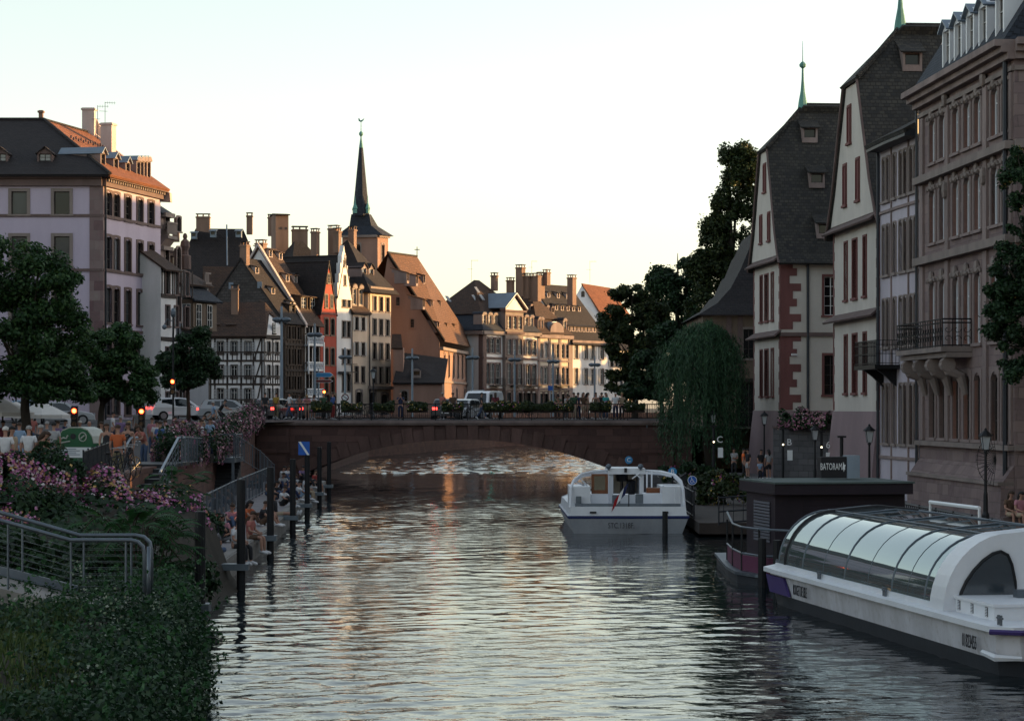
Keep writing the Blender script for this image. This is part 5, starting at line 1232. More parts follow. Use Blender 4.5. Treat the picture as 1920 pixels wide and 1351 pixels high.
def tree(name, label, base, blobs, nl, size, mat, r0=.2, cat='tree', group=None, fork=.45, limbs=9, asp=1.6, lean=(0, 0)):
    base = Vector(base); t = thing(name, label, cat, base, group)
    p, nm = blob_points(blobs, int(nl*2.6)); size = size*.68; me = leaf_mesh('crown', p-np.array(base), nm, size, M[mat], asp); link('crown', me, t)
    top = max(b[2]+b[5]*.5 for b in blobs); cx_ = float(np.mean([b[0] for b in blobs])); cy_ = float(np.mean([b[1] for b in blobs]))
    b = MB(); zf = base.z+(top-base.z)*fork; k = Vector((base.x+(cx_-base.x)*.5, base.y+(cy_-base.y)*.5, zf))
    b.tube([base-UP*.2, base.lerp(k, .35)+Vector((r0*.3, 0, 0)), base.lerp(k, .7)-Vector((r0*.2, 0, 0)), k, Vector((cx_, cy_, zf+(top-zf)*.5)), Vector((cx_, cy_, top-.4))], [r0*1.25, r0, r0*.85, r0*.75, r0*.45, r0*.08], 9)
    for i in nr.choice(len(blobs), min(limbs, len(blobs)), replace=False):
        e = Vector(blobs[i][:3]); s = base.lerp(k, nr.uniform(.75, 1.0)); m_ = s.lerp(e, .5)+UP*.15*(e-s).length
        b.tube([s, m_, e], [r0*.42, r0*.26, r0*.06], 6)
    b.build('trunk', M['bark'], t, True); return t
M['leafd'] = leafm('dark_green_leaves', [(0, (.008, .024, .010)), (.6, (.020, .052, .019)), (1, (.042, .085, .030))])
M['leafm'] = leafm('mid_green_leaves', [(0, (.010, .034, .011)), (.55, (.030, .078, .022)), (1, (.072, .135, .040))])
M['leafy'] = leafm('olive_green_leaves', [(0, (.012, .024, .008)), (.6, (.028, .048, .014)), (1, (.070, .080, .020))])
M['leafw'] = leafm('willow_leaves', [(0, (.014, .042, .020)), (.6, (.034, .086, .040)), (1, (.066, .140, .060))])
M['leafi'] = leafm('ivy_leaves', [(0, (.006, .022, .010)), (.45, (.017, .048, .021)), (.8, (.034, .080, .030)), (.95, (.045, .085, .035)), (1, (.09, .12, .085))])
M['leafa'] = leafm('bright_fern_leaves', [(0, (.014, .055, .018)), (1, (.042, .120, .038))])
M['leafr'] = leafm('rusty_leaves', [(0, (.05, .020, .008)), (1, (.12, .045, .015))])
def bl(px, py, Z, rx, rz, ry=None): p = P(px, py, Z); return (p.x, p.y, p.z), (rx, ry or rx, rz)
# left street trees
Z = 96.0; bb = []
for px, py, rx, rz, n in ((20, 520, 2.0, 1.7, 14), (85, 540, 1.4, 1.4, 12), (30, 620, 2.4, 1.6, 16), (105, 640, 1.35, 1.5, 12), (60, 710, 2.2, 1.0, 12), (-40, 600, 2.2, 2.2, 14), (100, 700, 1.3, 1.0, 9), (120, 590, .9, .8, 5)):
    c, r = bl(px, py, Z, rx, rz, 1.8); bb += sub_blobs(c, r, n, .35, .75)
for px, py, rx, rz, n in ((15, 725, 1.6, .7, 10), (110, 735, 1.2, .55, 8)):
    c, r = bl(px, py, Z, rx, rz, 1.6); bb += sub_blobs(c, r, n, .35, .7)
tree('plane_tree', 'largest street tree at the left edge, broad dark crown before the lavender building', (pt(48, Z).x, Z, street_z(Z)), bb, 15000, .17, 'leafm', .22, fork=.35)
Z = 116.0; bb = []
for px, py, rx, rz, n in ((200, 655, 1.3, 1.2, 14), (165, 690, 1.2, 1.3, 12), (235, 690, 1.25, 1.0, 12), (265, 715, .8, .6, 6), (190, 730, 1.5, .7, 10), (228, 632, .7, .6, 6), (262, 745, .7, .35, 4)):
    c, r = bl(px, py, Z, rx, rz, 1.4); bb += sub_blobs(c, r, n, .3, .62)
tree('plane_tree', 'second street tree, lower and rounder, hiding the foot of the lavender building', (pt(182, Z).x, Z, street_z(Z)), bb, 11000, .18, 'leafm', .17, fork=.4)
Z = 158.0; bb = []
for px, py, rx, rz, n in ((355, 655, 1.3, 1.1, 12), (325, 680, 1.1, .9, 9), (385, 690, 1.0, 1.1, 9), (350, 710, 1.6, .8, 12), (372, 632, .7, .6, 5), (335, 720, .9, .5, 5)):
    c, r = bl(px, py, Z, rx, rz, 1.3); bb += sub_blobs(c, r, n, .3, .65)
tree('plane_tree', 'small street tree standing behind the white car', (pt(353, Z).x, Z, STREET), bb, 9000, .2, 'leafd', .13, fork=.4)
# right bank trees beyond the bridge
Z = 205.0; bb = []
for px, py, rx, rz, n in ((1185, 570, 2.6, 2.4, 16), (1150, 620, 2.0, 2.4, 12), (1215, 600, 2.2, 2.8, 12), (1185, 660, 3.0, 2.5, 14), (1180, 715, 2.8, 2.4, 12)):
    c, r = bl(px, py, Z, rx*.77, rz*.77, 2.0); bb += sub_blobs(c, r, n, .4, .8)
tree('chestnut_tree', 'rounded tree standing left of the tree group, its crown showing sky through gaps', (pt(1190, Z).x, Z, 3.3), bb, 11000, .26, 'leafy', .28)
Z = 235.0; bb = []
for px, py, rx, rz, n in ((1255, 560, 2.2, 2.6, 16), (1225, 620, 2.0, 2.6, 14), (1290, 530, 2.0, 2.4, 14), (1242, 530, 1.5, 1.6, 8), (1325, 505, 1.6, 2.0, 10), (1270, 620, 2.6, 3.0, 16), (1240, 690, 2.8, 2.8, 16), (1310, 600, 2.2, 3, 12), (1300, 690, 2.6, 2.6, 12)):
    c, r = bl(px, py, Z, rx, rz, 2.6); bb += sub_blobs(c, r, n, .5, 1.1)
tree('lime_tree', 'dense dark green tree between the rounded chestnut and the tall poplar', (pt(1268, Z).x, Z, 3.3), bb, 15000, .32, 'leafd', .4)
Z = 215.0; bb = []
for px, py, rx, rz, n in ((1388, 325, .95, 2.3, 16), (1405, 380, .9, 2.5, 14), (1362, 395, 1.3, 2.8, 18), (1405, 450, 1.2, 2.6, 12), (1350, 455, 1.1, 2.4, 14), (1340, 515, 1.9, 2.2, 16), (1385, 520, 2.0, 2.5, 16), (1325, 560, 2.0, 2.2, 12), (1348, 420, 1.1, 1.2, 6), (1372, 345, .8, 1.2, 6), (1396, 290, .55, .9, 6), (1338, 440, 1.0, 2.0, 10), (1318, 505, 1.4, 1.8, 12), (1368, 300, .6, 1.3, 6), (1412, 320, .6, 2.0, 8)):
    c, r = bl(px, py, Z, rx, rz, 1.3); bb += sub_blobs(c, r, n, .42, .8, 1.15)
tree('poplar_tree', 'tall narrow poplar rising above every other tree beside the gabled hall', (pt(1378, Z).x, Z, 3.3), bb, 16000, .25, 'leafy', .4, fork=.6, limbs=14)
Z = 190.0; bb = []
for px, py, rx, rz, n in ((1220, 690, 1.6, 1.6, 10), (1205, 735, 1.8, 1.2, 10), (1250, 640, 1.6, 1.8, 10), (1290, 700, 2.2, 2.2, 12)):
    c, r = bl(px, py, Z, rx, rz, 1.5); bb += sub_blobs(c, r, n, .4, .9)
tree('shrub_tree', 'low bushy tree filling the gap behind the right end of the bridge', (pt(1240, Z).x, Z, 3.3), bb, 9000, .27, 'leafd', .2, fork=.3)
# hidden continuation of the bank trees, which also throw the dappled shade over the river fronts
for px, Z, h, k in ((1420, 250, 9, 5), (1440, 308, 15.5, 5.0), (1500, 318, 14, 5.5), (1560, 330, 13.5, 5)):
    c, r = (pt(px, Z).x, Z, 3.3+h*.62), (k*.8, k*.8, h*.36)
    tree('lime_tree', {250: 'dark tree crown right behind the tall poplar', 308: 'tree deep behind the lime tree, hardly seen', 318: 'far tree at the river bend beyond the rounded chestnut', 330: 'farthest tree of the right bank, almost hidden'}[Z], (c[0], Z, 3.3), sub_blobs(c, r, 24, .6, 1.3), 4200, .42, 'leafd', .35)
# weeping willow: a domed crown of long hanging strands
Z = 143.5; w0 = P(1318, 700, Z); t = thing('willow_tree', 'weeping willow with long hanging strands in front of the bridge end', 'tree', (w0.x+.6, Z, .5))
pos, nm = [], []
st = MB(); org = np.array(ORG[t.name])
for i in range(780):
    a = nr.uniform(0, 2*math.pi); q = math.sqrt(nr.uniform(0, 1)); rr = 1.95*q
    top = 9.7-1.9*q**2.2+nr.uniform(-.5, .3); x0, y0 = w0.x+.15+rr*math.cos(a), Z+rr*math.sin(a)*1.0
    ln = (nr.uniform(1.2, 3.5) if nr.random() < .35 else nr.uniform(4.0, 7.6))*(1 if q > .5 else .8); ln = min(ln, top-.7)
    out = nr.uniform(.25, .75)*(1+q*.6)*(1.2 if math.cos(a) < 0 else .7); n = int(ln/.085)
    tt = np.linspace(0, 1, n); s = np.minimum(tt*3.2, 1)
    x = x0+math.cos(a)*out*(1-(1-s)**2)+.12*np.sin(tt*5+a*3)*tt; y = y0+math.sin(a)*out*(1-(1-s)**2); z = top+.35*np.sin(np.minimum(tt*6, math.pi))-ln*np.maximum(tt-.06, 0)
    pos.append(np.stack([x, y, z], 1)+nr.normal(size=(n, 3))*.045); nm.append(np.stack([np.full(n, math.cos(a)), np.full(n, math.sin(a)), np.full(n, .1)], 1)+nr.normal(size=(n, 3))*.5)
pos, nm = np.concatenate(pos), np.concatenate(nm)
def hang_mesh(name, pos, nrm, size, mat, asp):
    n = len(pos); nrm = nrm/np.linalg.norm(nrm, axis=1, keepdims=True); t_ = np.array([[0, 0, -1.]])+nr.normal(size=(n, 3))*.35
    t_ /= np.linalg.norm(t_, axis=1, keepdims=True); s = np.cross(nrm, t_); sz = (size*nr.uniform(.7, 1.3, n))[:, None]
    v = np.stack([pos, pos+s*sz/2+t_*sz*asp*.45, pos+t_*sz*asp, pos-s*sz/2+t_*sz*asp*.45], 1).reshape(-1, 3)
    me = bpy.data.meshes.new(name); me.vertices.add(4*n); me.vertices.foreach_set('co', v.ravel()); me.loops.add(4*n); me.loops.foreach_set('vertex_index', np.arange(4*n)); me.polygons.add(n)
    me.polygons.foreach_set('loop_start', np.arange(0, 4*n, 4)); me.polygons.foreach_set('loop_total', np.full(n, 4)); me.materials.append(mat); me.update(); me.validate(); return me
link('crown', hang_mesh('crown', pos-org, nm, .06, M['leafw'], 3.6), t)
b = MB(); s0 = Vector((w0.x+.6, Z, .4)); b.tube([s0, s0+Vector((-.35, 0, 2.2)), s0+Vector((-.4, 0, 4.5)), s0+Vector((-.3, 0, 7.5))], [.36, .28, .22, .06], 9)
for i in range(9):
    a = i*.7; b.tube([s0+Vector((-.4, 0, 3.6+.3*(i % 3))), s0+Vector((-.4+.9*math.cos(a), .9*math.sin(a), 6.6)), s0+Vector((-.4+1.7*math.cos(a), 1.7*math.sin(a), 8.0))], [.13, .08, .03], 6)
b.build('trunk', M['bark'], t, True)
# tree at the right edge
Z = 84.0; bb = []
for px, py, rx, rz, n in ((1915, 330, .8, 1.0, 12), (1925, 420, 1.0, 1.2, 14), (1900, 500, .75, .9, 12), (1885, 560, .7, .7, 10), (1925, 560, 1.0, 1.1, 12), (1885, 620, .75, .7, 10), (1920, 660, .9, .8, 12), (1870, 590, .45, .4, 5), (1905, 700, .45, .35, 5), (1990, 480, 1.5, 2.6, 20)):
    c, r = bl(px, py, Z, rx, rz, .9); bb += sub_blobs(c, r, n, .2, .42)
tree('plane_tree', 'leafy tree cut by the right edge of the picture in front of the sandstone house', (pt(1975, Z).x, Z, .5), bb, 13000, .13, 'leafd', .2, fork=.5, limbs=14)
# ---- flower boxes, hedges and shrubs
M['petal'] = petals('mixed_petunia_petals', [(0, (.32, .08, .22)), (.32, (.44, .20, .34)), (.52, (.18, .04, .11)), (.66, (.42, .28, .09)), (.78, (.46, .40, .40)), (.88, (.36, .15, .12))])
M['petaly'] = petals('yellow_petunia_petals', [(0, (.33, .22, .035)), (.45, (.40, .30, .12)), (.6, (.30, .06, .2)), (.8, (.45, .42, .40))])
M['petalr'] = petals('rosy_dusky_petals', [(0, (.30, .11, .18)), (.35, (.38, .19, .22)), (.6, (.19, .06, .11)), (.8, (.38, .24, .21)), (.93, (.48, .38, .40))])
def flower_bed(name, label, cat, pts, wd, h0, h1, nl, nf, ls, fs, petal='petal', leaf='leafd', box=True, group=None, rough=.25):
    """a planted trough along a polyline: box + leaves + blossoms"""
    pts = [Vector(p) for p in pts]; org = pts[0]; t = thing(name, label, cat, org, group)
    seg = [(b_-a).length for a, b_ in zip(pts, pts[1:])]; cum = np.cumsum([0]+seg)
    def sample(n):
        d = nr.uniform(0, cum[-1], n); i = np.clip(np.searchsorted(cum, d)-1, 0, len(seg)-1); f = (d-cum[i])/np.array(seg)[i]
        A = np.array([tuple(p) for p in pts]); a, b_ = A[i], A[i+1]; c = a+(b_-a)*f[:, None]; tn = (b_-a)/np.array(seg)[i][:, None]; sd_ = np.cross(tn, [0, 0, 1.0])
        return c, sd_, d
    def cloud(n, k0=.80, k1=1.08):
        c, sd_, d = sample(n); a = nr.uniform(-.35, math.pi+.35, n); wob = 1+rough*np.sin(d*2.3+c[:, 0])+rough*.7*np.sin(d*5.1+1)
        r = nr.uniform(k0, k1, n)*wob; o = sd_*(np.cos(a)*wd*r)[:, None]; z = h0+np.sin(a)*(h1-h0)*r
        nn = sd_*np.cos(a)[:, None]+np.array([0, 0, 1.])*np.sin(a)[:, None]
        return c+o+np.array([0, 0, 1.])*z[:, None], nn
    p, nn = cloud(nl, .55); link('foliage', leaf_mesh('foliage', p-np.array(org), nn+nr.normal(size=p.shape)*.6, ls, M[leaf], 1.5), t)
    # blossoms come in drifts
    p, nn = cloud(nf*2, .95, 1.14); keep = (np.sin(p[:, 0]*1.9+p[:, 2]*3)+np.sin(p[:, 1]*1.3+p[:, 2]*2+2)+nr.normal(size=len(p))*.6) > 0; p, nn = p[keep][:nf], nn[keep][:nf]
    link('blossoms', leaf_mesh('blossoms', p-np.array(org), nn+nr.normal(size=p.shape)*.35, fs, M[petal], 1.05), t)
    if box:
        b = MB()
        for a, c in zip(pts, pts[1:]):
            d = (c-a); s = d.cross(UP).normalized()*wd*.7; b.obox(a-s*.5+UP*(h0-.28), d, s, UP*.3)
        b.build('trough', M['timber'], t)
    return t
EDGP = lambda Z, o=0: Vector((-12-(Z-56)*.8/39+o, Z, street_z(Z))) if Z < 95 else Vector((-12.8-(Z-95)*3.4/53+o, Z, street_z(Z)))
flower_bed('flower_hedge', 'large mound of pink, purple and yellow petunias at the left edge of the promenade', 'flowers', [(-16.0, 63, 2.35), (-13.8, 63.5, 2.35), (-11.95, 65.0, 2.35)], .60, .28, 1.08, 7000, 4600, .085, .085)
flower_bed('flower_hedge', 'lower bank of mixed petunias spilling down the slope beside the ramp', 'flowers', [(-14.6, 56, 1.75), (-11.4, 57, 1.75), (-9.6, 58.5, 1.60), (-8.6, 60, 1.35)], .85, -.15, .95, 9000, 5200, .09, .085, box=False)
flower_bed('flower_hedge', 'row of dusky pink blossoms along the railing behind the gangway', 'flowers', [EDGP(87, -.2)+UP*.35, EDGP(98, -.1)+UP*.25], .45, .1, 1.0, 4200, 3600, .1, .10, 'petalr')
flower_bed('flower_hedge', 'long sloping hedge of rosy blossoms on the wall climbing to the bridge', 'flowers', [EDGP(101, .1)+UP*.0, EDGP(124, .1)+UP*.0, EDGP(148, .1)+UP*.0], .40, .15, 1.05, 8000, 7000, .12, .12, 'petalr')
for i, px in enumerate((603, 659, 720, 782, 849, 926, 968, 1006, 1052, 1126, 1190)):
    x = pt(px, 149.9).x; hw = .66 if i not in (6, 7, 8) else .8
    flower_bed('railing_planter', ('leftmost planter of trailing plants on the bridge railing', 'planter on the bridge railing below the white stepped gable', 'planter on the bridge railing below the tall beige house', 'planter on the bridge railing right of the man in blue', 'planter on the railing in front of the church choir', 'planter on the railing left of the traffic light', 'planter on the railing below the pediment bay', 'planter on the railing below the ornate mansion', 'wide planter on the railing left of the crowd on the bridge', 'planter on the railing amid the crowd on the bridge', 'rightmost planter on the bridge railing near the willow')[i],
        'planter', [(x-hw, 149.98, STREET+.85), (x+hw, 149.98, STREET+.85)], .38, .0, .36, 900, 90, .11, .09, 'petaly', 'leafy', group='planters on the bridge railing')
flower_bed('flower_bed', 'flower trough on top of the courtyard wall between the two gabled wings', 'flowers', [(pt(1466, 135.5).x, 135.5, 3.6), (pt(1556, 133).x, 133.2, 3.6)], .40, .1, .8, 1800, 700, .13, .11, 'petalr')
# shrubs on the right landing
for px, py, Z, rx, rz, n, lab in ((1290, 890, 118, 1.5, .5, 8, 'low shrub with pale tips on the landing behind the white boat'), (1365, 935, 100, 1.4, .9, 10, 'bigger shrub with brownish tips beside the purple pavilion'), (1340, 905, 110, 1.2, .45, 7, 'small shrub by the landing railing left of the people')):
    c, r = bl(px, py, Z, rx, rz, .9); t = thing('shrub', lab, 'shrub', (c[0], Z, .5)); p, nn = blob_points(sub_blobs(c, r, n*2, .2, .4), 2200); link('foliage', leaf_mesh('foliage', p-np.array((c[0], Z, .5)), nn, .12, M['leafy' if px > 1300 else 'leafd'], 1.6), t)
    p, nn = blob_points(sub_blobs(c, r, n, .2, .4), 160); link('blossoms', leaf_mesh('blossoms', p-np.array((c[0], Z, .5)), nn, .1, M['petaly'], 1.1), t)
# ---- near left bank: earth, grass, ivy, sumac-like shrubs
def bank_h(x, y):
    """earth surface of the near bank"""
    e = np.interp(y, [20, 30, 34, 36.5, 44, 49], [-3.9, -4.5, -4.85, -5.05, -6.15, -7.15]); d = e-x
    top = np.interp(y, [20, 27, 34, 40, 47, 53, 57, 60], [1.1, 1.15, 1.25, 1.35, 1.15, 1.5, 2.0, 2.2])+.12*np.sin(x*1.7)+.1*np.sin(y*1.3+x)
    return np.where(d < .9, -.2+(top+.2)*np.clip(d/.9, 0, 1)**.45, top)
gx, gy = np.linspace(-30, -3.6, 60), np.linspace(18, 60, 70); X_, Y_ = np.meshgrid(gx, gy); H_ = bank_h(X_, Y_)
b = MB(); b.mesh(np.stack([X_, Y_, H_], -1).reshape(-1, 3), [(j*60+i, j*60+i+1, (j+1)*60+i+1, (j+1)*60+i) for j in range(69) for i in range(59)]); struct('grass_bank', b, M['soil'], smooth=True)
def scatter(n, x0, x1, y0, y1): x = nr.uniform(x0, x1, n); y = nr.uniform(y0, y1, n); return x, y, bank_h(x, y)
# grass blades
M['grass'] = leafm('dry_green_grass', [(0, (.022, .046, .012)), (.6, (.056, .090, .022)), (1, (.12, .14, .040))])
x, y, z = scatter(26000, -13, -4.6, 26, 40); ok = x < np.interp(y, [26, 30, 40], [-4.8, -5.6, -7.3]); x, y, z = x[ok], y[ok], z[ok]
link('grass', hang_mesh('grass', np.stack([x, y, z+.0], 1), np.stack([nr.normal(size=len(x)), nr.normal(size=len(x)), np.zeros(len(x))], 1), .022, M['grass'], -11), None); tag(bpy.data.objects['grass'], None, None, None, 'stuff')
x, y, z = scatter(9000, -19, -8.2, 44, 61); cv_ = leaf_mesh('ground_cover', np.stack([x, y, z+nr.uniform(.0, .28, len(x))], 1), np.stack([nr.normal(size=len(x))*.6, nr.normal(size=len(x))*.6-.4, np.ones(len(x))], 1), .13, M['leafd'], 1.6); tag(link('ground_cover', cv_, None), None, None, None, 'stuff')
# ivy hedge along the water edge
IV = []
for yy in np.arange(25, 46, .55):
    e = float(np.interp(yy, [20, 30, 34, 36.5, 44, 49], [-3.9, -4.5, -4.85, -5.05, -6.15, -7.15])); hh = float(bank_h(np.array(e-1.2), np.array(yy)))
    IV.append((e+.02, yy, hh*.15, .38, .6, .5)); IV.append((e-.10, yy, hh*.5, .40, .6, .5)); IV.append((e-.35, yy, hh*.9, .5, .6, .42)); 
    IV.append((e-1.0, yy, hh*1.0-.02, .7, .6, .36+.1*math.sin(yy*2)))
    if 30 < yy < 40: IV.append((e-1.8-.2*math.sin(yy), yy, hh-.03, .6, .6, .34+.15*math.sin(yy*1.3+1)))
    if 35 < yy < 40: IV.append((e-2.9, yy, hh-.05, .8, .6, .34+.12*math.sin(yy*1.7)))
org = (-4.6, 36, .0); t = thing('ivy_hedge', 'dark ivy covered hedge spilling over the near left bank to the water', 'hedge', org)
p, nn = blob_points(IV, 62000, .85); nn = nn*.6+nr.normal(size=p.shape)*.5; link('foliage', leaf_mesh('foliage', p-np.array(org), nn, .060, M['leafi'], 1.2), t)
sh_ = nr.choice(len(IV), 420); sp_, sn_ = [], []
for k in sh_:
    c = np.array(IV[k][:3])+nr.normal(size=3)*np.array([.35, .3, .12])+np.array([0, 0, IV[k][5]*.8]); n = nr.integers(6, 13); dv = np.array([nr.normal()*.5, nr.normal()*.5, 1.0]); tt = np.linspace(0, 1, n)[:, None]; L_ = nr.uniform(.12, .34)
    sp_.append(c+dv*tt*L_-np.array([0, 0, 1])*(tt**2)*L_*.5+nr.normal(size=(n, 3))*.012); sn_.append(nr.normal(size=(n, 3))+np.array([0, -.3, .5]))
sp_, sn_ = np.concatenate(sp_), np.concatenate(sn_); link('shoots', leaf_mesh('shoots', sp_-np.array(org), sn_, .045, M['leafa'], 1.9), t)
# pale clusters of ivy bloom
cl = nr.choice(len(IV), 34); pc = np.array([IV[k][:3] for k in cl])+nr.normal(size=(34, 3))*.3+np.array([.1, -.3, .3]); pp_ = np.repeat(pc, 22, 0)+nr.normal(size=(34*22, 3))*.11
M['petalw'] = petals('pale_green_bloom', [(0, (.14, .17, .12)), (.5, (.09, .13, .07)), (.8, (.2, .22, .17))])
link('blossoms', leaf_mesh('blossoms', pp_-np.array(org), nr.normal(size=pp_.shape)+np.array([0, -.5, .8]), .04, M['petalw'], 1.1), t)
# long pinnate fronds
def frond(b, base, d, L, droop, nlf, w_):
    base = Vector(base); d = Vector(d).normalized(); pts = []
    for i in range(9):
        s = i/8; pts.append(base+d*L*s-UP*droop*s*s*L)
    b.tube(pts, [.012]*8+[.003], 4, 1)
    for i in range(nlf):
        s = .18+.82*i/(nlf-1); j = min(7, int(s*8)); p = pts[j].lerp(pts[j+1], s*8-j); tg = (pts[j+1]-pts[j]).normalized(); sd_ = tg.cross(UP).normalized(); up = sd_.cross(tg)
        ll = w_*math.sin(math.pi*min(.93, .12+s*.85))**.7
        for q in (-1, 1):
            o = sd_*q+tg*.45; tip = p+o*ll-up*ll*.28; wv_ = tg*ll*.15
            b.face([p-wv_*.3, p+o*ll*.45-wv_, tip, p+o*ll*.45+wv_], 0)
rf_ = random.Random(5)
def sumac(label, base, h, n, L, sp=.5):
    t = thing('sumac_shrub', label, 'shrub', base); b = MB(); base = Vector(base); k = MB()
    for i in range(n):
        a = rf_.uniform(0, 6.28); s = Vector((math.cos(a)*sp*rf_.random(), math.sin(a)*sp*rf_.random(), 0)); top = base+s+UP*h*rf_.uniform(.35, 1)
        if i % 4 == 0: k.tube([base+s*.4, top], [.025, .012], 5)
        frond(b, top, (math.cos(a), math.sin(a), rf_.uniform(.1, 1.3)), L*rf_.uniform(.6, 1.1), rf_.uniform(.35, .95), 12, L*.22)
    b.build('fronds', [M['leafa'], M['bark']], t); k.build('stems', M['bark'], t)
sumac('bright fern leaved sumac shrub hanging over the foot of the grey handrail', (-7.2, 44.8, 1.0), 1.5, 56, 1.0, .8)
sumac('dark sumac shrub leaning over the quay wall by the nearest mooring pile', (-7.1, 46.5, .6), 1.7, 50, .75, .5)
sumac('tall thin sumac growing beside the landing stairs', (-9.0, 62, .9), 2.0, 60, .8, .7)
for x, y, z, r, n, lab in ((-10.2, 46.5, 1.4, .9, 3000, 'dark shrub seen through the wires of the near handrail'), (-8.6, 45.8, 1.3, .85, 2800, 'dark shrub right behind the bend of the near handrail'), (-11.8, 48, 1.5, .9, 2600, 'dark shrub behind the ramp at the left edge'), (-7.2, 46.3, .75, .8, 2600, 'dense dark shrub at the start of the quay behind the handrail'), (-8.3, 50.5, 1.1, .9, 3200, 'dark leafy shrub between the flowers and the quay'), (-9.2, 66, 1.3, .8, 2200, 'green bush climbing in front of the dark landing stairs'), (-7.0, 51.5, .80, .40, 900, 'little bush hanging over the concrete quay edge')):
    t = thing('shrub', lab, 'shrub', (x, y, .4)); p, nn = blob_points(sub_blobs((x, y, z), (r, r, r*.8), 14, .3, .5), n); link('foliage', leaf_mesh('foliage', p-np.array((x, y, .4)), nn, .10, M['leafd'], 1.7), t)
# ---------------------------------------------------------------- lettering
def text_mesh(s, size, ext=.004, name='lettering', squeeze=1.0):
    cu = bpy.data.curves.new('t', 'FONT'); cu.body = s; cu.size = size; cu.extrude = ext; cu.align_x = 'CENTER'; cu.align_y = 'CENTER'; cu.resolution_u = 3
    o = bpy.data.objects.new('t', cu); COL.objects.link(o); bpy.context.view_layer.update()
    me = bpy.data.meshes.new_from_object(o.evaluated_get(bpy.context.evaluated_depsgraph_get())); me.name = name
    bpy.data.objects.remove(o); bpy.data.curves.remove(cu)
    if squeeze != 1: me.transform(Matrix.Diagonal((squeeze, 1, 1, 1)))
    return me
def put_text(s, size, pos, u, mat, parent, name='lettering', squeeze=1.0, up=UP):
    me = text_mesh(s, size, name=name, squeeze=squeeze); me.materials.clear(); me.materials.append(M[mat]); u = Vector(u).normalized(); up = Vector(up); up = (up-u*up.dot(u)).normalized(); n = u.cross(up)
    p = Vector(pos)-ORG[parent.name]
    return link(name, me, parent, mw=Matrix(((u.x, up.x, n.x, p.x), (u.y, up.y, n.y, p.y), (u.z, up.z, n.z, p.z), (0, 0, 0, 1))))
# ---------------------------------------------------------------- glass roofed tour boat
m, nt_, b_ = _new('mirror_tinted_glass'); b_.inputs['Base Color'].default_value = (.30, .37, .38, 1); b_.inputs['Metallic'].default_value = .8; b_.inputs['Roughness'].default_value = .03
bump(nt_, b_, noise(nt_, .5, 1), .05, .1); M['mglass'] = m
M['sglass'] = glass('tinted_stern_glass', (.035, .045, .055), .12, .9, 0)
M['dglass'] = glass('dark_cabin_glass', (.010, .013, .016), .08, .55, 0)
m, nt_, b_ = _new('dirty_white_hull'); g_ = noise(nt_, .9, 5, sc=(1, 1, .25)); h_ = noise(nt_, 6, 4)
x_ = mixc(nt_, ramp(nt_, g_, [(.42, (0, 0, 0)), (.75, (1, 1, 1))]), (.56, .56, .60), (.30, .29, .30)); x_ = mixc(nt_, ramp(nt_, h_, [(.5, (0, 0, 0)), (.85, (1, 1, 1))]), x_, (.34, .32, .31))
nt_.links.new(x_, b_.inputs['Base Color']); b_.inputs['Roughness'].default_value = .45; M['hull'] = m
M['hullband'] = plain('dark_waterline_band', (.022, .026, .034), .6, .35, 1)
M['purple'] = plain('purple_hull_paint', (.055, .035, .15), .5, .2, 1, bmp=0)
Gp, Fp = Vector((8.29, 40.1, 0)), Vector((6.01, 55.5, 0)); bx = (Fp-Gp).normalized(); by = Vector((-bx.y, bx.x, 0))*-1
LB, WB = (Fp-Gp).length, 4.7
tb = thing('tour_boat', 'long white glass roofed sightseeing boat moored at the right, stern towards the viewer', 'boat', Gp)
q_ = lambda x, y, z: Gp+bx*x+by*y+UP*z
plan = [(-.05, .35), (.25, .02), (1.2, 0), (LB-1, 0), (LB, .05), (LB+.9, .6), (LB+1.5, 1.5), (LB+1.5, WB-1.5), (LB+.9, WB-.6), (LB, WB-.05), (1.2, WB), (.25, WB-.02), (-.05, WB-.35)]
def ring(off, z, rake=0): 
    out = []; n = len(plan)
    for x, y in plan:
        cx = LB/2; out.append(q_(x+(off*(.6 if x > LB/2 else -.6))+(rake if x > LB-.5 else 0), y+(off if y > WB/2 else -off), z))
    return out
def skin(b, rings, m, close=False):
    for r0, r1 in zip(rings, rings[1:]):
        n = len(r0)
        for i in range(n): b.face([r0[i], r0[(i+1) % n], r1[(i+1) % n], r1[i]][::-1], m)
b = MB(); r0, r1, r2, r3, r4 = ring(-.22, -.5, -.5), ring(-.14, .0, -.25), ring(-.10, .27, -.15), ring(-.04, .72), ring(.06, .80)
skin(b, [r0, r1, r2], 1); skin(b, [r2, r3], 0); skin(b, [r3, ring(.10, .76)], 2); skin(b, [ring(.10, .76), ring(.10, .86), ring(-.02, .88)], 3); b.face(ring(-.02, .88), 3); b.face(r0[::-1], 1)
b.build('hull', [M['hull'], M['hullband'], M['stoned'], M['whitep']], tb)
b = MB(); b.obox(q_(-.22, .5, .74), by*(WB-1), bx*.1, UP*.07); b.tube([q_(.12, -.09, .77), q_(-.16, .36, .77), q_(-.19, WB-.4, .77)], .05, 6); b.build('rubbing_strip', M['purple'], tb)
b = MB(); t_ = lambda x, z: q_(x, -.066-.06*0+(.72-z)*.135*.0+.055*(.72-z)/.45, z)
b.prism([q_(LB-1.6, -.0+.035, .70), q_(LB-.15, .02, .70), q_(LB-.28, .07, .30), q_(LB-2.0, .06, .30)], -by*.06); b.build('bow_stripe', M['purple'], tb)
put_text('ROUGET DE LISLE', .34, q_(LB-3.05, -.02, .50), -bx, 'ink', tb, squeeze=.42)
put_text('01823455', .34, q_(1.35, -.02, .48), -bx, 'ink', tb, squeeze=.55)
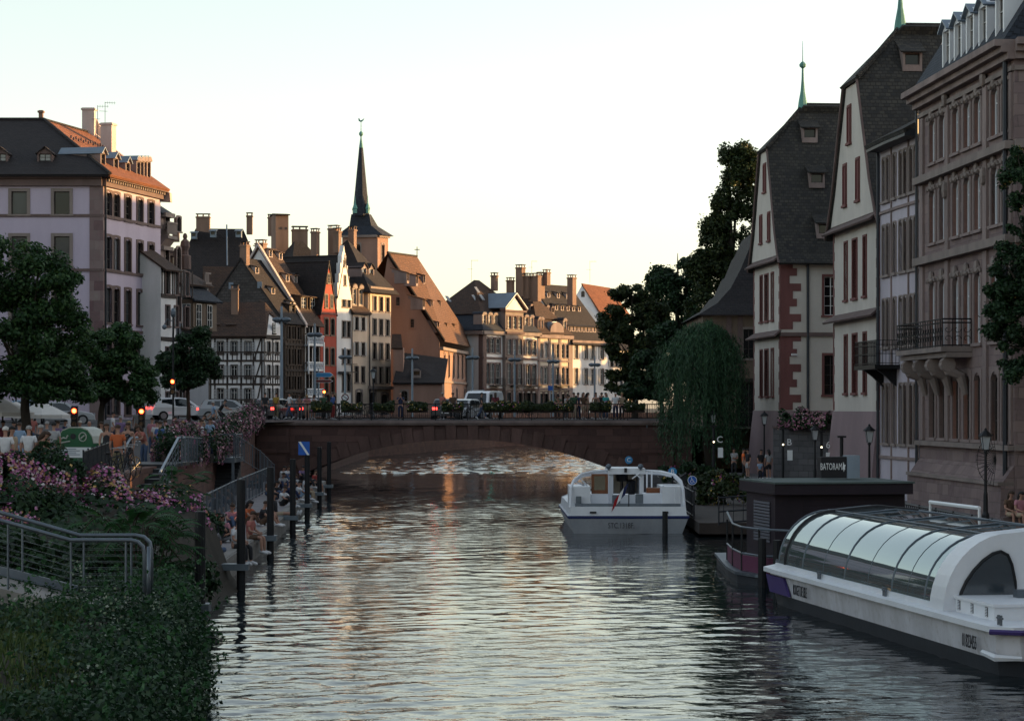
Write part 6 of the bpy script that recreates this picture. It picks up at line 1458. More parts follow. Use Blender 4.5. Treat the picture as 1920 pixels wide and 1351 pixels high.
# dome
DX0, DX1 = 3.75, 15.0
def prof(y0, yr, z0, zr, n=10):
    p = [(y0+(yr-y0)*(1-math.cos(t)), z0+(zr-z0)*math.sin(t)) for t in [math.pi/2*i/n for i in range(n+1)]]
    p += [(WB/2, zr+.10)]; return p+[(WB-y, z) for y, z in p[-2::-1]]
dp = prof(.16, 1.35, .95, 2.2); ribs = [3.75, 4.37, 6.4, 9.66, 12.96, 14.4, 15.0]
ng = 11
for i, (x0, x1) in enumerate(zip(ribs, ribs[1:])):
    b = MB(); v = [q_(x, y, z) for x in (x0, x1) for y, z in dp]; k = len(dp)
    b.mesh(v, [(j, j+1, j+1+k, j+k) for j in range(k-1)]); b.build('glass_panel', M['mglass'], tb, True)
for x in ribs:
    b = MB(); b.tube([q_(x, y-(.0 if y < WB/2 else 0), z+.012) for y, z in dp], .017 if x not in (14.4,) else .05, 6); b.build('roof_rib', M['steel'] if x != 14.4 else M['mast2'], tb)
for x in (5.4, 8.0, 11.3):
    b = MB(); b.tube([q_(x, y, z+.004) for y, z in dp[:12]], .008, 4); b.build('panel_joint', M['steel'], tb)
for y, z in (dp[10], dp[12]):
    b = MB(); b.tube([q_(DX0, y, z+.02), q_(DX1, y, z+.02)], .018, 6); b.build('roof_rail', M['steel'], tb)
# far end cap and interior floor
b = MB(); b.face([q_(DX1, y, z) for y, z in dp]); b.build('front_glass', M['mglass'], tb)
b = MB(); 
for x in np.arange(4.6, 14.2, .9):
    for y in (.9, 3.0): b.obox(q_(x, y, .9), bx*.5, by*.9, UP*.45); b.obox(q_(x, y, 1.35), bx*.08, by*.9, UP*.4)
b.build('seats', M['wood'], tb)
b = MB(); b.obox(q_(DX0-.1, .10, .86), bx*(DX1-DX0+.2), by*.14, UP*.12); b.obox(q_(DX0-.1, WB-.24, .86), bx*(DX1-DX0+.2), by*.14, UP*.12); b.build('window_sill', M['whitep'], tb)
# white arch bulkhead with stern window
ap = prof(.06, 1.35, .86, 2.30); ain = prof(.34, 1.42, .86, 2.06)
b = MB()
for x0, x1, A in ((3.0, 3.77, ap),):
    v = [q_(x, y, z) for x in (x0, x1) for y, z in A]; k = len(A); b.mesh(v, [(j, j+1, j+1+k, j+k) for j in range(k-1)])
    v2 = [q_(x1, y, z) for y, z in A]; b.face(v2); 
    # rear face split around two quarter windows
    fr_ = [q_(x0, y, z) for y, z in A]; b.face(fr_[::-1])
b.build('stern_bulkhead', M['whitep'], tb)
for sg in (0, 1):
    wy = lambda y: (.36+(y-.55)*.80) if not sg else WB-(.36+(y-.55)*.80)
    o_ = [(.55, 1.08), (.60, 1.22), (.72, 1.42), (.90, 1.62), (1.12, 1.80), (1.36, 1.93), (1.55, 1.97), (1.72, 1.90), (1.82, 1.72), (1.90, 1.40), (1.93, 1.08)]
    b = MB(); b.prism([q_(3.0-.004, wy(y), z) for y, z in o_], -bx*.02, 0); cy = 1.25
    wd_ = b.build('stern_window', M['sglass'], tb); f = MB(); f.tube([q_(2.975, wy(y), z) for y, z in o_+o_[:1]], .03, 6); f.build('window_seal', M['mast2'], wd_)
b = MB(); b.obox(q_(2.8, 1.75, .88), bx*.2, by*.6, UP*1.25); b.build('stern_door', M['whitep'], tb)
b = MB(); b.obox(q_(.95, .30, .88), bx*2.05, by*(WB-.6), UP*.24); b.obox(q_(.90, .26, 1.12), bx*2.1, by*(WB-.52), UP*.05); b.build('engine_hatch', M['whitep'], tb)
for x in (1.35, 2.1, 2.8):
    b = MB(); b.obox(q_(x-.07, .305, .92), bx*.14, -by*.012, UP*.17); k = MB()
    for i in range(6): k.obox(q_(x-.06, .29, .93+i*.027), bx*.12, -by*.008, UP*.013)
    vv = b.build('vent', M['ink'], tb); k.build('louvres', M['whitep'], vv)
b = MB(); b.obox(q_(2.2, 1.2, 1.17), bx*.25, by*.22, UP*.14); b.build('deck_box', M['steel'], tb)
for x, y in ((.2, .12), (6.5, .05), (11.2, .05), (LB-.3, .2)):
    b = MB(); b.tube([q_(x-.06, y, .88), q_(x-.06, y, 1.05)], .025, 6); b.tube([q_(x+.06, y, .88), q_(x+.06, y, 1.05)], .025, 6); b.tube([q_(x-.14, y, 1.0), q_(x+.14, y, 1.0)], .02, 6); b.build('bollard', M['steel'], tb)
b = MB(); b.tube([q_(-.19, 1.05, .42), q_(-.30, 1.05, .42)], .13, 14, 0); b.tube([q_(-.2, 1.05, .42), q_(-.312, 1.05, .42)], .09, 12, 1); b.build('exhaust', [M['steeld'], M['ink']], tb)
b = MB(); b.tube([q_(.55, -.06, .38), q_(.05, .0, .33), q_(-.12, .4, .33)], [.05, .07, .04], 6); b.build('fender_bar', M['whitep'], tb)
b = MB(); b.tube([q_(9.0, 2.9, 2.5), q_(12.2, 2.9, 2.5)], .045, 6)
for x in (9.0, 12.2): b.tube([q_(x, 2.9, 2.3), q_(x, 2.9, 2.5)], .03, 5)
b.build('search_mast', M['whitep'], tb)
# ---------------------------------------------------------------- open white passenger boat
bo = Vector((4.26, 86, 0)); wb = thing('passenger_boat', 'open white passenger boat with blue stripe, wooden door and flag, stern towards the viewer', 'boat', bo)
Q = lambda px, py, y=0.0: Vector(((px-CX)*86/F, 86+y, EYE+(HY-py)*86/F))
X0, X1 = 2.08, 6.45; LL = 17.0
hp = lambda e, z, yo=0: [Vector((X0-e, 86-e*.4+yo, z)), Vector((X1+e, 86-e*.4+yo, z)), Vector((X1+e, 86+LL*.6, z)), Vector((X1-.9, 86+LL*.92, z)), Vector((4.3, 86+LL+e, z)), Vector((X0+.6, 86+LL*.92, z)), Vector((X0-e-.12, 86+LL*.6, z))]
b = MB(); R_ = [hp(-.28, -.4, .2), hp(-.2, .0, .1), hp(.0, .55), hp(.05, .58), hp(.05, .66), hp(-.04, .67), hp(-.08, 1.0)]
for (r0, r1), m_ in zip(zip(R_, R_[1:]), (1, 0, 2, 2, 0, 3)):
    for i in range(7): b.face([r0[i], r0[(i+1) % 7], r1[(i+1) % 7], r1[i]], m_)
b.face(hp(-.08, .97)[::-1][::-1], 3); 
M['greyhull'] = plain('grey_white_transom', (.36, .38, .42), .5, .25, .8, bmp=0); M['navy'] = plain('navy_stripe', (.012, .022, .10), .5, .1, 1, bmp=0)
b.build('hull', [M['greyhull'], M['hullband'], M['navy'], M['whitep']], wb)
put_text('STC.1318F.', .29, (4.0, 85.93, .30), (1, 0, 0), 'ink', wb, squeeze=.72, up=(0, .18, 1))
b = MB(); b.box(Q(1112, 960, -.06), (.24, .03, .07)); b.box(Q(1248, 960, -.06), (.2, .03, .07)); b.build('freeing_port', M['ink'], wb)
b = MB(); b.obox((X0+.25, 86.25, .97), (X1-X0-.5, 0, 0), (0, .45, 0), (0, 0, .12)); b.build('stern_bench', M['steel'], wb)
# deck furniture: side boxes, benches, bulkheads
for px0, px1, py0, py1, y, d, mt, nm in ((1068, 1107, 912, 950, .9, 3.0, 'whitep', 'side_locker'), (1241, 1282, 912, 950, 1.0, 3.0, 'whitep', 'side_locker'), (1108, 1140, 926, 948, 2.3, .5, 'whitep', 'bench_back'), (1205, 1240, 925, 948, 1.5, .8, 'whitep', 'bench_back'), (1212, 1240, 914, 925, 2.2, .3, 'wood', 'wooden_panel'), (1080, 1090, 930, 945, .7, .1, 'steel', 'vent_panel'), (1148, 1163, 928, 945, 1.0, .2, 'steel', 'vent_panel'), (1192, 1206, 926, 945, 1.0, .2, 'steel', 'vent_panel')):
    b = MB(); s_ = (86+y)/86; p, r = Q(px0, py1, y), Q(px1, py0, y); p = Vector(((px0-CX)*(86+y)/F, 86+y, zz(py1, 86+y))); r = Vector(((px1-CX)*(86+y)/F, 86+y, zz(py0, 86+y)))
    b.obox(p-UP*.15, (r.x-p.x, 0, 0), (0, d, 0), (0, 0, r.z-p.z+.15)); b.build(nm, M[mt], wb)
PB = lambda px, py, y: Vector(((px-CX)*(86+y)/F, 86+y, zz(py, 86+y)))
# wooden door with glass
b = MB()
for a, c in (((1109, 925), (1140, 888)),):
    p, r = PB(a[0], a[1], 2.6), PB(c[0], c[1], 2.6); w_, h_ = r.x-p.x, r.z-p.z
    b.obox(p, (w_*.16, 0, 0), (0, .08, 0), (0, 0, h_)); b.obox(p+Vector((w_*.84, 0, 0)), (w_*.16, 0, 0), (0, .08, 0), (0, 0, h_)); b.obox(p+Vector((w_*.16, 0, h_*.9)), (w_*.68, 0, 0), (0, .08, 0), (0, 0, h_*.1)); b.obox(p+Vector((w_*.16, 0, 0)), (w_*.68, 0, 0), (0, .08, 0), (0, 0, h_*.18))
dr_ = b.build('cabin_door', M['wood'], wb); b = MB(); b.obox(p+Vector((w_*.16, .03, h_*.18)), (w_*.68, 0, 0), (0, .02, 0), (0, 0, h_*.72)); b.build('door_glass', M['dglass'], dr_)
# wheelhouse
b = MB(); y0 = 3.2
p, r = PB(1142, 950, y0), PB(1207, 881, y0); w_, h_ = r.x-p.x, r.z-p.z
for x, ww in ((0, .16), (w_-.16, .16)): b.obox(p+Vector((x, 0, 0)), (ww, 0, 0), (0, 2.4, 0), (0, 0, h_-.15))
b.obox(p+Vector((-.05, -.15, h_-.15)), (w_+.1, 0, 0), (0, 2.7, 0), (0, 0, .22)); b.obox(p+Vector((.16, .5, 0)), (w_-.32, 0, 0), (0, .1, 0), (0, 0, .45)); b.build('wheelhouse', M['whitep'], wb)
b = MB(); b.obox(p+Vector((.16, 1.6, .45)), (w_-.32, 0, 0), (0, .02, 0), (0, 0, h_-.62)); b.build('wheelhouse_glass', M['glassc'], wb)
b = MB(); b.lathe(p+Vector((.55, .9, .45)), [(.03, 0), (.03, .5), (.2, .5), (.22, .8), (.05, .85)], 8); b.lathe(p+Vector((.9, .8, .45)), [(.12, 0), (.16, .5), (.1, .55)], 8); b.build('helm', M['steeld'], wb)
# arched canopy frame
fr_ = [(1069, 952, .6), (1070, 915, .8), (1076, 900, 1.2), (1090, 889, 2.0), (1112, 884, 3.0), (1145, 881, 3.4), (1205, 882, 3.4), (1240, 884, 3.0), (1265, 890, 2.0), (1277, 902, 1.2), (1281, 918, .8), (1284, 960, .5)]
b = MB(); b.tube([PB(*k) for k in fr_], .055, 7); b.tube([PB(x, y_+4, d+3.5) for x, y_, d in fr_[2:-2]], .05, 7); b.tube([PB(1076, 902, 1.2), PB(1108, 914, 3)], .03, 5); b.tube([PB(1084, 893, 1.6), PB(1104, 913, 2.0)], .03, 5)
b.tube([PB(1185, 897, 3), PB(1200, 886, 3)], .025, 5); b.tube([PB(1190, 886, 3), PB(1202, 897, 3)], .025, 5)
for px in (1213, 1222): b.tube([PB(px, 925, 2.5), PB(px, 884, 3.0)], .03, 5)
b.tube([PB(1243, 912, 1.2), PB(1245, 908, 1.2), PB(1277, 908, 1.2), PB(1277, 912, 1.2)], .025, 5)
for px in (1266, 1274): b.tube([PB(px, 945, .6), PB(px, 912, .6)], .03, 5)
b.build('canopy_frame', M['whitep'], wb)
for px in (1141, 1201): b = MB(); b.ball(PB(px, 874, 3.0), (.11, .11, .10), 10); b.tube([PB(px, 881, 3.0), PB(px, 876, 3.0)], .04, 6); b.build('searchlight', M['steel'], wb)
b = MB(); b.box(PB(1173, 881, 3.0), (.1, .12, .16)); b.build('camera_box', M['ink'], wb)
# flag on a staff
b = MB(); b.tube([PB(1179, 955, .1), PB(1179, 905, .0)], .02, 6); b.build('flag_staff', M['mast2'], wb)
b = MB(); f0 = PB(1178, 906, .0)
for i in range(9):
    for j in range(6):
        fp = lambda i, j: f0+Vector((-.50*(i/9)**1.1-.02*j, .05*math.sin(i*.9+j*.4), -.95*(j/6)*.45-.62*(i/9)**1.3))
        b.face([fp(i, j), fp(i+1, j), fp(i+1, j+1), fp(i, j+1)], 0 if i < 3 else 1 if i < 6 else 2)
M['flagr'] = plain('flag_red', (.34, .012, .018), .8, .1, 3, bmp=0); b.build('flag', [M['navy'], M['signw'], M['flagr']], wb, True)
pb_ = MB(); pb_.tube([P(1247, 958, 84.5), Vector((P(1247, 958, 84.5).x, 84.5, -.6))], .10, 10); solo('mooring_pile', pb_, M['mast2'], 'dark mooring pile standing right behind the stern of the white boat', 'pile', org=(P(1247, 958, 84.5).x, 84.5, 0))
# ---------------------------------------------------------------- floating landing stage with purple pavilion
po = Vector((7.4, 66, .3)); pv = thing('landing_pavilion', 'dark purple flat roofed pavilion on the floating landing stage behind the tour boat', 'pavilion', po)
M['plum'] = plain('dark_plum_boards', (.015, .008, .015), .6, .3, 1.5); M['plumr'] = plain('green_grey_roof_felt', (.075, .10, .095), .8, .3, 1)
M['pinkp'] = plain('pink_paint', (.11, .026, .065), .6, .25, 2, bmp=0); M['blind'] = plain('grey_blind', (.11, .115, .14), .6, .1, 2, bmp=0)
lu, rv = Vector((-.5, 3.0, 0)), Vector((3.75, .6, 0)); HT = 2.2
b = MB(); b.obox(po, lu, rv, UP*(HT-.32)); b.build('walls', M['plum'], pv)
b = MB(); o2 = po-lu*.12-rv*.03+UP*(HT-.32); b.obox(o2, lu*1.25, rv*1.06, UP*.30); b.build('fascia', M['plum'], pv)
b = MB(); b.obox(o2+UP*.302-lu*.02, lu*1.28, rv*1.07, UP*.05); b.build('roof', M['plumr'], pv)
nf = Vector((rv.y, -rv.x, 0)).normalized(); nl = -Vector((lu.y, -lu.x, 0)).normalized()
if nl.x > 0: nl = -nl
b = MB()
for i in range(13): b.obox(po+lu*.15+nl*.02+UP*(.5+i*.09), lu*.55, nl*.02, UP*.06)
b.build('blind', M['blind'], pv)
b = MB()
for i in range(9): b.obox(po+rv*.22+nf*.01+UP*(.2+i*.17), rv*.62, nf*.02, UP*.13)
b.build('roller_shutter', M['plum'], pv)
b = MB(); rg = random.Random(2)
for x, z, r in ((.30, .9, .34), (.36, 1.12, .3), (.42, 1.3, .2), (.47, 1.12, .26), (.56, 1.25, .16), (.60, 1.05, .2)):
    c = po+rv*x+nf*.045+UP*z; pts = [c+rv.normalized()*r*math.cos(k*.7)*(1+.25*math.sin(k*2.1))+UP*r*.8*math.sin(k*.7) for k in range(9)]; b.prism(pts, nf*.012)
b.build('painted_mural', M['pinkp'], pv)
b = MB(); b.obox(po+rv*.9+nf*.01+UP*.9, rv*.06, nf*.02, UP*.3); b.build('notice', M['offwhite'], pv)
sg = thing('landing_sign', 'black box sign with pale lettering and grey cabinet on the pavilion roof', 'sign', po+UP*2.27+lu*.6+rv*.5)
so = ORG[sg.name]; b = MB(); b.obox(so, rv*.20, lu*.12, UP*.62); b.build('sign_box', M['ink'], sg)
b = MB(); b.obox(so+rv*.203-lu*.01, rv*.10, lu*.14, UP*.66); b.build('cabinet', M['mast'], sg)
put_text('BATORAMA', .28, so+rv*.09+nf*.012+UP*.33, rv, 'signw', sg, squeeze=.50)
b = MB(); k = so+rv*.175+nf*.012+UP*.33; b.prism([k+UP*.15-rv*.004, k+UP*.06+rv*.006, k+UP*.06+rv*.017, k-UP*.15+rv*.002, k-UP*.02-rv*.004], nf*.008); b.build('arrow_mark', M['signw'], sg)
pt_ = thing('pontoon', 'dark rounded pontoon with pink panels carrying the pavilion', 'pontoon', (6.4, 64, 0))
ol = [(6.35, 60.8), (5.95, 62.0), (5.9, 64), (6.1, 70), (12.6, 70.5), (12.6, 60.2), (7.4, 59.8)]
b = MB(); b.prism([(x, y, -.4) for x, y in ol], (0, 0, .62)); b.build('hull', M['hullband'], pt_)
b = MB(); b.prism([(x+(.06 if x > 7 else -.06), y, .22) for x, y in ol], (0, 0, .08)); b.build('deck', M['steel'], pt_)
b = MB(); ed = [Vector((x, y, .31)) for x, y in ((7.3, 60.0), (6.42, 60.95), (6.08, 62.1), (6.02, 64.0), (6.1, 66.5))]
for s0, s1 in zip(ed, ed[1:]): b.obox(s0, s1-s0, Vector(((s1-s0).y, -(s1-s0).x, 0)).normalized()*.05, UP*.42)
b.build('pink_panels', M['pinkp'], pt_)
b = MB(); b.tube([p+UP*.46 for p in ed], .03, 6); b.tube([p+UP*1.15 for p in ed[:-1]]+[ed[-1]+UP*1.35], .03, 6)
b.build('handrail', M['steel'], pt_)
for p in ed[1:]: b = MB(); b.tube([p, p+UP*1.15], .03, 6); b.build('rail_post', M['mast2'], pt_)
for i, (x, y) in enumerate(((6.45, 60.5), (6.75, 59.75))):
    b = MB(); b.tube([(x, y, -.6), (x, y, 1.25)], .11, 10); solo('mooring_pile', b, M['mast2'], ('short black pile at the rounded end of the pink panelled pontoon', 'short black pile between the pontoon and the glass roofed boat')[i], 'pile', org=(x, y, 0), group='short piles at the pontoon')
# ---------------------------------------------------------------- left quay: piles, railings, stairs
piles = [(375, 958, 1138), (452, 898, 1062), (507, 875, 1008), (549, 860, 970), (576, 848, 947), (599, 838, 925), (617, 828, 911)]
plab = ['nearest mooring pile, half hidden by the shrubs at the quay corner', 'thick dark pile in front of the man in white shirt sitting on the edge', 'third mooring pile from the viewer, beside a man in black', 'fourth mooring pile from the viewer along the low quay', 'mooring pile carrying the blue and white square sign', 'sixth mooring pile, just right of the blue sign', 'farthest mooring pile, close to the bridge arch']
for (px, t, c), lab in zip(piles, plab):
    Z = F*4.0/(c-HY); x = pt(px, Z).x; root = thing('mooring_pile', lab, 'pile', (x, Z, 0), 'mooring piles along the low quay')
    b = MB(); b.lathe((x, Z, 0), [(.11, -.6), (.11, zz(t, Z)-.02), (.10, zz(t, Z))], 12); b.build('pole', M['mast2'], root)
    b = MB(); b.obox((x-.55, Z-.22, .52), (.75, 0, 0), (0, .44, 0), (0, 0, .16)); b.build('collar', M['steel'], root)
Z = F*4.0/(947-HY); p = P(570, 840, Z-.15); sg = thing('waterway_sign', 'square blue waterway sign with white diagonal stripe on a pile', 'sign', p)
b = MB(); s_ = .34*(F/Z)/41; b.box(p, (.46, .03, .55)); b.build('panel', M['blue'], sg); b = MB(); q = .23; b.prism([p+Vector((-q, -.02, .275)), p+Vector((-q+.10, -.02, .275)), p+Vector((q, -.02, -.275)), p+Vector((q-.10, -.02, -.275))], (0, -.008, 0)); b.build('stripe', M['signw'], sg)
QR = [(-10.05, 76, .62), (-10.9, 92, .62), (-11.75, 113, .62)]
bar_railing('quay_railing', 'galvanised bar railing along the back of the low quay', QR, 1.12, bar=.55, post=2.2, mat='steel', r=.014, rp=.03, rails=(1.0, .08))
# landing platform over the dark stairs
L0 = P(366, 858, 106); L1 = P(440, 858, 106); zf = L0.z
ld = thing('landing_platform', 'grey steel landing with dark opening beneath it at the head of the quay stairs', 'platform', L0)
b = MB(); b.obox(L0-UP*.22, (L1.x-L0.x, 0, 0), (0, 3.5, 0), UP*.22); b.build('deck', M['steel'], ld)
b = MB()
for i in range(9): b.obox((L0.x+.1, 106.4+i*.33, .62), (L1.x-L0.x-.2, 0, 0), (0, .33, 0), (0, 0, .17*(i+1)*.98))
b.build('steps', M['steeld'], ld)
for x in (L0.x+.05, L1.x-.15): b = MB(); b.obox((x, 106.05, .6), (.12, 0, 0), (0, .12, 0), (0, 0, zf-.8)); b.build('support', M['steel'], ld)
bar_railing('landing_railing', 'steel railing round the landing above the dark stairs', [L0+Vector((.05, .1, 0)), L1+Vector((-.05, .1, 0)), L1+Vector((-.05, 3.4, 0))], 1.05, bar=.34, post=1.6, mat='steel', r=.011, rails=(1.0, .1))
bar_railing('stair_railing', 'steel railing descending along the quay wall below the bridge approach', [L1+Vector((.0, .3, 0)), Vector((-12.0, 112, 1.5)), Vector((-12.15, 120, .65))], 1.05, bar=.5, post=2, mat='steel', r=.011, rails=(1.0, .1))
# gangway stairs with two pale handrails
Zg = 84; g0, g1 = P(245, 872, Zg), P(334, 872, Zg); h0, h1 = P(207, 940, 76.5), P(300, 940, 76.5)
gw_ = thing('gangway_stairs', 'short metal stairs with two pale sloping handrails between the flower hedges', 'stairs', h0)
b = MB(); n_ = 7
for i in range(n_):
    t0, t1 = i/n_, (i+1)/n_; a = h0.lerp(g0, t0); c = h1.lerp(g1, t0); d = (g0-h0); b.obox(a, c-a, Vector((d.x/n_, d.y/n_, 0)), UP*(.05+.16))
b.obox(g0-UP*.05, g1-g0, (0, 3, 0), UP*.12); b.build('steps', M['steeld'], gw_)
for a, c in ((h0, g0), (h1, g1)):
    b = MB(); b.tube([a+UP*.95, c+UP*.98, c+UP*.98+Vector((.05, 1.2, 0))], .045, 7); b.build('handrail', M['mast'], gw_)
    for t in np.linspace(0, 1, 7):
        p = a.lerp(c, t); b = MB(); b.tube([p, p+UP*.96], .018, 5); b.build('baluster', M['steel'], gw_)
    b = MB()
    for k in (.25, .5, .75): b.tube([a+UP*k, c+UP*k], .008, 4)
    b.build('wire', M['steel'], gw_)
bar_railing('promenade_railing', 'steel railing along the promenade edge beside the gangway', [g1+Vector((.1, .2, 0)), EDGP(96, .2)], 1.02, bar=.4, post=1.6, mat='steel', r=.011, rails=(1.0, .1))
bar_railing('promenade_railing', 'short dark railing with parked bikes between the big petunias and the gangway', [EDGP(66, .15), g0+Vector((-.1, .2, .05))], 1.02, bar=.16, post=1.5, mat='steeld', r=.011, rails=(1.0, .1))
# near ramp with double tube handrail and wires
rt = thing('ramp_handrail', 'curved double tube steel handrail with wire infill at the head of a ramp', 'handrail', P(200, 1120, 38.5))
for d, dx, nm in ((0, 0, 0), (-1.4, 0, 1)):
    Zr = 38.6+d; k0 = 1003 if not nm else 1012
    K = (lambda x, y: P(x, y, Zr))
    pts = [K(-60, 938), K(0, 960), K(150, 1003), K(255, 1003), K(270, 1006), K(281, 1016), K(284, 1032), K(284, 1135)] if not nm else [K(-60, 956), K(0, 975), K(132, 1012), K(245, 1012), K(258, 1015), K(268, 1024), K(271, 1040), K(271, 1142)]
    b = MB(); b.tube(pts, .033, 10); b.build('top_tube', M['steel'], rt, True)
    for px, t, bt in (((42, 972, 1105), (157, 1004, 1108), (246, 1004, 1118)) if not nm else ((15, 981, 1118), (133, 1013, 1112), (236, 1013, 1125))):
        b = MB(); b.tube([K(px, t), K(px, bt)], .019, 7); b.build('post', M['steel'], rt)
    b = MB()
    for i in range(8):
        f = .14+i*.105; h = 112
        b.tube([K(-60, (938 if not nm else 956)+f*h), K(0, (960 if not nm else 975)+f*h), K(145, k0+f*h), K(270 if not nm else 260, k0+f*h)], .003, 4)
    b.build('wire', M['steel'], rt)
b = MB(); b.tube([P(279, 1024, 37.9), P(279, 1140, 37.9)], .033, 9); b.build('end_tube', M['steel'], rt, True)
rp_ = thing('ramp', 'pale concrete ramp descending behind the near handrail', 'ramp', P(60, 1110, 38))
b = MB(); a, c = P(-80, 1060, 38.8), P(145, 1116, 38.4); b.mesh([a, c, c+Vector((0, -1.5, 0)), a+Vector((0, -1.5, 0)), a-UP*.25, c-UP*.25, c+Vector((0, -1.5, -.25)), a+Vector((0, -1.5, -.25))], [(0, 3, 2, 1), (3, 7, 6, 2), (0, 1, 5, 4), (1, 2, 6, 5)])
e = P(275, 1118, 38.4); b.mesh([c, e, e+Vector((0, -1.5, 0)), c+Vector((0, -1.5, 0)), c-UP*.25, e-UP*.25, e+Vector((0, -1.5, -.25)), c+Vector((0, -1.5, -.25))], [(0, 3, 2, 1), (3, 7, 6, 2), (1, 2, 6, 5)]); b.build('deck', M['conc'], rp_)
b = MB(); b.obox(a+UP*.02, c-a, (0, .08, 0), UP*.14); b.build('kerb', M['steel'], rp_)
# ---------------------------------------------------------------- street furniture
def light_mast(px, top, Z, label, hh=None):
    x = pt(px, Z).x; root = thing('light_mast', label, 'street lamp', (x, Z, STREET), 'tall floodlight masts on the street'); zt = zz(top, Z)
    b = MB(); b.tube([(x, Z, STREET), (x, Z, (STREET+zt)/2), (x, Z, zt)], [.12, .10, .08], 8); b.build('pole', M['mast'], root)
    for sgn in (-1, 1):
        k = MB(); c = Vector((x+sgn*.32, Z-.05, zt-.95)); k.tube([(x, Z, zt-.8), c+UP*.1], .04, 5); k.ball(c, (.36, .3, .19), 10); h = k.build('lamp_head', M['steel'], root, True)
        g = MB(); g.ball(c-UP*.07, (.25, .24, .15), 8); g.build('lens', M['glassc'], h, True)
for px, t, Z, lab in ((528, 574, 165, 'tallest floodlight mast at the left end of the bridge before the half timbered house'), (590, 606, 196, 'floodlight mast beside the direction signs'), (647, 651, 230, 'floodlight mast in front of the white stepped gable'), (773, 653, 232, 'floodlight mast before the pink church gable'), (886, 652, 228, 'floodlight mast at the right corner of the church choir'), (965, 656, 231, 'floodlight mast before the pediment bay'), (1037, 660, 239, 'floodlight mast before the ornate mansion'), (1115, 667, 252, 'rightmost floodlight mast before the white shuttered house')): light_mast(px, t, Z, lab)
def traffic(px, pyl, Z, label, on='red', top=None, gz=None, face=0):
    x = pt(px, Z).x; g = street_z(Z) if gz is None else gz; root = thing('traffic_light', label, 'traffic light', (x, Z, g)); zl = zz(pyl, Z)
    zt = zl+.25 if on == 'red' else zl+.85
    b = MB(); b.tube([(x, Z+.16, g), (x, Z+.16, zz(top, Z) if top else zt)], .06, 8); b.build('pole', M['mast2'], root)
    b = MB(); b.box((x, Z, zt-.5), (.30, .22, 1.0)); h = b.build('signal_head', M['mast2'], root)
    for i, c in enumerate(('red', 'amber', 'green')):
        z = zt-.22-i*.30; lit = c == on; k = MB(); k.tube([(x, Z-.11, z), (x, Z-.145, z)], .115, 14); l_ = k.build('lens', M['lredL'] if lit and on == 'red' else M['lgrn'] if lit else M['dglass'], root)
        if lit and on == 'red': k = MB(); k.tube([(x, Z-.146, z), (x, Z-.152, z)], .07, 12); k.build('lamp_core', M['lredC'], l_)
        k = MB(); 
        for j in range(7): 
            a = math.pi*j/6; k.box((x+.13*math.cos(a), Z-.19, z+.13*math.sin(a)), (.05, .16, .03))
        k.build('visor', M['mast2'], l_)
    return root
traffic(140, 771, 108, 'red traffic light at the left above the crowd beside the parasols')
traffic(266, 772, 112, 'red traffic light in front of the lavender building, right of the second tree')
t_ = traffic(324, 716, 140, 'tall black post with red traffic light and globe lamp left of the white car', top=588)
b = MB(); x = pt(324, 140).x; b.tube([(x, 140.1, zz(602, 140)), (x-.35, 140, zz(598, 140)), (x-.5, 140, zz(608, 140))], .03, 6); b.ball((x-.5, 140, zz(613, 140)), .15, 8); b.ball((x, 140.16, zz(586, 140)), (.16, .16, .3), 8); b.build('globe_lamp', M['steel'], t_)
traffic(608, 735, 205, 'small red traffic light near the direction signs behind the bridge', gz=STREET)
traffic(921, 751, 215, 'small green traffic light behind the bridge railing near the white van', 'green', gz=STREET)
# direction signs
Z = 196.5; sp = thing('direction_signs', 'pale blue and dark red arrow direction signs on thin posts', 'sign', (pt(597, Z).x, Z, STREET))
for px in (589, 597): b = MB(); b.tube([Vector((pt(px, Z).x, Z, STREET)), P(px, 690, Z)], .05, 6); b.build('post', M['mast'], sp)
for y0, y1, m1, m2, tx in ((698, 707, 'blue2', 'signw', None), (711, 717, 'dred', 'signw', None)):
    pp_ = [(592, y0), (619, y0), (625, (y0+y1)/2), (619, y1), (592, y1)]; b = MB(); b.prism([P(x, y, Z-.12) for x, y in pp_], (0, .05, 0)); s0 = b.build('sign_panel', M[m2], sp)
    pp_ = [(592.6, y0+.6), (618.5, y0+.6), (623.6, (y0+y1)/2), (618.5, y1-.6), (592.6, y1-.6)]; b = MB(); b.prism([P(x, y, Z-.13) for x, y in pp_], (0, .008, 0)); b.build('sign_face', M[m1], s0)
Z = 205; rs = thing('round_sign', 'round no turning sign on a post before the cream house', 'sign', (pt(647, Z).x, Z, STREET)); p = P(647, 745, Z)
b = MB(); b.tube([(p.x, Z+.05, STREET), (p.x, Z+.05, p.z+.3)], .04, 6); b.build('post', M['mast'], rs)
b = MB(); b.tube([p, p+Vector((0, .03, 0))], .33, 20); b.build('disc', M['dred'], rs); b = MB(); b.tube([p+Vector((0, -.01, 0)), p+Vector((0, 0, 0))], .24, 20); b.build('disc_face', M['signw'], rs); b = MB(); b.obox(p+Vector((-.2, -.02, .14)), (.4, 0, -.3), (0, .006, 0), (.03, 0, .05)); b.build('slash', M['ink'], rs)
Z = 210; bs = thing('blue_sign', 'small square blue traffic sign before the ornate mansion', 'sign', (pt(1032, Z).x, Z, STREET)); p = P(1032, 727, Z); b = MB(); b.tube([(p.x, Z+.06, STREET), (p.x, Z+.06, p.z)], .04, 6); b.build('post', M['mast'], bs); b = MB(); b.box(p, (.42, .03, .42)); b.build('panel', M['blue'], bs)
Z = 212; bd = thing('information_board', 'stack of white direction boards at the choir corner', 'sign', (pt(896, Z).x, Z, STREET))
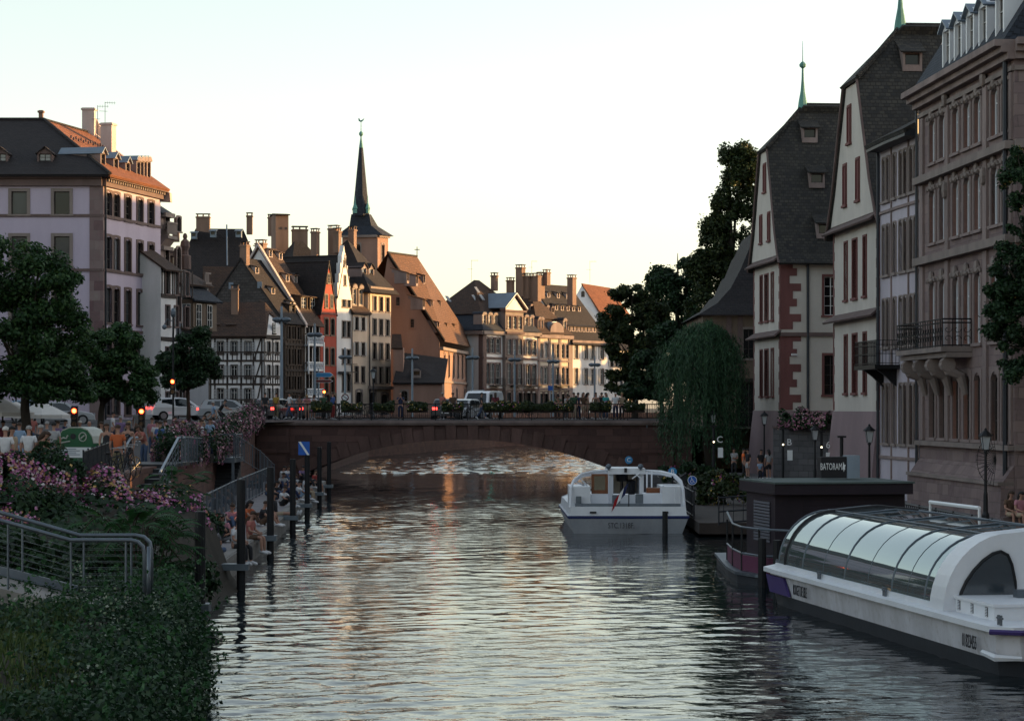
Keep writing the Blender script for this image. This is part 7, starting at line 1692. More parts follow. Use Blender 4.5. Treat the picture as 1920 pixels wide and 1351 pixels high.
for px in (884, 907): b = MB(); b.tube([(pt(px, Z).x, Z+.05, STREET), P(px, 730, Z)], .04, 6); b.build('post', M['mast'], bd)
for y0, y1 in ((731, 738), (739, 746)): b = MB(); b.prism([P(882, y0, Z), P(908, y0, Z), P(908, y1, Z), P(882, y1, Z)], (0, .04, 0)); b.build('board', M['signw'], bd)
# old style lanterns
def lantern(px, top, Z, g, label, lit=False):
    x = pt(px, Z).x; zt = zz(top, Z); root = thing('street_lamp', label, 'street lamp', (x, Z, g), 'old style lantern posts')
    b = MB(); b.lathe((x, Z, g), [(.14, 0), (.14, .25), (.09, .35), (.08, 1.0), (.055, 1.1), (.045, zt-g-.85), (.08, zt-g-.8), (.05, zt-g-.72)], 8); b.build('post', M['mast2'], root)
    b = MB(); 
    for i in range(4):
        a, c = math.pi/4+i*math.pi/2, math.pi/4+(i+1)*math.pi/2; z0, z1 = zt-.72, zt-.24; r0, r1 = .13, .22
        q = lambda r, t, z: (x+r*math.cos(t), Z+r*math.sin(t), z); b.face([q(r0, a, z0), q(r0, c, z0), q(r1, c, z1), q(r1, a, z1)])
    b.build('lantern_glass', M['frost'], root)
    b = MB(); b.lathe((x, Z, zt), [(.27, -.24), (.26, -.20), (.10, -.06), (.05, -.02), (.05, .03), (.01, .06)], 8)
    for i in range(4):
        a = math.pi/4+i*math.pi/2; b.tube([(x+.13*math.cos(a), Z+.13*math.sin(a), zt-.74), (x+.225*math.cos(a), Z+.225*math.sin(a), zt-.22)], .015, 4)
    b.build('lantern_roof', M['mast2'], root)
M['frost'] = plain('frosted_lamp_glass', (.38, .40, .42), .4, .08, 2, bmp=0)
lantern(1433, 772, 141, .5, 'lantern post before the far corner of the first gabled hall'); lantern(1528, 797, 118, .5, 'lantern post in front of the dark courtyard wall')
lantern(1630, 797, 100, .5, 'lantern post at the corner of the nearer gabled hall'); lantern(1848, 805, 85, .5, 'lantern post in front of the sandstone building plinth'); lantern(1337, 770, 141.5, .5, 'lantern post half hidden in front of the willow'); lantern(700, 690, 165.2, STREET, 'black lantern post on the far pavement before the cream house')
# landing posts with small lamps and letters
for px, t, bt, Z, ch, lab in ((1468, 805, 895, 128, 'B', 'black landing post with tiny lamp and letter B by the courtyard wall'), (1540, 810, 895, 120, '6', 'black landing post with tiny lamp and number 6 by the courtyard wall'), (1338, 800, 880, 130, 'C', 'black landing post with lamp and letter C below the willow'), (1578, 820, 900, 100, None, 'plain black post left of the black box sign')):
    x = pt(px, Z).x; root = thing('landing_post', lab, 'post', (x, Z, .5)); b = MB(); b.tube([(x, Z, .5), (x, Z, zz(t, Z))], .075, 8); b.box((x, Z, zz(t, Z)+.04), (.36, .3, .08)); b.build('pole', M['mast2'], root)
    if ch:
        b = MB(); b.ball((x, Z-.1, zz(t+28, Z)), .045, 8); b.build('lamp', M['lwarm'], root); put_text(ch, .5, (x+.34, Z-.05, zz(t+24, Z)), (1, 0, 0), 'signw', root)
        b = MB(); b.box((x+.38, Z, zz(t+48, Z)), (.28, .06, .55)); b.build('notice', M['signw'], root)
# landing signs C, B and wheelchair
def disc_sign(px, py, Z, r, mat, label, ch=None, chair=False, base=.5):
    p = P(px, py, Z); root = thing('landing_sign', label, 'sign', (p.x, Z, base)); b = MB(); b.tube([(p.x, Z+.05, base), (p.x, Z+.05, p.z)], .035, 6); b.build('post', M['mast2'], root)
    b = MB(); b.tube([p, p+Vector((0, .03, 0))], r, 24); b.build('disc', M[mat], root)
    if ch: put_text(ch, r*1.5, p+Vector((0, -.012, 0)), (1, 0, 0), 'signw', root)
    if chair:
        b = MB(); k = lambda x, z: p+Vector((x*r, -.012, z*r))
        b.tube([k(x, z) for x, z in [(-.1+.33*math.cos(t), -.22+.33*math.sin(t)) for t in np.linspace(1.9, 6.0, 12)]], r*.06, 5); b.tube([k(-.15, .48), k(-.12, -.05), k(.28, -.08), k(.42, -.45), k(.55, -.42)], r*.075, 5); b.tube([k(-.14, .2), k(.2, .17)], r*.06, 5); b.ball(k(-.17, .62), r*.12, 6); b.build('wheelchair_symbol', M['signw'], root)
        b = MB(); b.tube([k(1.0*math.cos(t), 1.0*math.sin(t)) for t in np.linspace(0, 6.2832, 25)], r*.06, 5); b.build('rim', M['signw'], root)
disc_sign(1179, 862, 104, .17, 'blue2', 'round blue sign with white letter C above the white boat', 'C'); disc_sign(1261, 884, 91, .17, 'blue2', 'round blue sign with white letter B at the right of the white boat', 'B'); disc_sign(1298, 900, 88, .165, 'blue', 'round blue wheelchair sign on the landing rail', None, True)
b_rail = bar_railing('landing_railing', 'dark railing of the boat landing behind the wheelchair sign', [(6.75, 87, .5), (6.9, 100, .5), (8.3, 112, .5)], 1.0, bar=.35, post=2.2, mat='steeld', r=.018, rails=(1.0, .5, .1))
bar_railing('landing_railing', 'dark railing between the shrubs and the purple pavilion', [(7.4, 84, .4), (9.2, 84.5, .5), (11.8, 84, .5)], 1.0, bar=.35, post=2, mat='steeld', r=.018, rails=(1.0, .5, .1))
ldg = MB(); ldg.prism([(6.7, 84, .1), (12.5, 84, .1), (12.5, 118, .1), (8.2, 118, .1), (6.8, 100, .1)], (0, 0, .4)); solo('landing_stage', ldg, M['timber'], 'dark planked landing stage beside the white boat', 'landing stage', org=(9, 100, 0))
bar_railing('quay_railing', 'dark railing on the right quay edge behind the roof of the tour boat', [(12.7, 82, .5), (13.5, 66, .5), (13.6, 50, .5)], .95, bar=.3, post=2.2, mat='iron', r=.016, rails=(1.0, .5, .1))
fs = MB(); c = P(1868, 862, 86.8); 
for i in range(17): a = math.pi*(.55+i*.9/16); fs.tube([c, c+Vector((.75*math.cos(a), 0, 1.0*math.sin(a)))*1.0], .012, 4)
for r in (.5, .95): fs.tube([c+Vector((.75*r*math.cos(math.pi*(.55+i*.9/16)), 0, r*math.sin(math.pi*(.55+i*.9/16)))) for i in range(17)], .014, 4)
solo('iron_screen', fs, M['iron'], 'fan shaped spiked iron screen on the sandstone wall beside the lantern', 'iron screen', org=c)
# ---------------------------------------------------------------- recycling container, parasols
Z = 86.0; c0 = P(140, 838, Z); rc = thing('recycling_container', 'green rounded glass recycling container with round hole among the crowd', 'container', (c0.x, Z, 2.35)); W_ = 1.46
M['recyc'] = plain('green_container_paint', (.012, .10, .04), .45, .25, 1.5); M['recyt'] = plain('pale_metal_hood', (.40, .41, .36), .5, .2, 1)
hz = 1.58; sh = [(-.5, 0), (-.5, .62), (-.46, .78), (-.34, .93), (-.15, .99), (.15, .99), (.34, .93), (.46, .78), (.5, .62), (.5, 0)]
ux = Vector((math.cos(R(-14)), math.sin(R(-14)), 0)); uy = Vector((-ux.y, ux.x, 0)); K = lambda x, z, y=0: ORG[rc.name]+ux*x*W_+uy*y+UP*z*hz
b = MB(); b.prism([K(x*.97, z*.97) for x, z in sh], uy*1.15); b.build('body', M['recyc'], rc)
b = MB()
for (x0, z0), (x1, z1) in zip(sh[1:], sh[2:-1]): b.prism([K(x0, z0, .05), K(x1, z1, .05), K(x1*.975, z1*.975, .05), K(x0*.975, z0*.975, .05)], uy*1.2)
b.build('hood', M['recyt'], rc)
b = MB(); b.tube([K(-.04, .77, -.012), K(-.04, .77, .02)], .11, 14); b.build('hole', M['ink'], rc)
b = MB(); b.prism([K(-.42, .28, -.01), K(.44, .28, -.01), K(.44, .52, -.01), K(-.42, .52, -.01)], uy*-.006); lbq = b.build('label_panel', M['signw'], rc)
b = MB()
for i, z in enumerate((.47, .43, .385, .34)): b.prism([K(-.38, z, -.018), K(.05+.1*(i % 2), z, -.018), K(.05+.1*(i % 2), z+.018, -.018), K(-.38, z+.018, -.018)], uy*-.003)
b.build('printing', M['mast'], lbq)
b = MB(); b.tube([K(.22+.10*math.cos(t), .76+.10*math.sin(t), -.012) for t in np.linspace(0, 6.28, 14)], .022, 5); b.tube([K(.17, .72, -.012), K(.27, .80, -.012)], .03, 5); b.tube([K(-.40, .70, -.012), K(-.3, .74, -.012), K(-.22, .72, -.012), K(-.18, .80, -.012)], .035, 5); b.tube([K(-.36, .62, -.012), K(-.12, .66, -.012)], .03, 5); b.build('recycling_emblem', M['recyt'], rc)
def parasol(px, py, Z, r, label):
    p = P(px, py, Z); g = 2.35; root = thing('parasol', label, 'parasol', (p.x, Z, g)); b = MB(); n = 8; rim = [p+Vector((r*math.cos(2*math.pi*i/n+.2), r*math.sin(2*math.pi*i/n+.2), -.62)) for i in range(n)]
    for i in range(n):
        a, c = rim[i], rim[(i+1) % n]; b.face([a, c, p]); b.face([a, a-UP*.16, c-UP*.16, c])
    b.build('canopy', M['offwhite'], root); b = MB(); b.tube([(p.x, Z, g), p+UP*.1], .04, 7); b.build('pole', M['steeld'], root)
    for i in range(n): k = MB(); k.tube([p-UP*.08, rim[i]-UP*.03], .015, 4); k.build('rib', M['steeld'], root)
parasol(78, 751, 104, 1.25, 'off-white parasol in the middle of the cafe terrace at the left'); parasol(5, 745, 98, 1.3, 'off-white parasol cut by the left edge of the picture'); parasol(30, 752, 112, 1.2, 'farther off-white parasol between the two nearer ones')
# ---------------------------------------------------------------- people
def skin_mesh(name, V, E, RAD, root=0, sub=1):
    me = bpy.data.meshes.new('sk'); me.from_pydata([tuple(v) for v in V], E, []); o = bpy.data.objects.new('sk', me); COL.objects.link(o)
    o.modifiers.new('s', 'SKIN'); sm = o.modifiers.new('u', 'SUBSURF'); sm.levels = sub; sm.render_levels = sub
    for i, r in enumerate(RAD):
        s = me.skin_vertices[0].data[i]; s.radius = r if isinstance(r, tuple) else (r, r); s.use_root = (i == root)
    bpy.context.view_layer.update()
    out = bpy.data.meshes.new_from_object(o.evaluated_get(bpy.context.evaluated_depsgraph_get())); out.name = name
    bpy.data.objects.remove(o); bpy.data.meshes.remove(me)
    out.polygons.foreach_set('use_smooth', [True]*len(out.polygons)); return out
ST = dict(pel=(0, 0, .95), chest=(0, .01, 1.29), neck=(0, .01, 1.47), head=(0, -.02, 1.62), sh=(.175, .01, 1.40), el=(.235, .03, 1.12), wr=(.22, -.06, .87), hip=(.09, 0, .92), kn=(.10, -.02, .50), an=(.10, .03, .09), to=(.12, -.12, .035))
def vary(base, **k): d = dict(base); d.update(k); return d
POSES = {
 'stand': ST,
 'fold': vary(ST, el=(.235, .0, 1.13), wr=(.02, -.20, 1.16), elr=(.235, .0, 1.12), wrr=(-.03, -.22, 1.12)),
 'phone': vary(ST, el=(.22, -.10, 1.16), wr=(.06, -.30, 1.38), head=(0, -.05, 1.61)),
 'walk': vary(ST, kn=(.09, -.20, .52), an=(.09, -.28, .12), to=(.10, -.42, .06), knr=(-.09, .04, .50), anr=(-.09, .32, .16), tor=(-.10, .22, .05), el=(.24, .10, 1.13), wr=(.22, .14, .88), elr=(-.24, -.04, 1.13), wrr=(-.22, -.20, .93)),
 'lean': vary(ST, chest=(0, -.14, 1.22), neck=(0, -.24, 1.36), head=(0, -.33, 1.48), sh=(.175, -.20, 1.30), el=(.23, -.30, 1.08), wr=(.08, -.46, 1.06), pel=(0, .05, .93), hip=(.09, .05, .90)),
 'edge': dict(pel=(0, 0, .11), chest=(0, -.04, .45), neck=(0, -.07, .62), head=(0, -.13, .76), sh=(.175, -.05, .55), el=(.24, -.10, .30), wr=(.12, -.30, .22), hip=(.10, -.02, .09), kn=(.12, -.43, .09), an=(.12, -.45, -.33), to=(.13, -.60, -.38)),
 'knees': dict(pel=(0, 0, .11), chest=(0, -.06, .44), neck=(0, -.12, .60), head=(0, -.18, .74), sh=(.175, -.09, .53), el=(.23, -.28, .36), wr=(.06, -.50, .32), hip=(.10, -.03, .10), kn=(.13, -.42, .44), an=(.12, -.62, .08), to=(.13, -.76, .035)),
 'legs': dict(pel=(0, 0, .11), chest=(0, .06, .45), neck=(0, .06, .62), head=(0, .02, .77), sh=(.175, .07, .55), el=(.25, .16, .29), wr=(.24, .28, .04), hip=(.10, -.03, .09), kn=(.11, -.48, .13), an=(.12, -.90, .07), to=(.14, -.95, .19)),
 'cross': dict(pel=(0, 0, .11), chest=(0, -.06, .44), neck=(0, -.11, .61), head=(0, -.18, .74), sh=(.175, -.08, .54), el=(.25, -.16, .28), wr=(.10, -.34, .22), hip=(.10, -.02, .10), kn=(.36, -.30, .14), an=(-.06, -.38, .07), to=(-.16, -.42, .05), anr=(.08, -.30, .08), tor=(.20, -.34, .06)),
}
_pc = {}
def pose_meshes(pn):
    if pn in _pc: return _pc[pn]
    P_ = POSES[pn]; J = {}
    for k in ('pel', 'chest', 'neck', 'head'): J[k] = Vector(P_[k])
    for k in ('sh', 'el', 'wr', 'hip', 'kn', 'an', 'to'):
        J[k+'L'] = Vector(P_[k]); J[k+'R'] = Vector(P_[k+'r']) if k+'r' in P_ else Vector((-P_[k][0], P_[k][1], P_[k][2]))
    up = (J['head']-J['neck']).normalized(); fw = Vector((0, -1, 0))
    V, E, RR = [], [], []
    def chain(prev, pts):
        for p, r in pts: V.append(Vector(p)); RR.append(r); E.append((prev, len(V)-1)) if prev is not None else None; prev = len(V)-1
        return prev
    pel = chain(None, [(J['pel'], (.13, .10))]); ch = chain(pel, [(J['pel'].lerp(J['chest'], .5), (.115, .088)), (J['chest'], (.135, .10))])
    nk = chain(ch, [(J['chest'].lerp(J['neck'], .72), (.09, .07)), (J['neck'], .052)]); chain(nk, [(J['neck'].lerp(J['head'], .45), .055), (J['head'], (.072, .088)), (J['head']+up*.075, (.068, .082)), (J['head']+up*.115, .035)])
    for s in 'LR':
        sg = 1 if s == 'L' else -1; wr, el = J['wr'+s], J['el'+s]; d = (wr-el).normalized()
        w_ = chain(ch, [(J['sh'+s], .052), (J['sh'+s].lerp(el, .5), .046), (el, .038), (el.lerp(wr, .4), .036), (wr, .026)])
        pm = chain(w_, [(wr+d*.06, (.036, .018))]); sd_ = d.cross(Vector((1, 0, 0)) if abs(d.x) < .8 else Vector((0, 0, 1))).normalized(); cl = d.cross(sd_)*sg
        for j in range(4):
            b0 = wr+d*.085+sd_*(j-1.5)*.021; ln = (.066, .078, .072, .055)[j]; chain(pm, [(b0, .0095), (b0+d*ln*.55+cl*.008, .0085), (b0+d*ln*.95+cl*.026, .007)])
        t0 = wr+d*.03+sd_*.036; chain(pm, [(t0, .011), (t0+d*.035+sd_*.022, .009), (t0+d*.058+sd_*.024+cl*.01, .008)])
        hp, kn, an, to = J['hip'+s], J['kn'+s], J['an'+s], J['to'+s]
        chain(pel, [(hp, .085), (hp.lerp(kn, .5), .074), (kn, .052), (kn.lerp(an, .35), .053), (an, .036), (an.lerp(to, .6), (.040, .028)), (to, (.036, .02))])
    body = skin_mesh('body', V, E, RR)
    bm = bmesh.new(); bm.from_mesh(body); hd = J['head']; fwd = (fw-up*fw.dot(up)).normalized()
    def blob(c, r, mi=0):
        m_ = bmesh.ops.create_uvsphere(bm, u_segments=6, v_segments=4, radius=1, matrix=Matrix.Translation(c)@Matrix.Diagonal((*r, 1)))
        for f in {f for v in m_['verts'] for f in v.link_faces}: f.material_index = mi; f.smooth = True
    blob(hd+fwd*.092-up*.012, (.013, .018, .022)); blob(hd+fwd*.082-up*.052, (.026, .008, .007), 2)
    for sg in (-1, 1): blob(hd+fwd*.080+up*.012+Vector((sg*.030, 0, 0)), (.011, .008, .007), 1); blob(hd+Vector((sg*.074, .01, -.005)), (.012, .02, .03))
    bm.to_mesh(body); bm.free()
    def cloth(name, kind):
        V.clear(); E.clear(); RR.clear()
        if kind in ('shirt', 'long'):
            p = chain(None, [(J['pel']-(J['chest']-J['pel'])*.10, (.158, .125)), (J['pel'].lerp(J['chest'], .45), (.142, .108)), (J['chest'], (.158, .118)), (J['chest'].lerp(J['neck'], .62), (.115, .088)), (J['chest'].lerp(J['neck'], .88), (.070, .062))])
            for s in 'LR':
                sh, el, wr = J['sh'+s], J['el'+s], J['wr'+s]; ps = [(sh, .070), (sh.lerp(el, .65), .064)]
                if kind == 'long': ps = [(sh, .070), (sh.lerp(el, .6), .060), (el, .052), (el.lerp(wr, .5), .048), (el.lerp(wr, .92), .038)]
                chain(2, ps)
            rt_ = 2
        elif kind == 'dress':
            chain(None, [(J['pel'], (.165, .14)), (J['pel'].lerp(J['chest'], .45), (.128, .10)), (J['chest'], (.150, .112)), (J['chest'].lerp(J['neck'], .6), (.10, .08))]); mk = (J['knL']+J['knR'])/2; chain(0, [(J['pel'].lerp(mk, .45), (.19, .16)), (J['pel'].lerp(mk, .85), (.22, .18))]); rt_ = 0
        else:
            chain(None, [(J['pel']+(J['chest']-J['pel'])*.12, (.140, .112)), (J['pel']-(J['chest']-J['pel'])*.05, (.145, .115))])
            for s in 'LR':
                hp, kn, an = J['hip'+s], J['kn'+s], J['an'+s]; ps = [(hp.lerp(kn, .12), .100), (hp.lerp(kn, .5), .090)]+([(kn, .070), (kn.lerp(an, .5), .064), (kn.lerp(an, .92), .056)] if kind == 'trousers' else [(hp.lerp(kn, .85), .088)])
                chain(1, ps)
            rt_ = 1
        return skin_mesh(name, V, E, RR, rt_)
    out = dict(body=body)
    for k, n in (('shirt', 'shirt'), ('long', 'shirt'), ('trousers', 'trousers'), ('shorts', 'shorts'), ('dress', 'dress')): out[k] = cloth(n, k)
    b = MB()
    for s in 'LR':
        an, to = J['an'+s], J['to'+s]; d = (to-an); d2 = Vector((d.x, d.y, d.z)).normalized(); b.tube([an-d2*.07-UP*.03 if abs(d2.z) < .8 else an, an.lerp(to, .4)-UP*.005, to+d2*.03, to+d2*.06], [.046, .050, .046, .025], 8)
    out['shoes'] = b.data('shoes', [], smooth=True)
    for kind in ('short', 'long_hair', 'bun'):
        b = MB(); c = hd+up*.030-fwd*.012; n, k = 10, 7; vs, fs = [], []
        for i in range(k):
            ph = (math.pi*.60)*i/(k-1)
            for j in range(n):
                th = 2*math.pi*j/n; loc = Vector((math.sin(th)*.092, 0, 0))*math.sin(ph)+(-fwd)*math.cos(th)*.104*math.sin(ph)+up*(.098*math.cos(ph)); 
                if math.cos(th) < -.3 and ph > 1.2: loc = loc*1.0+up*.045
                vs.append(c+loc)
        fs = [(i*n+j, i*n+(j+1) % n, (i+1)*n+(j+1) % n, (i+1)*n+j) for i in range(k-1) for j in range(n)]; b.mesh(vs, fs)
        if kind == 'long_hair': b.tube([hd+up*.06-fwd*.06, hd-fwd*.085-up*.03, hd-fwd*.10-up*.14, hd-fwd*.10-up*.28], [.075, .088, .085, .04], 8)
        if kind == 'bun': b.ball(hd+up*.09-fwd*.09, .045, 8)
        out[kind] = b.data('hair', [], smooth=True)
    _pc[pn] = out; return out
CM = {}
def cm(c):
    if c not in CM: m, nt_, b_ = _new('cloth_%s' % c); x = mixc(nt_, noise(nt_, 7, 3), mul(CLR[c], .7), mul(CLR[c], 1.15)); nt_.links.new(x, b_.inputs['Base Color']); b_.inputs['Roughness'].default_value = .85; CM[c] = m
    return CM[c]
CLR = dict(white=(.58, .58, .60), black=(.014, .014, .018), navy=(.016, .025, .07), blue=(.04, .09, .26), lightblue=(.22, .31, .44), grey=(.12, .12, .13), lightgrey=(.33, .33, .34), red=(.24, .022, .02), orange=(.44, .10, .03), pink=(.40, .17, .21), purple=(.20, .13, .26), yellow=(.30, .19, .03), green=(.03, .07, .035), teal=(.03, .26, .25), brown=(.09, .05, .03), beige=(.34, .26, .18), denim=(.05, .08, .15), burgundy=(.13, .02, .03), salmon=(.36, .12, .10), vest=(.85, .16, .03), khaki=(.14, .12, .07),
           hblack=(.010, .008, .008), hbrown=(.040, .022, .013), hblond=(.26, .17, .075), hgrey=(.28, .27, .26), hwhite=(.52, .50, .47), skin=(.36, .20, .145), skind=(.17, .085, .055), cap=(.36, .03, .03))
m, nt_, b_ = _new('eye_dark'); b_.inputs['Base Color'].default_value = (.02, .015, .012, 1); EYEM = m
m, nt_, b_ = _new('lips'); b_.inputs['Base Color'].default_value = (.22, .08, .07, 1); LIPM = m
def person(px, Z, g, pose, face, top, bottom, hair, label, hl='short', leg='trousers', skin='skin', shoes='white', hgt=1.0, arms='shirt', cap=None, group=None):
    x = pt(px, Z).x if abs(px) > 60 or px > 0 else px
    root = thing('person', label, 'person', (x, Z, g), group, R(face)); root.scale = (hgt,)*3; d = pose_meshes(pose)
    def add(name, key, mats):
        o = link(name, d[key], root)
        if len(d[key].materials) == 0:
            for _ in mats: d[key].materials.append(None)
        for i, m_ in enumerate(mats): o.material_slots[i].link = 'OBJECT'; o.material_slots[i].material = m_
        return o
    add('body', 'body', [cm(skin), EYEM, LIPM])
    if leg == 'dress': add('dress', 'dress', [cm(top)])
    else: add('shirt', arms, [cm(top)]); add(leg, leg, [cm(bottom)])
    add('shoes', 'shoes', [cm(shoes)])
    if hair: add('cap' if cap else 'hair', hl, [cm(hair)])
    return root
A, C_ = 180, 0
BZ = STREET+.12
G1, G2, G3 = 'crowd on the promenade', 'pedestrians on the bridge', 'people sitting on the low quay'
for a in [
 # promenade, near to far
 (10, 66, 'stand', A, 'white', 'grey', 'hwhite', 'person in white shirt and pale cap standing at the left edge of the crowd'),
 (22, 66.8, 'stand', 60, 'beige', 'black', 'hblack', 'person with long dark hair and pale patterned top in front of the flowers', 'long_hair'),
 (54, 69, 'stand', A, 'white', 'beige', 'hgrey', 'grey haired person in white polo shirt seen from behind'),
 (76, 74, 'stand', A-15, 'black', 'denim', 'hgrey', 'person in black t-shirt walking behind the white polo shirt'),
 (66, 66.5, 'lean', 90, 'brown', 'black', 'hbrown', 'person with reddish brown hair bending at the flower hedge', 'long_hair'),
 (36, 84, 'walk', A, 'lightblue', 'lightblue', 'hbrown', 'person in pale blue t-shirt and shorts walking away', 'short', 'shorts'),
 (26, 92, 'stand', 30, 'navy', 'grey', 'hblack', 'person in navy shirt near the parasol pole'),
 (6, 98, 'stand', 0, 'burgundy', 'black', 'hblack', 'person in burgundy top at the cafe terrace, left edge'),
 (88, 92, 'stand', A, 'grey', 'navy', 'hgrey', 'person in grey shirt left of the person in lilac'),
 (101, 84, 'stand', A, 'lightgrey', 'grey', 'hblack', 'dark haired person in pale shirt behind the green container'),
 (108, 96, 'stand', 160, 'purple', 'grey', 'hbrown', 'person in lilac top behind the container'),
 (150, 97, 'stand', 0, 'grey', 'navy', 'hwhite', 'white haired person behind the container hood'),
 (168, 93, 'stand', -20, 'navy', 'grey', None, 'bald person in navy shirt right of the container hood'),
 (200, 80, 'stand', 10, 'black', 'black', 'hbrown', 'person in black sleeveless top facing the viewer beside the orange shirt', 'long_hair', 'dress'),
 (190, 90, 'stand', 40, 'brown', 'black', 'hbrown', 'person in brown top half behind the black sleeveless top', 'long_hair'),
 (221, 73, 'stand', A, 'orange', 'khaki', 'hbrown', 'person in bright orange shirt seen from behind'),
 (226, 106, 'stand', A, 'purple', 'denim', 'hgrey', 'person in lilac shirt behind the orange shirt'),
 (212, 112, 'walk', 90, 'white', 'navy', 'hblack', 'person in white shirt below the second tree'),
 (242, 94, 'fold', -30, 'black', 'khaki', 'hblond', 'blond person in black top with print beside the orange shirt'),
 (240, 84, 'stand', 0, 'black', 'brown', 'hbrown', 'person in dark patterned top right of the orange shirt', 'long_hair', 'dress'),
 (270, 90, 'lean', -40, 'salmon', 'denim', 'hbrown', 'person in salmon top near the gangway rail', 'long_hair'),
 (285, 104, 'stand', 150, 'pink', 'denim', 'hbrown', 'person in pink top left of the two white t-shirts'),
 (294, 100, 'stand', 170, 'white', 'denim', 'hblack', 'black haired person in white t-shirt below the white car'),
 (310, 101, 'fold', 200, 'white', 'denim', 'hbrown', 'brown haired person in white t-shirt, arms folded, below the car'),
 (300, 92, 'stand', 150, 'blue', 'navy', 'hbrown', 'person in blue t-shirt in front of the white t-shirts'),
 (331, 95, 'stand', 60, 'green', 'khaki', 'hbrown', 'person in dark green shirt looking right below the car'),
 (344, 97, 'stand', 0, 'pink', 'grey', 'hblond', 'blond person in pale top below the car front'),
 (327, 106, 'stand', 100, 'grey', 'black', 'hblack', 'person in grey jacket directly below the car door'),
 (377, 101, 'stand', 80, 'white', 'grey', 'hbrown', 'person in white t-shirt standing at the flower wall'),
 (394, 103, 'stand', 40, 'lightblue', 'denim', 'hbrown', 'person in light blue shirt standing at the flower wall'),
 (371, 112, 'lean', 120, 'beige', 'black', 'hbrown', 'person bent over a pram near the white t-shirt'),
 (400, 132, 'walk', -70, 'lightblue', 'black', 'hgrey', 'person in light blue shirt walking toward the bridge behind the flowers'),
 (130, 112, 'stand', 0, 'white', 'denim', 'hbrown', 'person in white t-shirt below the left red light'),
 (60, 108, 'stand', 20, 'salmon', 'denim', 'hblond', 'blond person in salmon shirt under the middle parasol'),
 (122, 101, 'walk', 90, 'navy', 'beige', 'hblack', 'person in navy shirt between the parasol and the left red light'),
 (258, 118, 'stand', 0, 'lightgrey', 'black', 'hbrown', 'person in light grey shirt below the second red light'),
]:
    a = list(a); kw = {}
    if len(a) > 8: kw['hl'] = a[8]
    if len(a) > 9: kw['leg'] = a[9]
    person(a[0], a[1], street_z(a[1]), a[2], a[3], a[4], a[5], a[6], a[7], group=G1, **kw)
for a in [
 (497, 152.2, 'stand', A, 'black', 'black', 'hblack', 'person all in black near the left end of the bridge'),
 (518, 152.4, 'stand', 150, 'yellow', 'khaki', 'hbrown', 'person in mustard yellow shirt at the left end of the bridge'),
 (543, 151.3, 'walk', -60, 'white', 'denim', 'hblack', 'person in white t-shirt and jeans walking on the bridge near the tallest mast'),
 (562, 151.8, 'lean', 0, 'grey', 'grey', 'hbrown', 'person in grey leaning on the railing left of the pink top'),
 (576, 151.0, 'lean', 0, 'pink', 'beige', 'hblond', 'blond person in pink top leaning on the bridge railing', 'long_hair', 'shorts'),
 (587, 151.3, 'lean', 20, 'white', 'beige', 'hbrown', 'person in white top leaning on the bridge railing beside the pink top', 'long_hair', 'shorts'),
 (607, 152.4, 'stand', 40, 'green', 'black', 'hgrey', 'person in olive jacket standing below the direction signs'),
 (624, 151.2, 'fold', 60, 'blue', 'red', 'hbrown', 'person in blue shirt and red trousers beside a bridge planter'),
 (751, 151.0, 'phone', 0, 'navy', 'navy', None, 'bald person in blue holding up a phone on the bridge', 'short', 'trousers'),
 (829, 151.2, 'fold', -10, 'salmon', 'grey', 'hgrey', 'person in salmon shirt standing by the railing before the choir'),
 (849, 151.6, 'stand', 0, 'brown', 'black', 'hblack', 'person in dark brown behind a planter right of the salmon shirt'),
 (903, 151.8, 'walk', 80, 'black', 'denim', 'hblack', 'person in black shirt and jeans walking before the white van'),
 (929, 151.2, 'stand', A, 'burgundy', 'skin', 'hbrown', 'person in burgundy top and shorts right of the green light', 'long_hair', 'shorts'),
 (1045, 152.0, 'lean', 10, 'green', 'black', 'hblack', 'person in dark green leaning left of the crowd on the bridge'),
 (1061, 151.4, 'lean', 30, 'lightgrey', 'grey', 'hbrown', 'person in pale grey bending over the bridge railing'),
 (1076, 151.2, 'stand', 0, 'green', 'beige', 'hblack', 'person in green shirt among the crowd, left of two in dark clothes'),
 (1084, 151.8, 'stand', 180, 'navy', 'navy', 'hblack', 'tall person in navy with back turned amid the bridge crowd', 'short', 'trousers'),
 (1094, 151.2, 'stand', 30, 'brown', 'beige', 'hbrown', 'person in brown top leaning close to the person in beige', 'long_hair', 'shorts'),
 (1102, 151.5, 'walk', 90, 'beige', 'brown', 'hblack', 'dark haired person in beige top in the middle of the bridge crowd', 'long_hair', 'dress'),
 (1117, 151.3, 'stand', 0, 'brown', 'grey', 'hbrown', 'person in dark brown dress left of the teal top', 'long_hair', 'dress'),
 (1128, 152.2, 'stand', 20, 'black', 'grey', 'hblack', 'person in black between the brown dress and the teal top'),
 (1136, 151.9, 'stand', -30, 'teal', 'denim', 'hblack', 'person in teal top right of the bridge crowd', 'long_hair'),
 (1154, 151.0, 'stand', 0, 'white', 'navy', 'hwhite', 'white haired person in white shirt facing the viewer on the bridge'),
 (1166, 151.2, 'stand', 20, 'beige', 'black', 'hblond', 'blond person in beige top beside the white shirt on the bridge', 'bun'),
]:
    a = list(a); kw = {}
    if len(a) > 8: kw['hl'] = a[8]
    if len(a) > 9: kw['leg'] = a[9]
    person(a[0], a[1], BZ, a[2], a[3], a[4], a[5], a[6], a[7], group=G2, shoes='black' if a[5] in ('black', 'navy') else 'white', **kw)
def qx(Z): return float(np.interp(Z, [49, 54, 80, 114, 128], [-7.15, -7.3, -8.1, -9.8, -10.2]))
def qp(px, py, z=.62):
    """place on the quay: photo row of the seat gives the distance"""
    return F*(EYE-z)/(py-HY)
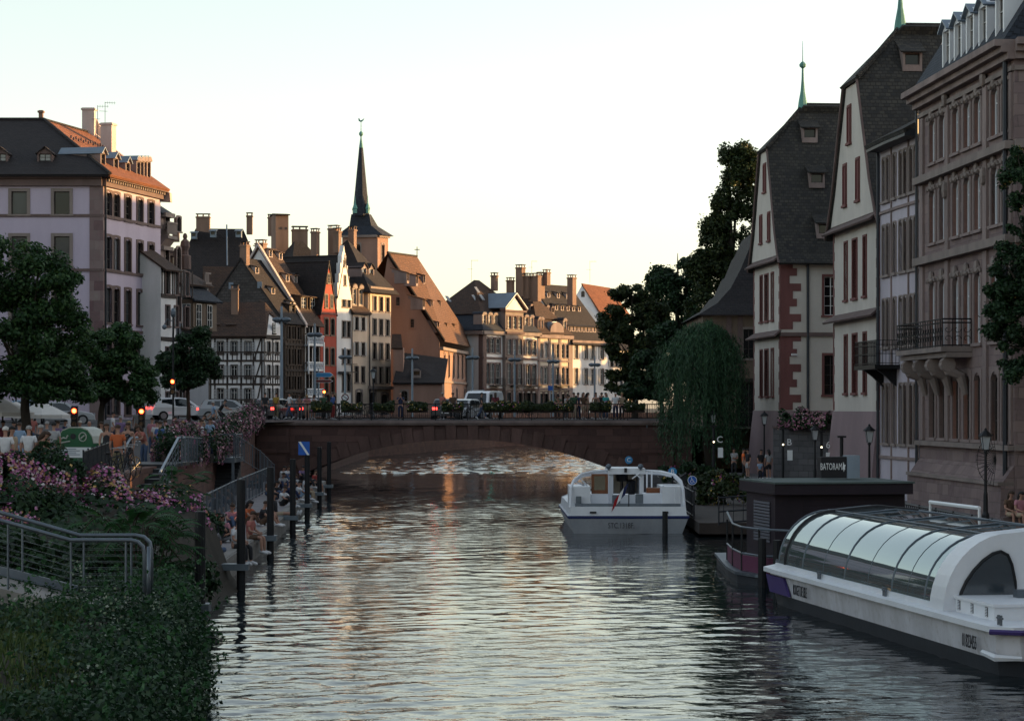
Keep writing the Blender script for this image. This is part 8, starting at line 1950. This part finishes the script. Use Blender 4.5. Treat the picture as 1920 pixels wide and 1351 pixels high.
for px, py, pose, face, top, bot, hair, lab, kw in [
 (452, 1030, 'edge', 62, 'white', 'black', 'hbrown', 'person in white shirt and black trousers, legs over the quay edge by the second pile', {}),
 (470, 1012, 'edge', 75, 'salmon', 'brown', 'hbrown', 'person in salmon vest top sitting at the edge behind the white shirt', dict(leg='shorts')),
 (396, 1040, 'cross', A, 'grey', 'denim', 'hbrown', 'person in grey shirt with back turned, nearest of the quay sitters', {}),
 (402, 1018, 'knees', 150, 'black', 'black', 'hblack', 'person in a red cap sitting beside the dark haired person', dict(cap=True)),
 (417, 1016, 'cross', 0, 'pink', 'grey', 'hblack', 'dark haired person facing the viewer next to the red cap', dict(hl='long_hair')),
 (432, 992, 'knees', 30, 'pink', 'denim', 'hbrown', 'person in pale pink shirt with hair in a bun on the quay', dict(hl='bun')),
 (404, 964, 'legs', -60, 'black', 'black', 'hblack', 'person in black lying back near the quay railing', dict(hl='long_hair')),
 (421, 955, 'knees', -80, 'navy', 'denim', 'hbrown', 'person in navy shirt reading against the railing', {}),
 (438, 952, 'knees', -80, 'brown', 'navy', 'hblack', 'dark haired person curled up right of the navy shirt', dict(hl='long_hair')),
 (462, 985, 'knees', 60, 'orange', 'brown', 'hblack', 'person in orange top behind the second pile', dict(hl='long_hair')),
 (489, 986, 'knees', 80, 'black', 'brown', 'hbrown', 'person in black t-shirt sitting hunched left of the third pile', dict(leg='shorts')),
 (516, 968, 'legs', 75, 'black', 'beige', 'hblack', 'person in black with a bare leg stretched to the water right of the third pile', dict(leg='shorts')),
 (488, 918, 'knees', -60, 'black', 'black', 'hblack', 'dark silhouetted person leaning on the far end of the railing', {}),
 (528, 950, 'knees', 60, 'white', 'black', 'hbrown', 'person in white and black sitting left of the fourth pile', {}),
 (538, 938, 'knees', 80, 'navy', 'navy', 'hbrown', 'person in navy hunched beside the fourth pile', {}),
 (560, 938, 'knees', 110, 'white', 'lightblue', 'hblack', 'person in bright white t-shirt right of the fourth pile', {}),
 (560, 925, 'edge', 80, 'white', 'beige', 'hbrown', 'person in white sitting under the blue sign pile', {}),
 (530, 918, 'knees', 20, 'lightgrey', 'navy', 'hbrown', 'person in pale grey left of the two white shirts by the bridge', {}),
 (528, 903, 'knees', 60, 'white', 'denim', 'hblack', 'left one of two white shirts sitting near the bridge pier', {}),
 (536, 902, 'knees', 70, 'white', 'denim', 'hbrown', 'right one of two white shirts sitting near the bridge pier', {}),
 (566, 902, 'knees', 30, 'purple', 'black', 'hblack', 'person in violet top near the bridge, left of the red shirt', {}),
 (588, 912, 'edge', 70, 'red', 'beige', 'hbrown', 'person in red t-shirt sitting at the far end of the quay', dict(leg='shorts')),
 (574, 915, 'knees', 60, 'black', 'black', 'hblack', 'person in black between the violet top and the red shirt', {}),
 (504, 930, 'cross', 40, 'brown', 'denim', 'hblack', 'person in brown sitting in the middle of the quay behind the third pile', dict(hl='long_hair')),
 (515, 938, 'knees', 50, 'black', 'denim', 'hblack', 'long haired person in black between the third and fourth piles', dict(hl='long_hair')),
 (547, 922, 'knees', 90, 'grey', 'black', 'hbrown', 'person in grey behind the bright white t-shirt', {}),
]:
    Z = qp(px, py); x = pt(px, Z).x; e = qx(Z)
    if pose == 'edge': x = e-.12
    x = min(x, e-.15) if pose != 'edge' else x
    kw = dict(kw); cap = kw.pop('cap', None)
    person(CX+x*F/Z, Z, .62, pose, face, top, bot, 'cap' if cap else hair, lab, cap=cap, group=G3, **kw)
for px, Z, pose, face, top, bot, hair, lab, kw in [
 (1376, 139, 'fold', 0, 'lightgrey', 'black', 'hblack', 'person in white top and black trousers on the right landing', {}),
 (1394, 138, 'stand', 90, 'vest', 'black', 'hblack', 'person in bright orange safety vest on the right landing', {}),
 (1402, 137, 'stand', -60, 'black', 'lightgrey', 'hblack', 'person in black t-shirt and pale shorts facing the orange vest', dict(leg='shorts')),
 (1427, 135, 'stand', 30, 'black', 'navy', 'hblack', 'person with dark bag below the lantern by the first gabled hall', {}),
 (1441, 135, 'stand', 200, 'lightgrey', 'black', 'hblack', 'person in pale top and shorts right of the lantern post', dict(leg='shorts', hl='long_hair')),
 (1425, 133, 'stand', 0, 'lightblue', 'black', 'hbrown', 'child in pale blue beside the lantern post', dict(hgt=.66)),
]: person(px, Z, .5, pose, face, top, bot, hair, lab, group='people on the right landing', **kw)
for px, Z, lab, top, h in ((1893, 79, 'long haired person in brown sitting at the quay railing on the far right', 'brown', 'hbrown'), (1912, 78.5, 'person in pale top sitting at the right edge of the picture', 'pink', 'hblack')): person(px, Z, .5+.45, 'edge', 20, top, 'beige', h, lab, hl='long_hair', leg='shorts')
bn = MB(); bn.obox((pt(1880, 79).x, 78.9, .5), (1.2, 0, 0), (0, .45, 0), (0, 0, .44)); solo('stone_bench', bn, M['stoned'], 'low stone bench under the two people at the right quay', 'bench', org=(pt(1880, 79).x, 78.9, .5))
# ---------------------------------------------------------------- vehicles
M['tyre'] = plain('tyre_rubber', (.012, .012, .013), .85, .2, 3); M['rim'] = plain('wheel_rim', (.25, .25, .27), .4, .1, 3, .7, bmp=0); M['carglass'] = glass('car_glass', (.012, .016, .02), .05, .6, 0)
def carpaint(n, c): m, nt_, b_ = _new(n); b_.inputs['Base Color'].default_value = (*c, 1); b_.inputs['Roughness'].default_value = .3; b_.inputs['Coat Weight'].default_value = .5; M[n] = m; return n
for n, c in (('white_car_paint', (.62, .63, .66)), ('blue_car_paint', (.16, .24, .34)), ('dark_car_paint', (.02, .02, .025)), ('silver_car_paint', (.30, .31, .33))): carpaint(n, c)
def car(px, Z, g, head, paint, label, L=4.4, H=1.62, Wd=1.82, cat='car', van=False, tail='ltail'):
    x = pt(px, Z).x; root = thing('car' if not van else 'van', label, cat, (x, Z, g), None, 0); h = R(head); ux = Vector((math.cos(h), math.sin(h), 0)); uy = Vector((-ux.y, ux.x, 0)); o = ORG[root.name]
    K = lambda a, y, z: o+ux*a*L+uy*y*Wd/2+UP*z*H
    pr = [(-.5, .22), (-.495, .50), (-.47, .58), (-.40, .93), (-.34, .985), (-.05, 1.0), (.10, .95), (.25, .62), (.44, .53), (.49, .42), (.5, .20)] if not van else [(-.5, .16), (-.5, .80), (-.48, .97), (-.44, 1.0), (.18, 1.0), (.28, .93), (.38, .58), (.48, .48), (.5, .18)]
    b = MB(); n = len(pr); tap = lambda z: 1 if z < .56 else 1-.24*(z-.56)/.44*(1 if not van else .45)
    vs = [K(a, s*tap(z), z) for s in (-1, 1) for a, z in pr]+[K(a, s*.9, .14) for s in (-1, 1) for a in (-.47, .47)]
    fs = [(i, i+1, i+1+n, i+n) for i in range(n-1)]+[tuple(range(n-1, -1, -1)), tuple(range(n, 2*n)), (n-1, 0, n, 2*n-1)]
    b.mesh(vs, fs); bd = b.build('body', M[paint], root, False)
    bv = bd.modifiers.new('b', 'BEVEL'); bv.width = .06; bv.segments = 2; bv.limit_method = 'ANGLE'
    sw = [[(-.36, .62), (-.33, .90), (-.14, .93), (-.14, .61)], [(-.12, .61), (-.12, .93), (-.02, .94), (.06, .91), (.19, .62)]] if not van else [[(.12, .60), (.12, .90), (.24, .88), (.32, .62)]]
    for s in (-1, 1):
        for q in sw:
            k = MB(); k.prism([K(a, s*(tap(z)+.004), z) for a, z in q], uy*s*.012); k.build('side_window', M['carglass'], root)
    k = MB(); z0, z1, a0, a1 = (.60, .92, -.476, -.404) if not van else (.6, .9, -.504, -.504); k.face([K(a0, -.72, z0), K(a0, .72, z0), K(a1, .66, z1), K(a1, -.66, z1)]); kk = k.build('rear_window', M['carglass'], root); kk.location = -ux*.015+UP*.01
    k = MB(); z0, z1, a0, a1 = (.645, .93, .242, .115) if not van else (.60, .92, .378, .285); k.face([K(a0, -.8, z0), K(a0, .8, z0), K(a1, .7, z1), K(a1, -.7, z1)]); kk = k.build('windscreen', M['carglass'], root); kk.location = ux*.02+UP*.015
    for a in (-.32, .31):
        for s in (-1, 1):
            c = K(a, s*.96, 0)+UP*.33; w_ = MB(); w_.tube([c-uy*.11, c+uy*.11], .33, 18); t = w_.build('wheel', M['tyre'], root); r_ = MB(); r_.tube([c-uy*.118*-s*-1 if 0 else c+uy*s*.10, c+uy*s*.122], .21, 12); r_.build('rim', M['rim'], t)
    for s in (-1, 1):
        k = MB(); k.obox(K(-.503, s*.92, .50), uy*-s*.32, -ux*.03, UP*.16); k.build('tail_light', M[tail], root); k = MB(); k.obox(K(.485, s*.92, .42), uy*-s*.36, ux*.05, UP*.15); k.build('headlight', M['glassc'], root)
        k = MB(); k.ball(K(.14, s*1.07, .62), (.09, .07, .06), 6); k.build('wing_mirror', M[paint], root)
    k = MB(); k.obox(K(-.505, -.28, .34), uy*.5, -ux*.012, UP*.11); k.build('number_plate', M['signw'], root)
car(337, 163, STREET, 22, 'white_car_paint', 'white estate car stopped behind the crowd below the street tree', 4.3, 1.6)
car(72, 150, STREET-.1, 10, 'blue_car_paint', 'pale blue car parked behind the parasols', 4.2, 1.5, tail='dred'); car(113, 146, STREET-.2, 15, 'silver_car_paint', 'silver car parked right of the pale blue car', 4.2, 1.45, tail='dred')
car(515, 156.5, STREET, 75, 'dark_car_paint', 'dark car with red tail lights at the left end of the bridge', 4.2, 1.5); car(838, 158, STREET, 88, 'dark_car_paint', 'dark car with red tail lights crossing the bridge before the choir', 4.2, 1.5)
car(866, 165, STREET, 250, 'silver_car_paint', 'silver car facing the viewer behind the bridge railing', 4.2, 1.5); car(905, 172, STREET, 255, 'white_car_paint', 'white van facing the viewer behind the bridge crowd', 5.0, 2.1, 1.95, 'van', True)
car(430, 158, STREET, 5, 'silver_car_paint', 'silver car half hidden behind the cyclist before the half timbered house', 4.2, 1.45); car(572, 160, STREET, 70, 'dark_car_paint', 'dark car waiting behind the people in pink and white', 4.2, 1.5)
def bicycle(name, label, x, y, z, rz, paint='black'):
    root = thing(name, label, 'bicycle', (x, y, z), None, rz); ORG[root.name] = Vector((0, 0, 0))
    for a in (-.52, .52):
        k = MB(); c = Vector((a, 0, .34)); ring_ = [c+Vector((.33*math.cos(t), 0, .33*math.sin(t))) for t in np.linspace(0, 2*math.pi, 19)]; k.tube(ring_, .018, 5, cap=False); wh = k.build('wheel', M['tyre'], root)
        k = MB()
        for i in range(6): t = math.pi*i/6; k.tube([c+Vector((.32*math.cos(t), 0, .32*math.sin(t))), c-Vector((.32*math.cos(t), 0, .32*math.sin(t)))], .005, 3)
        k.build('spokes', M['rim'], wh)
    k = MB(); bb, st_, hd = Vector((-.05, 0, .30)), Vector((-.20, 0, .82)), Vector((.38, 0, .80))
    for p, q in ((bb, st_), (bb, hd), (st_.lerp(bb, .1), hd+UP*.05), (bb, Vector((-.52, 0, .34))), (st_.lerp(bb, .1), Vector((-.52, 0, .34))), (hd+UP*.12-Vector((.03, 0, 0)), Vector((.52, 0, .34)))): k.tube([p, q], .019, 6)
    k.build('frame', cm(paint), root); k = MB(); k.tube([hd+UP*.12, hd+UP*.26-Vector((.06, 0, 0))], .016, 5); k.tube([hd+Vector((-.16, -.28, .24)), hd+Vector((-.05, -.2, .27)), hd+Vector((-.05, .2, .27)), hd+Vector((-.16, .28, .24))], .015, 5); k.build('handlebar', M['rim'], root)
    k = MB(); k.ball(st_+UP*.10, (.13, .07, .04), 8); k.tube([st_-UP*.02, st_+UP*.08], .015, 5); k.build('saddle', M['tyre'], root); return root
bk0 = bicycle('bicycle', 'bicycle leaning at the far railing left of the man in blue on the bridge', pt(652, 153.2).x, 153.2, BZ, R(8), 'black')
for px, Z, g, rz, lab in ((690, 153.4, BZ, 5, 'bicycle parked on the bridge below the tall beige house'), (712, 153.0, BZ, 170, 'bicycle parked close to the person holding up a phone'), (640, 153.6, BZ, 12, 'bicycle parked behind the planter left of the cream house'), (868, 153.2, BZ, 0, 'bicycle parked right of the salmon shirt on the bridge'), (985, 153.3, BZ, 175, 'bicycle parked below the pediment bay on the bridge'),
    (211, 69.5, street_z(69.5), 60, 'bicycle leaning on the dark railing beside the large petunias'), (226, 72, street_z(72), 65, 'second bicycle leaning on the dark railing left of the gangway'), (237, 76, street_z(76), 65, 'third bicycle leaning on the railing next to the gangway head')): dup(bk0, (pt(px, Z).x, Z, g), R(rz), lab)
Zc = 140; bc = dup(bk0, (pt(417, Zc).x, Zc, street_z(Zc)), R(-10), 'bicycle ridden past the flower wall by a person in dark clothes'); 
POSES['ride'] = vary(ST, pel=(0, .22, .95), chest=(0, -.02, 1.25), neck=(0, -.12, 1.40), head=(0, -.18, 1.54), sh=(.175, -.08, 1.34), el=(.22, -.25, 1.15), wr=(.2, -.42, 1.08), hip=(.09, .2, .92), kn=(.1, -.12, .72), an=(.1, .02, .34), to=(.1, -.12, .28), knr=(-.1, -.06, .58), anr=(-.1, .05, .16), tor=(-.1, -.1, .12))
person(417, Zc, street_z(Zc), 'ride', 80, 'black', 'black', 'hblack', 'cyclist in dark clothes riding toward the bridge', shoes='white')
# ---------------------------------------------------------------- unseen street houses, with houses and a wall added to throw the evening shade
def plainhouse(name, label, a, c, depth, g, ze, zr, wall, roof, kind='side', n=6, zs=None):
    a, c = Vector((*a, 0)), Vector((*c, 0)); B = Bld(name, label, 'building', (a.x, a.y, g)); L = (c-a).length
    rws = zs or [g+1+3.4*i for i in range(int((ze-g-1.5)/3.4))]
    house(B, a, c, depth, g, ze, zr, kind, (wall,), roof, rows(lin(L*.1, L*.9, n), [(z, 1.8) for z in rws], w=1.1, fm='frame', sm='stone', sur=.14, bars=(1, 1)), over=.4); B.fin()
plainhouse('customs_hall', 'long old hall on the right bank hidden behind the trees', (24.5, 236), (22.5, 151), 14, 3.3, 15.0, 25.5, 'boucherie', 'tile', n=12)  # unseen hall, ridge raised so its shadow covers the left fronts
plainhouse('bank_shade_house', 'unseen house added on the right bank to shade the row of fronts', (28, 282), (25, 237), 13, 3.3, 13.5, 19.5, 'cream', 'tile', n=9)  # added in the sun's path to keep the row's lower floors shaded
plainhouse('far_shade_house', 'unseen house added at the river bend to shade the far mansions', (42, 318), (38, 303), 10, 3.3, 12.0, 18.0, 'cream', 'tile', n=4)  # added to keep sun off the mansion's lower floors
plainhouse('far_shade_house', 'lower unseen house added beyond the bend to block low sun', (62, 341), (45, 320), 10, 3.3, 7.0, 11.5, 'white', 'tile', n=6)  # added lower block, shades only the foot of the far fronts
plainhouse('house_behind', 'unseen long house behind the viewer, orange roof added for window reflections', (-20, -60), (-85, -60), 18, 2.3, 16, 33, 'cream', 'tileor', n=18)  # added so an orange roof reflects in the lavender front's panes
plainhouse('hall_rear_range', 'rear range joining the two gabled halls', (29, 150), (29.5, 108), 9, .5, 13.6, 22.5, 'boucherie', 'tilemoss', n=8)
plainhouse('riverside_palace', 'pale stone palace front on the right bank beyond the picture edge', (27.2, 86), (27.8, 38), 14, .5, 16, 21, 'beige', 'slate', n=14)
plainhouse('riverside_house', 'stone house on the right bank behind the viewer', (27, 37), (26, -20), 14, .5, 16, 21, 'cream', 'tile', n=14)
gwl = MB(); gwl.obox((27, 282, 3.3), (3.5, 22, 0), (.4, 0, 0), (0, 0, 3.6)); solo('shade_wall', gwl, M['greywall'], 'unseen wall added on the right bank to block low sun', 'wall', org=(27, 282, 3.3))  # added to stop low sun reaching the far quay wall
plainhouse('street_house', 'row house on the left street outside the picture', (-44, 60), (-44, 110), 12, 2.35, 15, 20.5, 'cream', 'tile', n=12)
plainhouse('street_house', 'second row house on the left street outside the picture', (-44, 112), (-46, 158), 12, 2.6, 16, 22, 'white', 'tilebr', n=11)
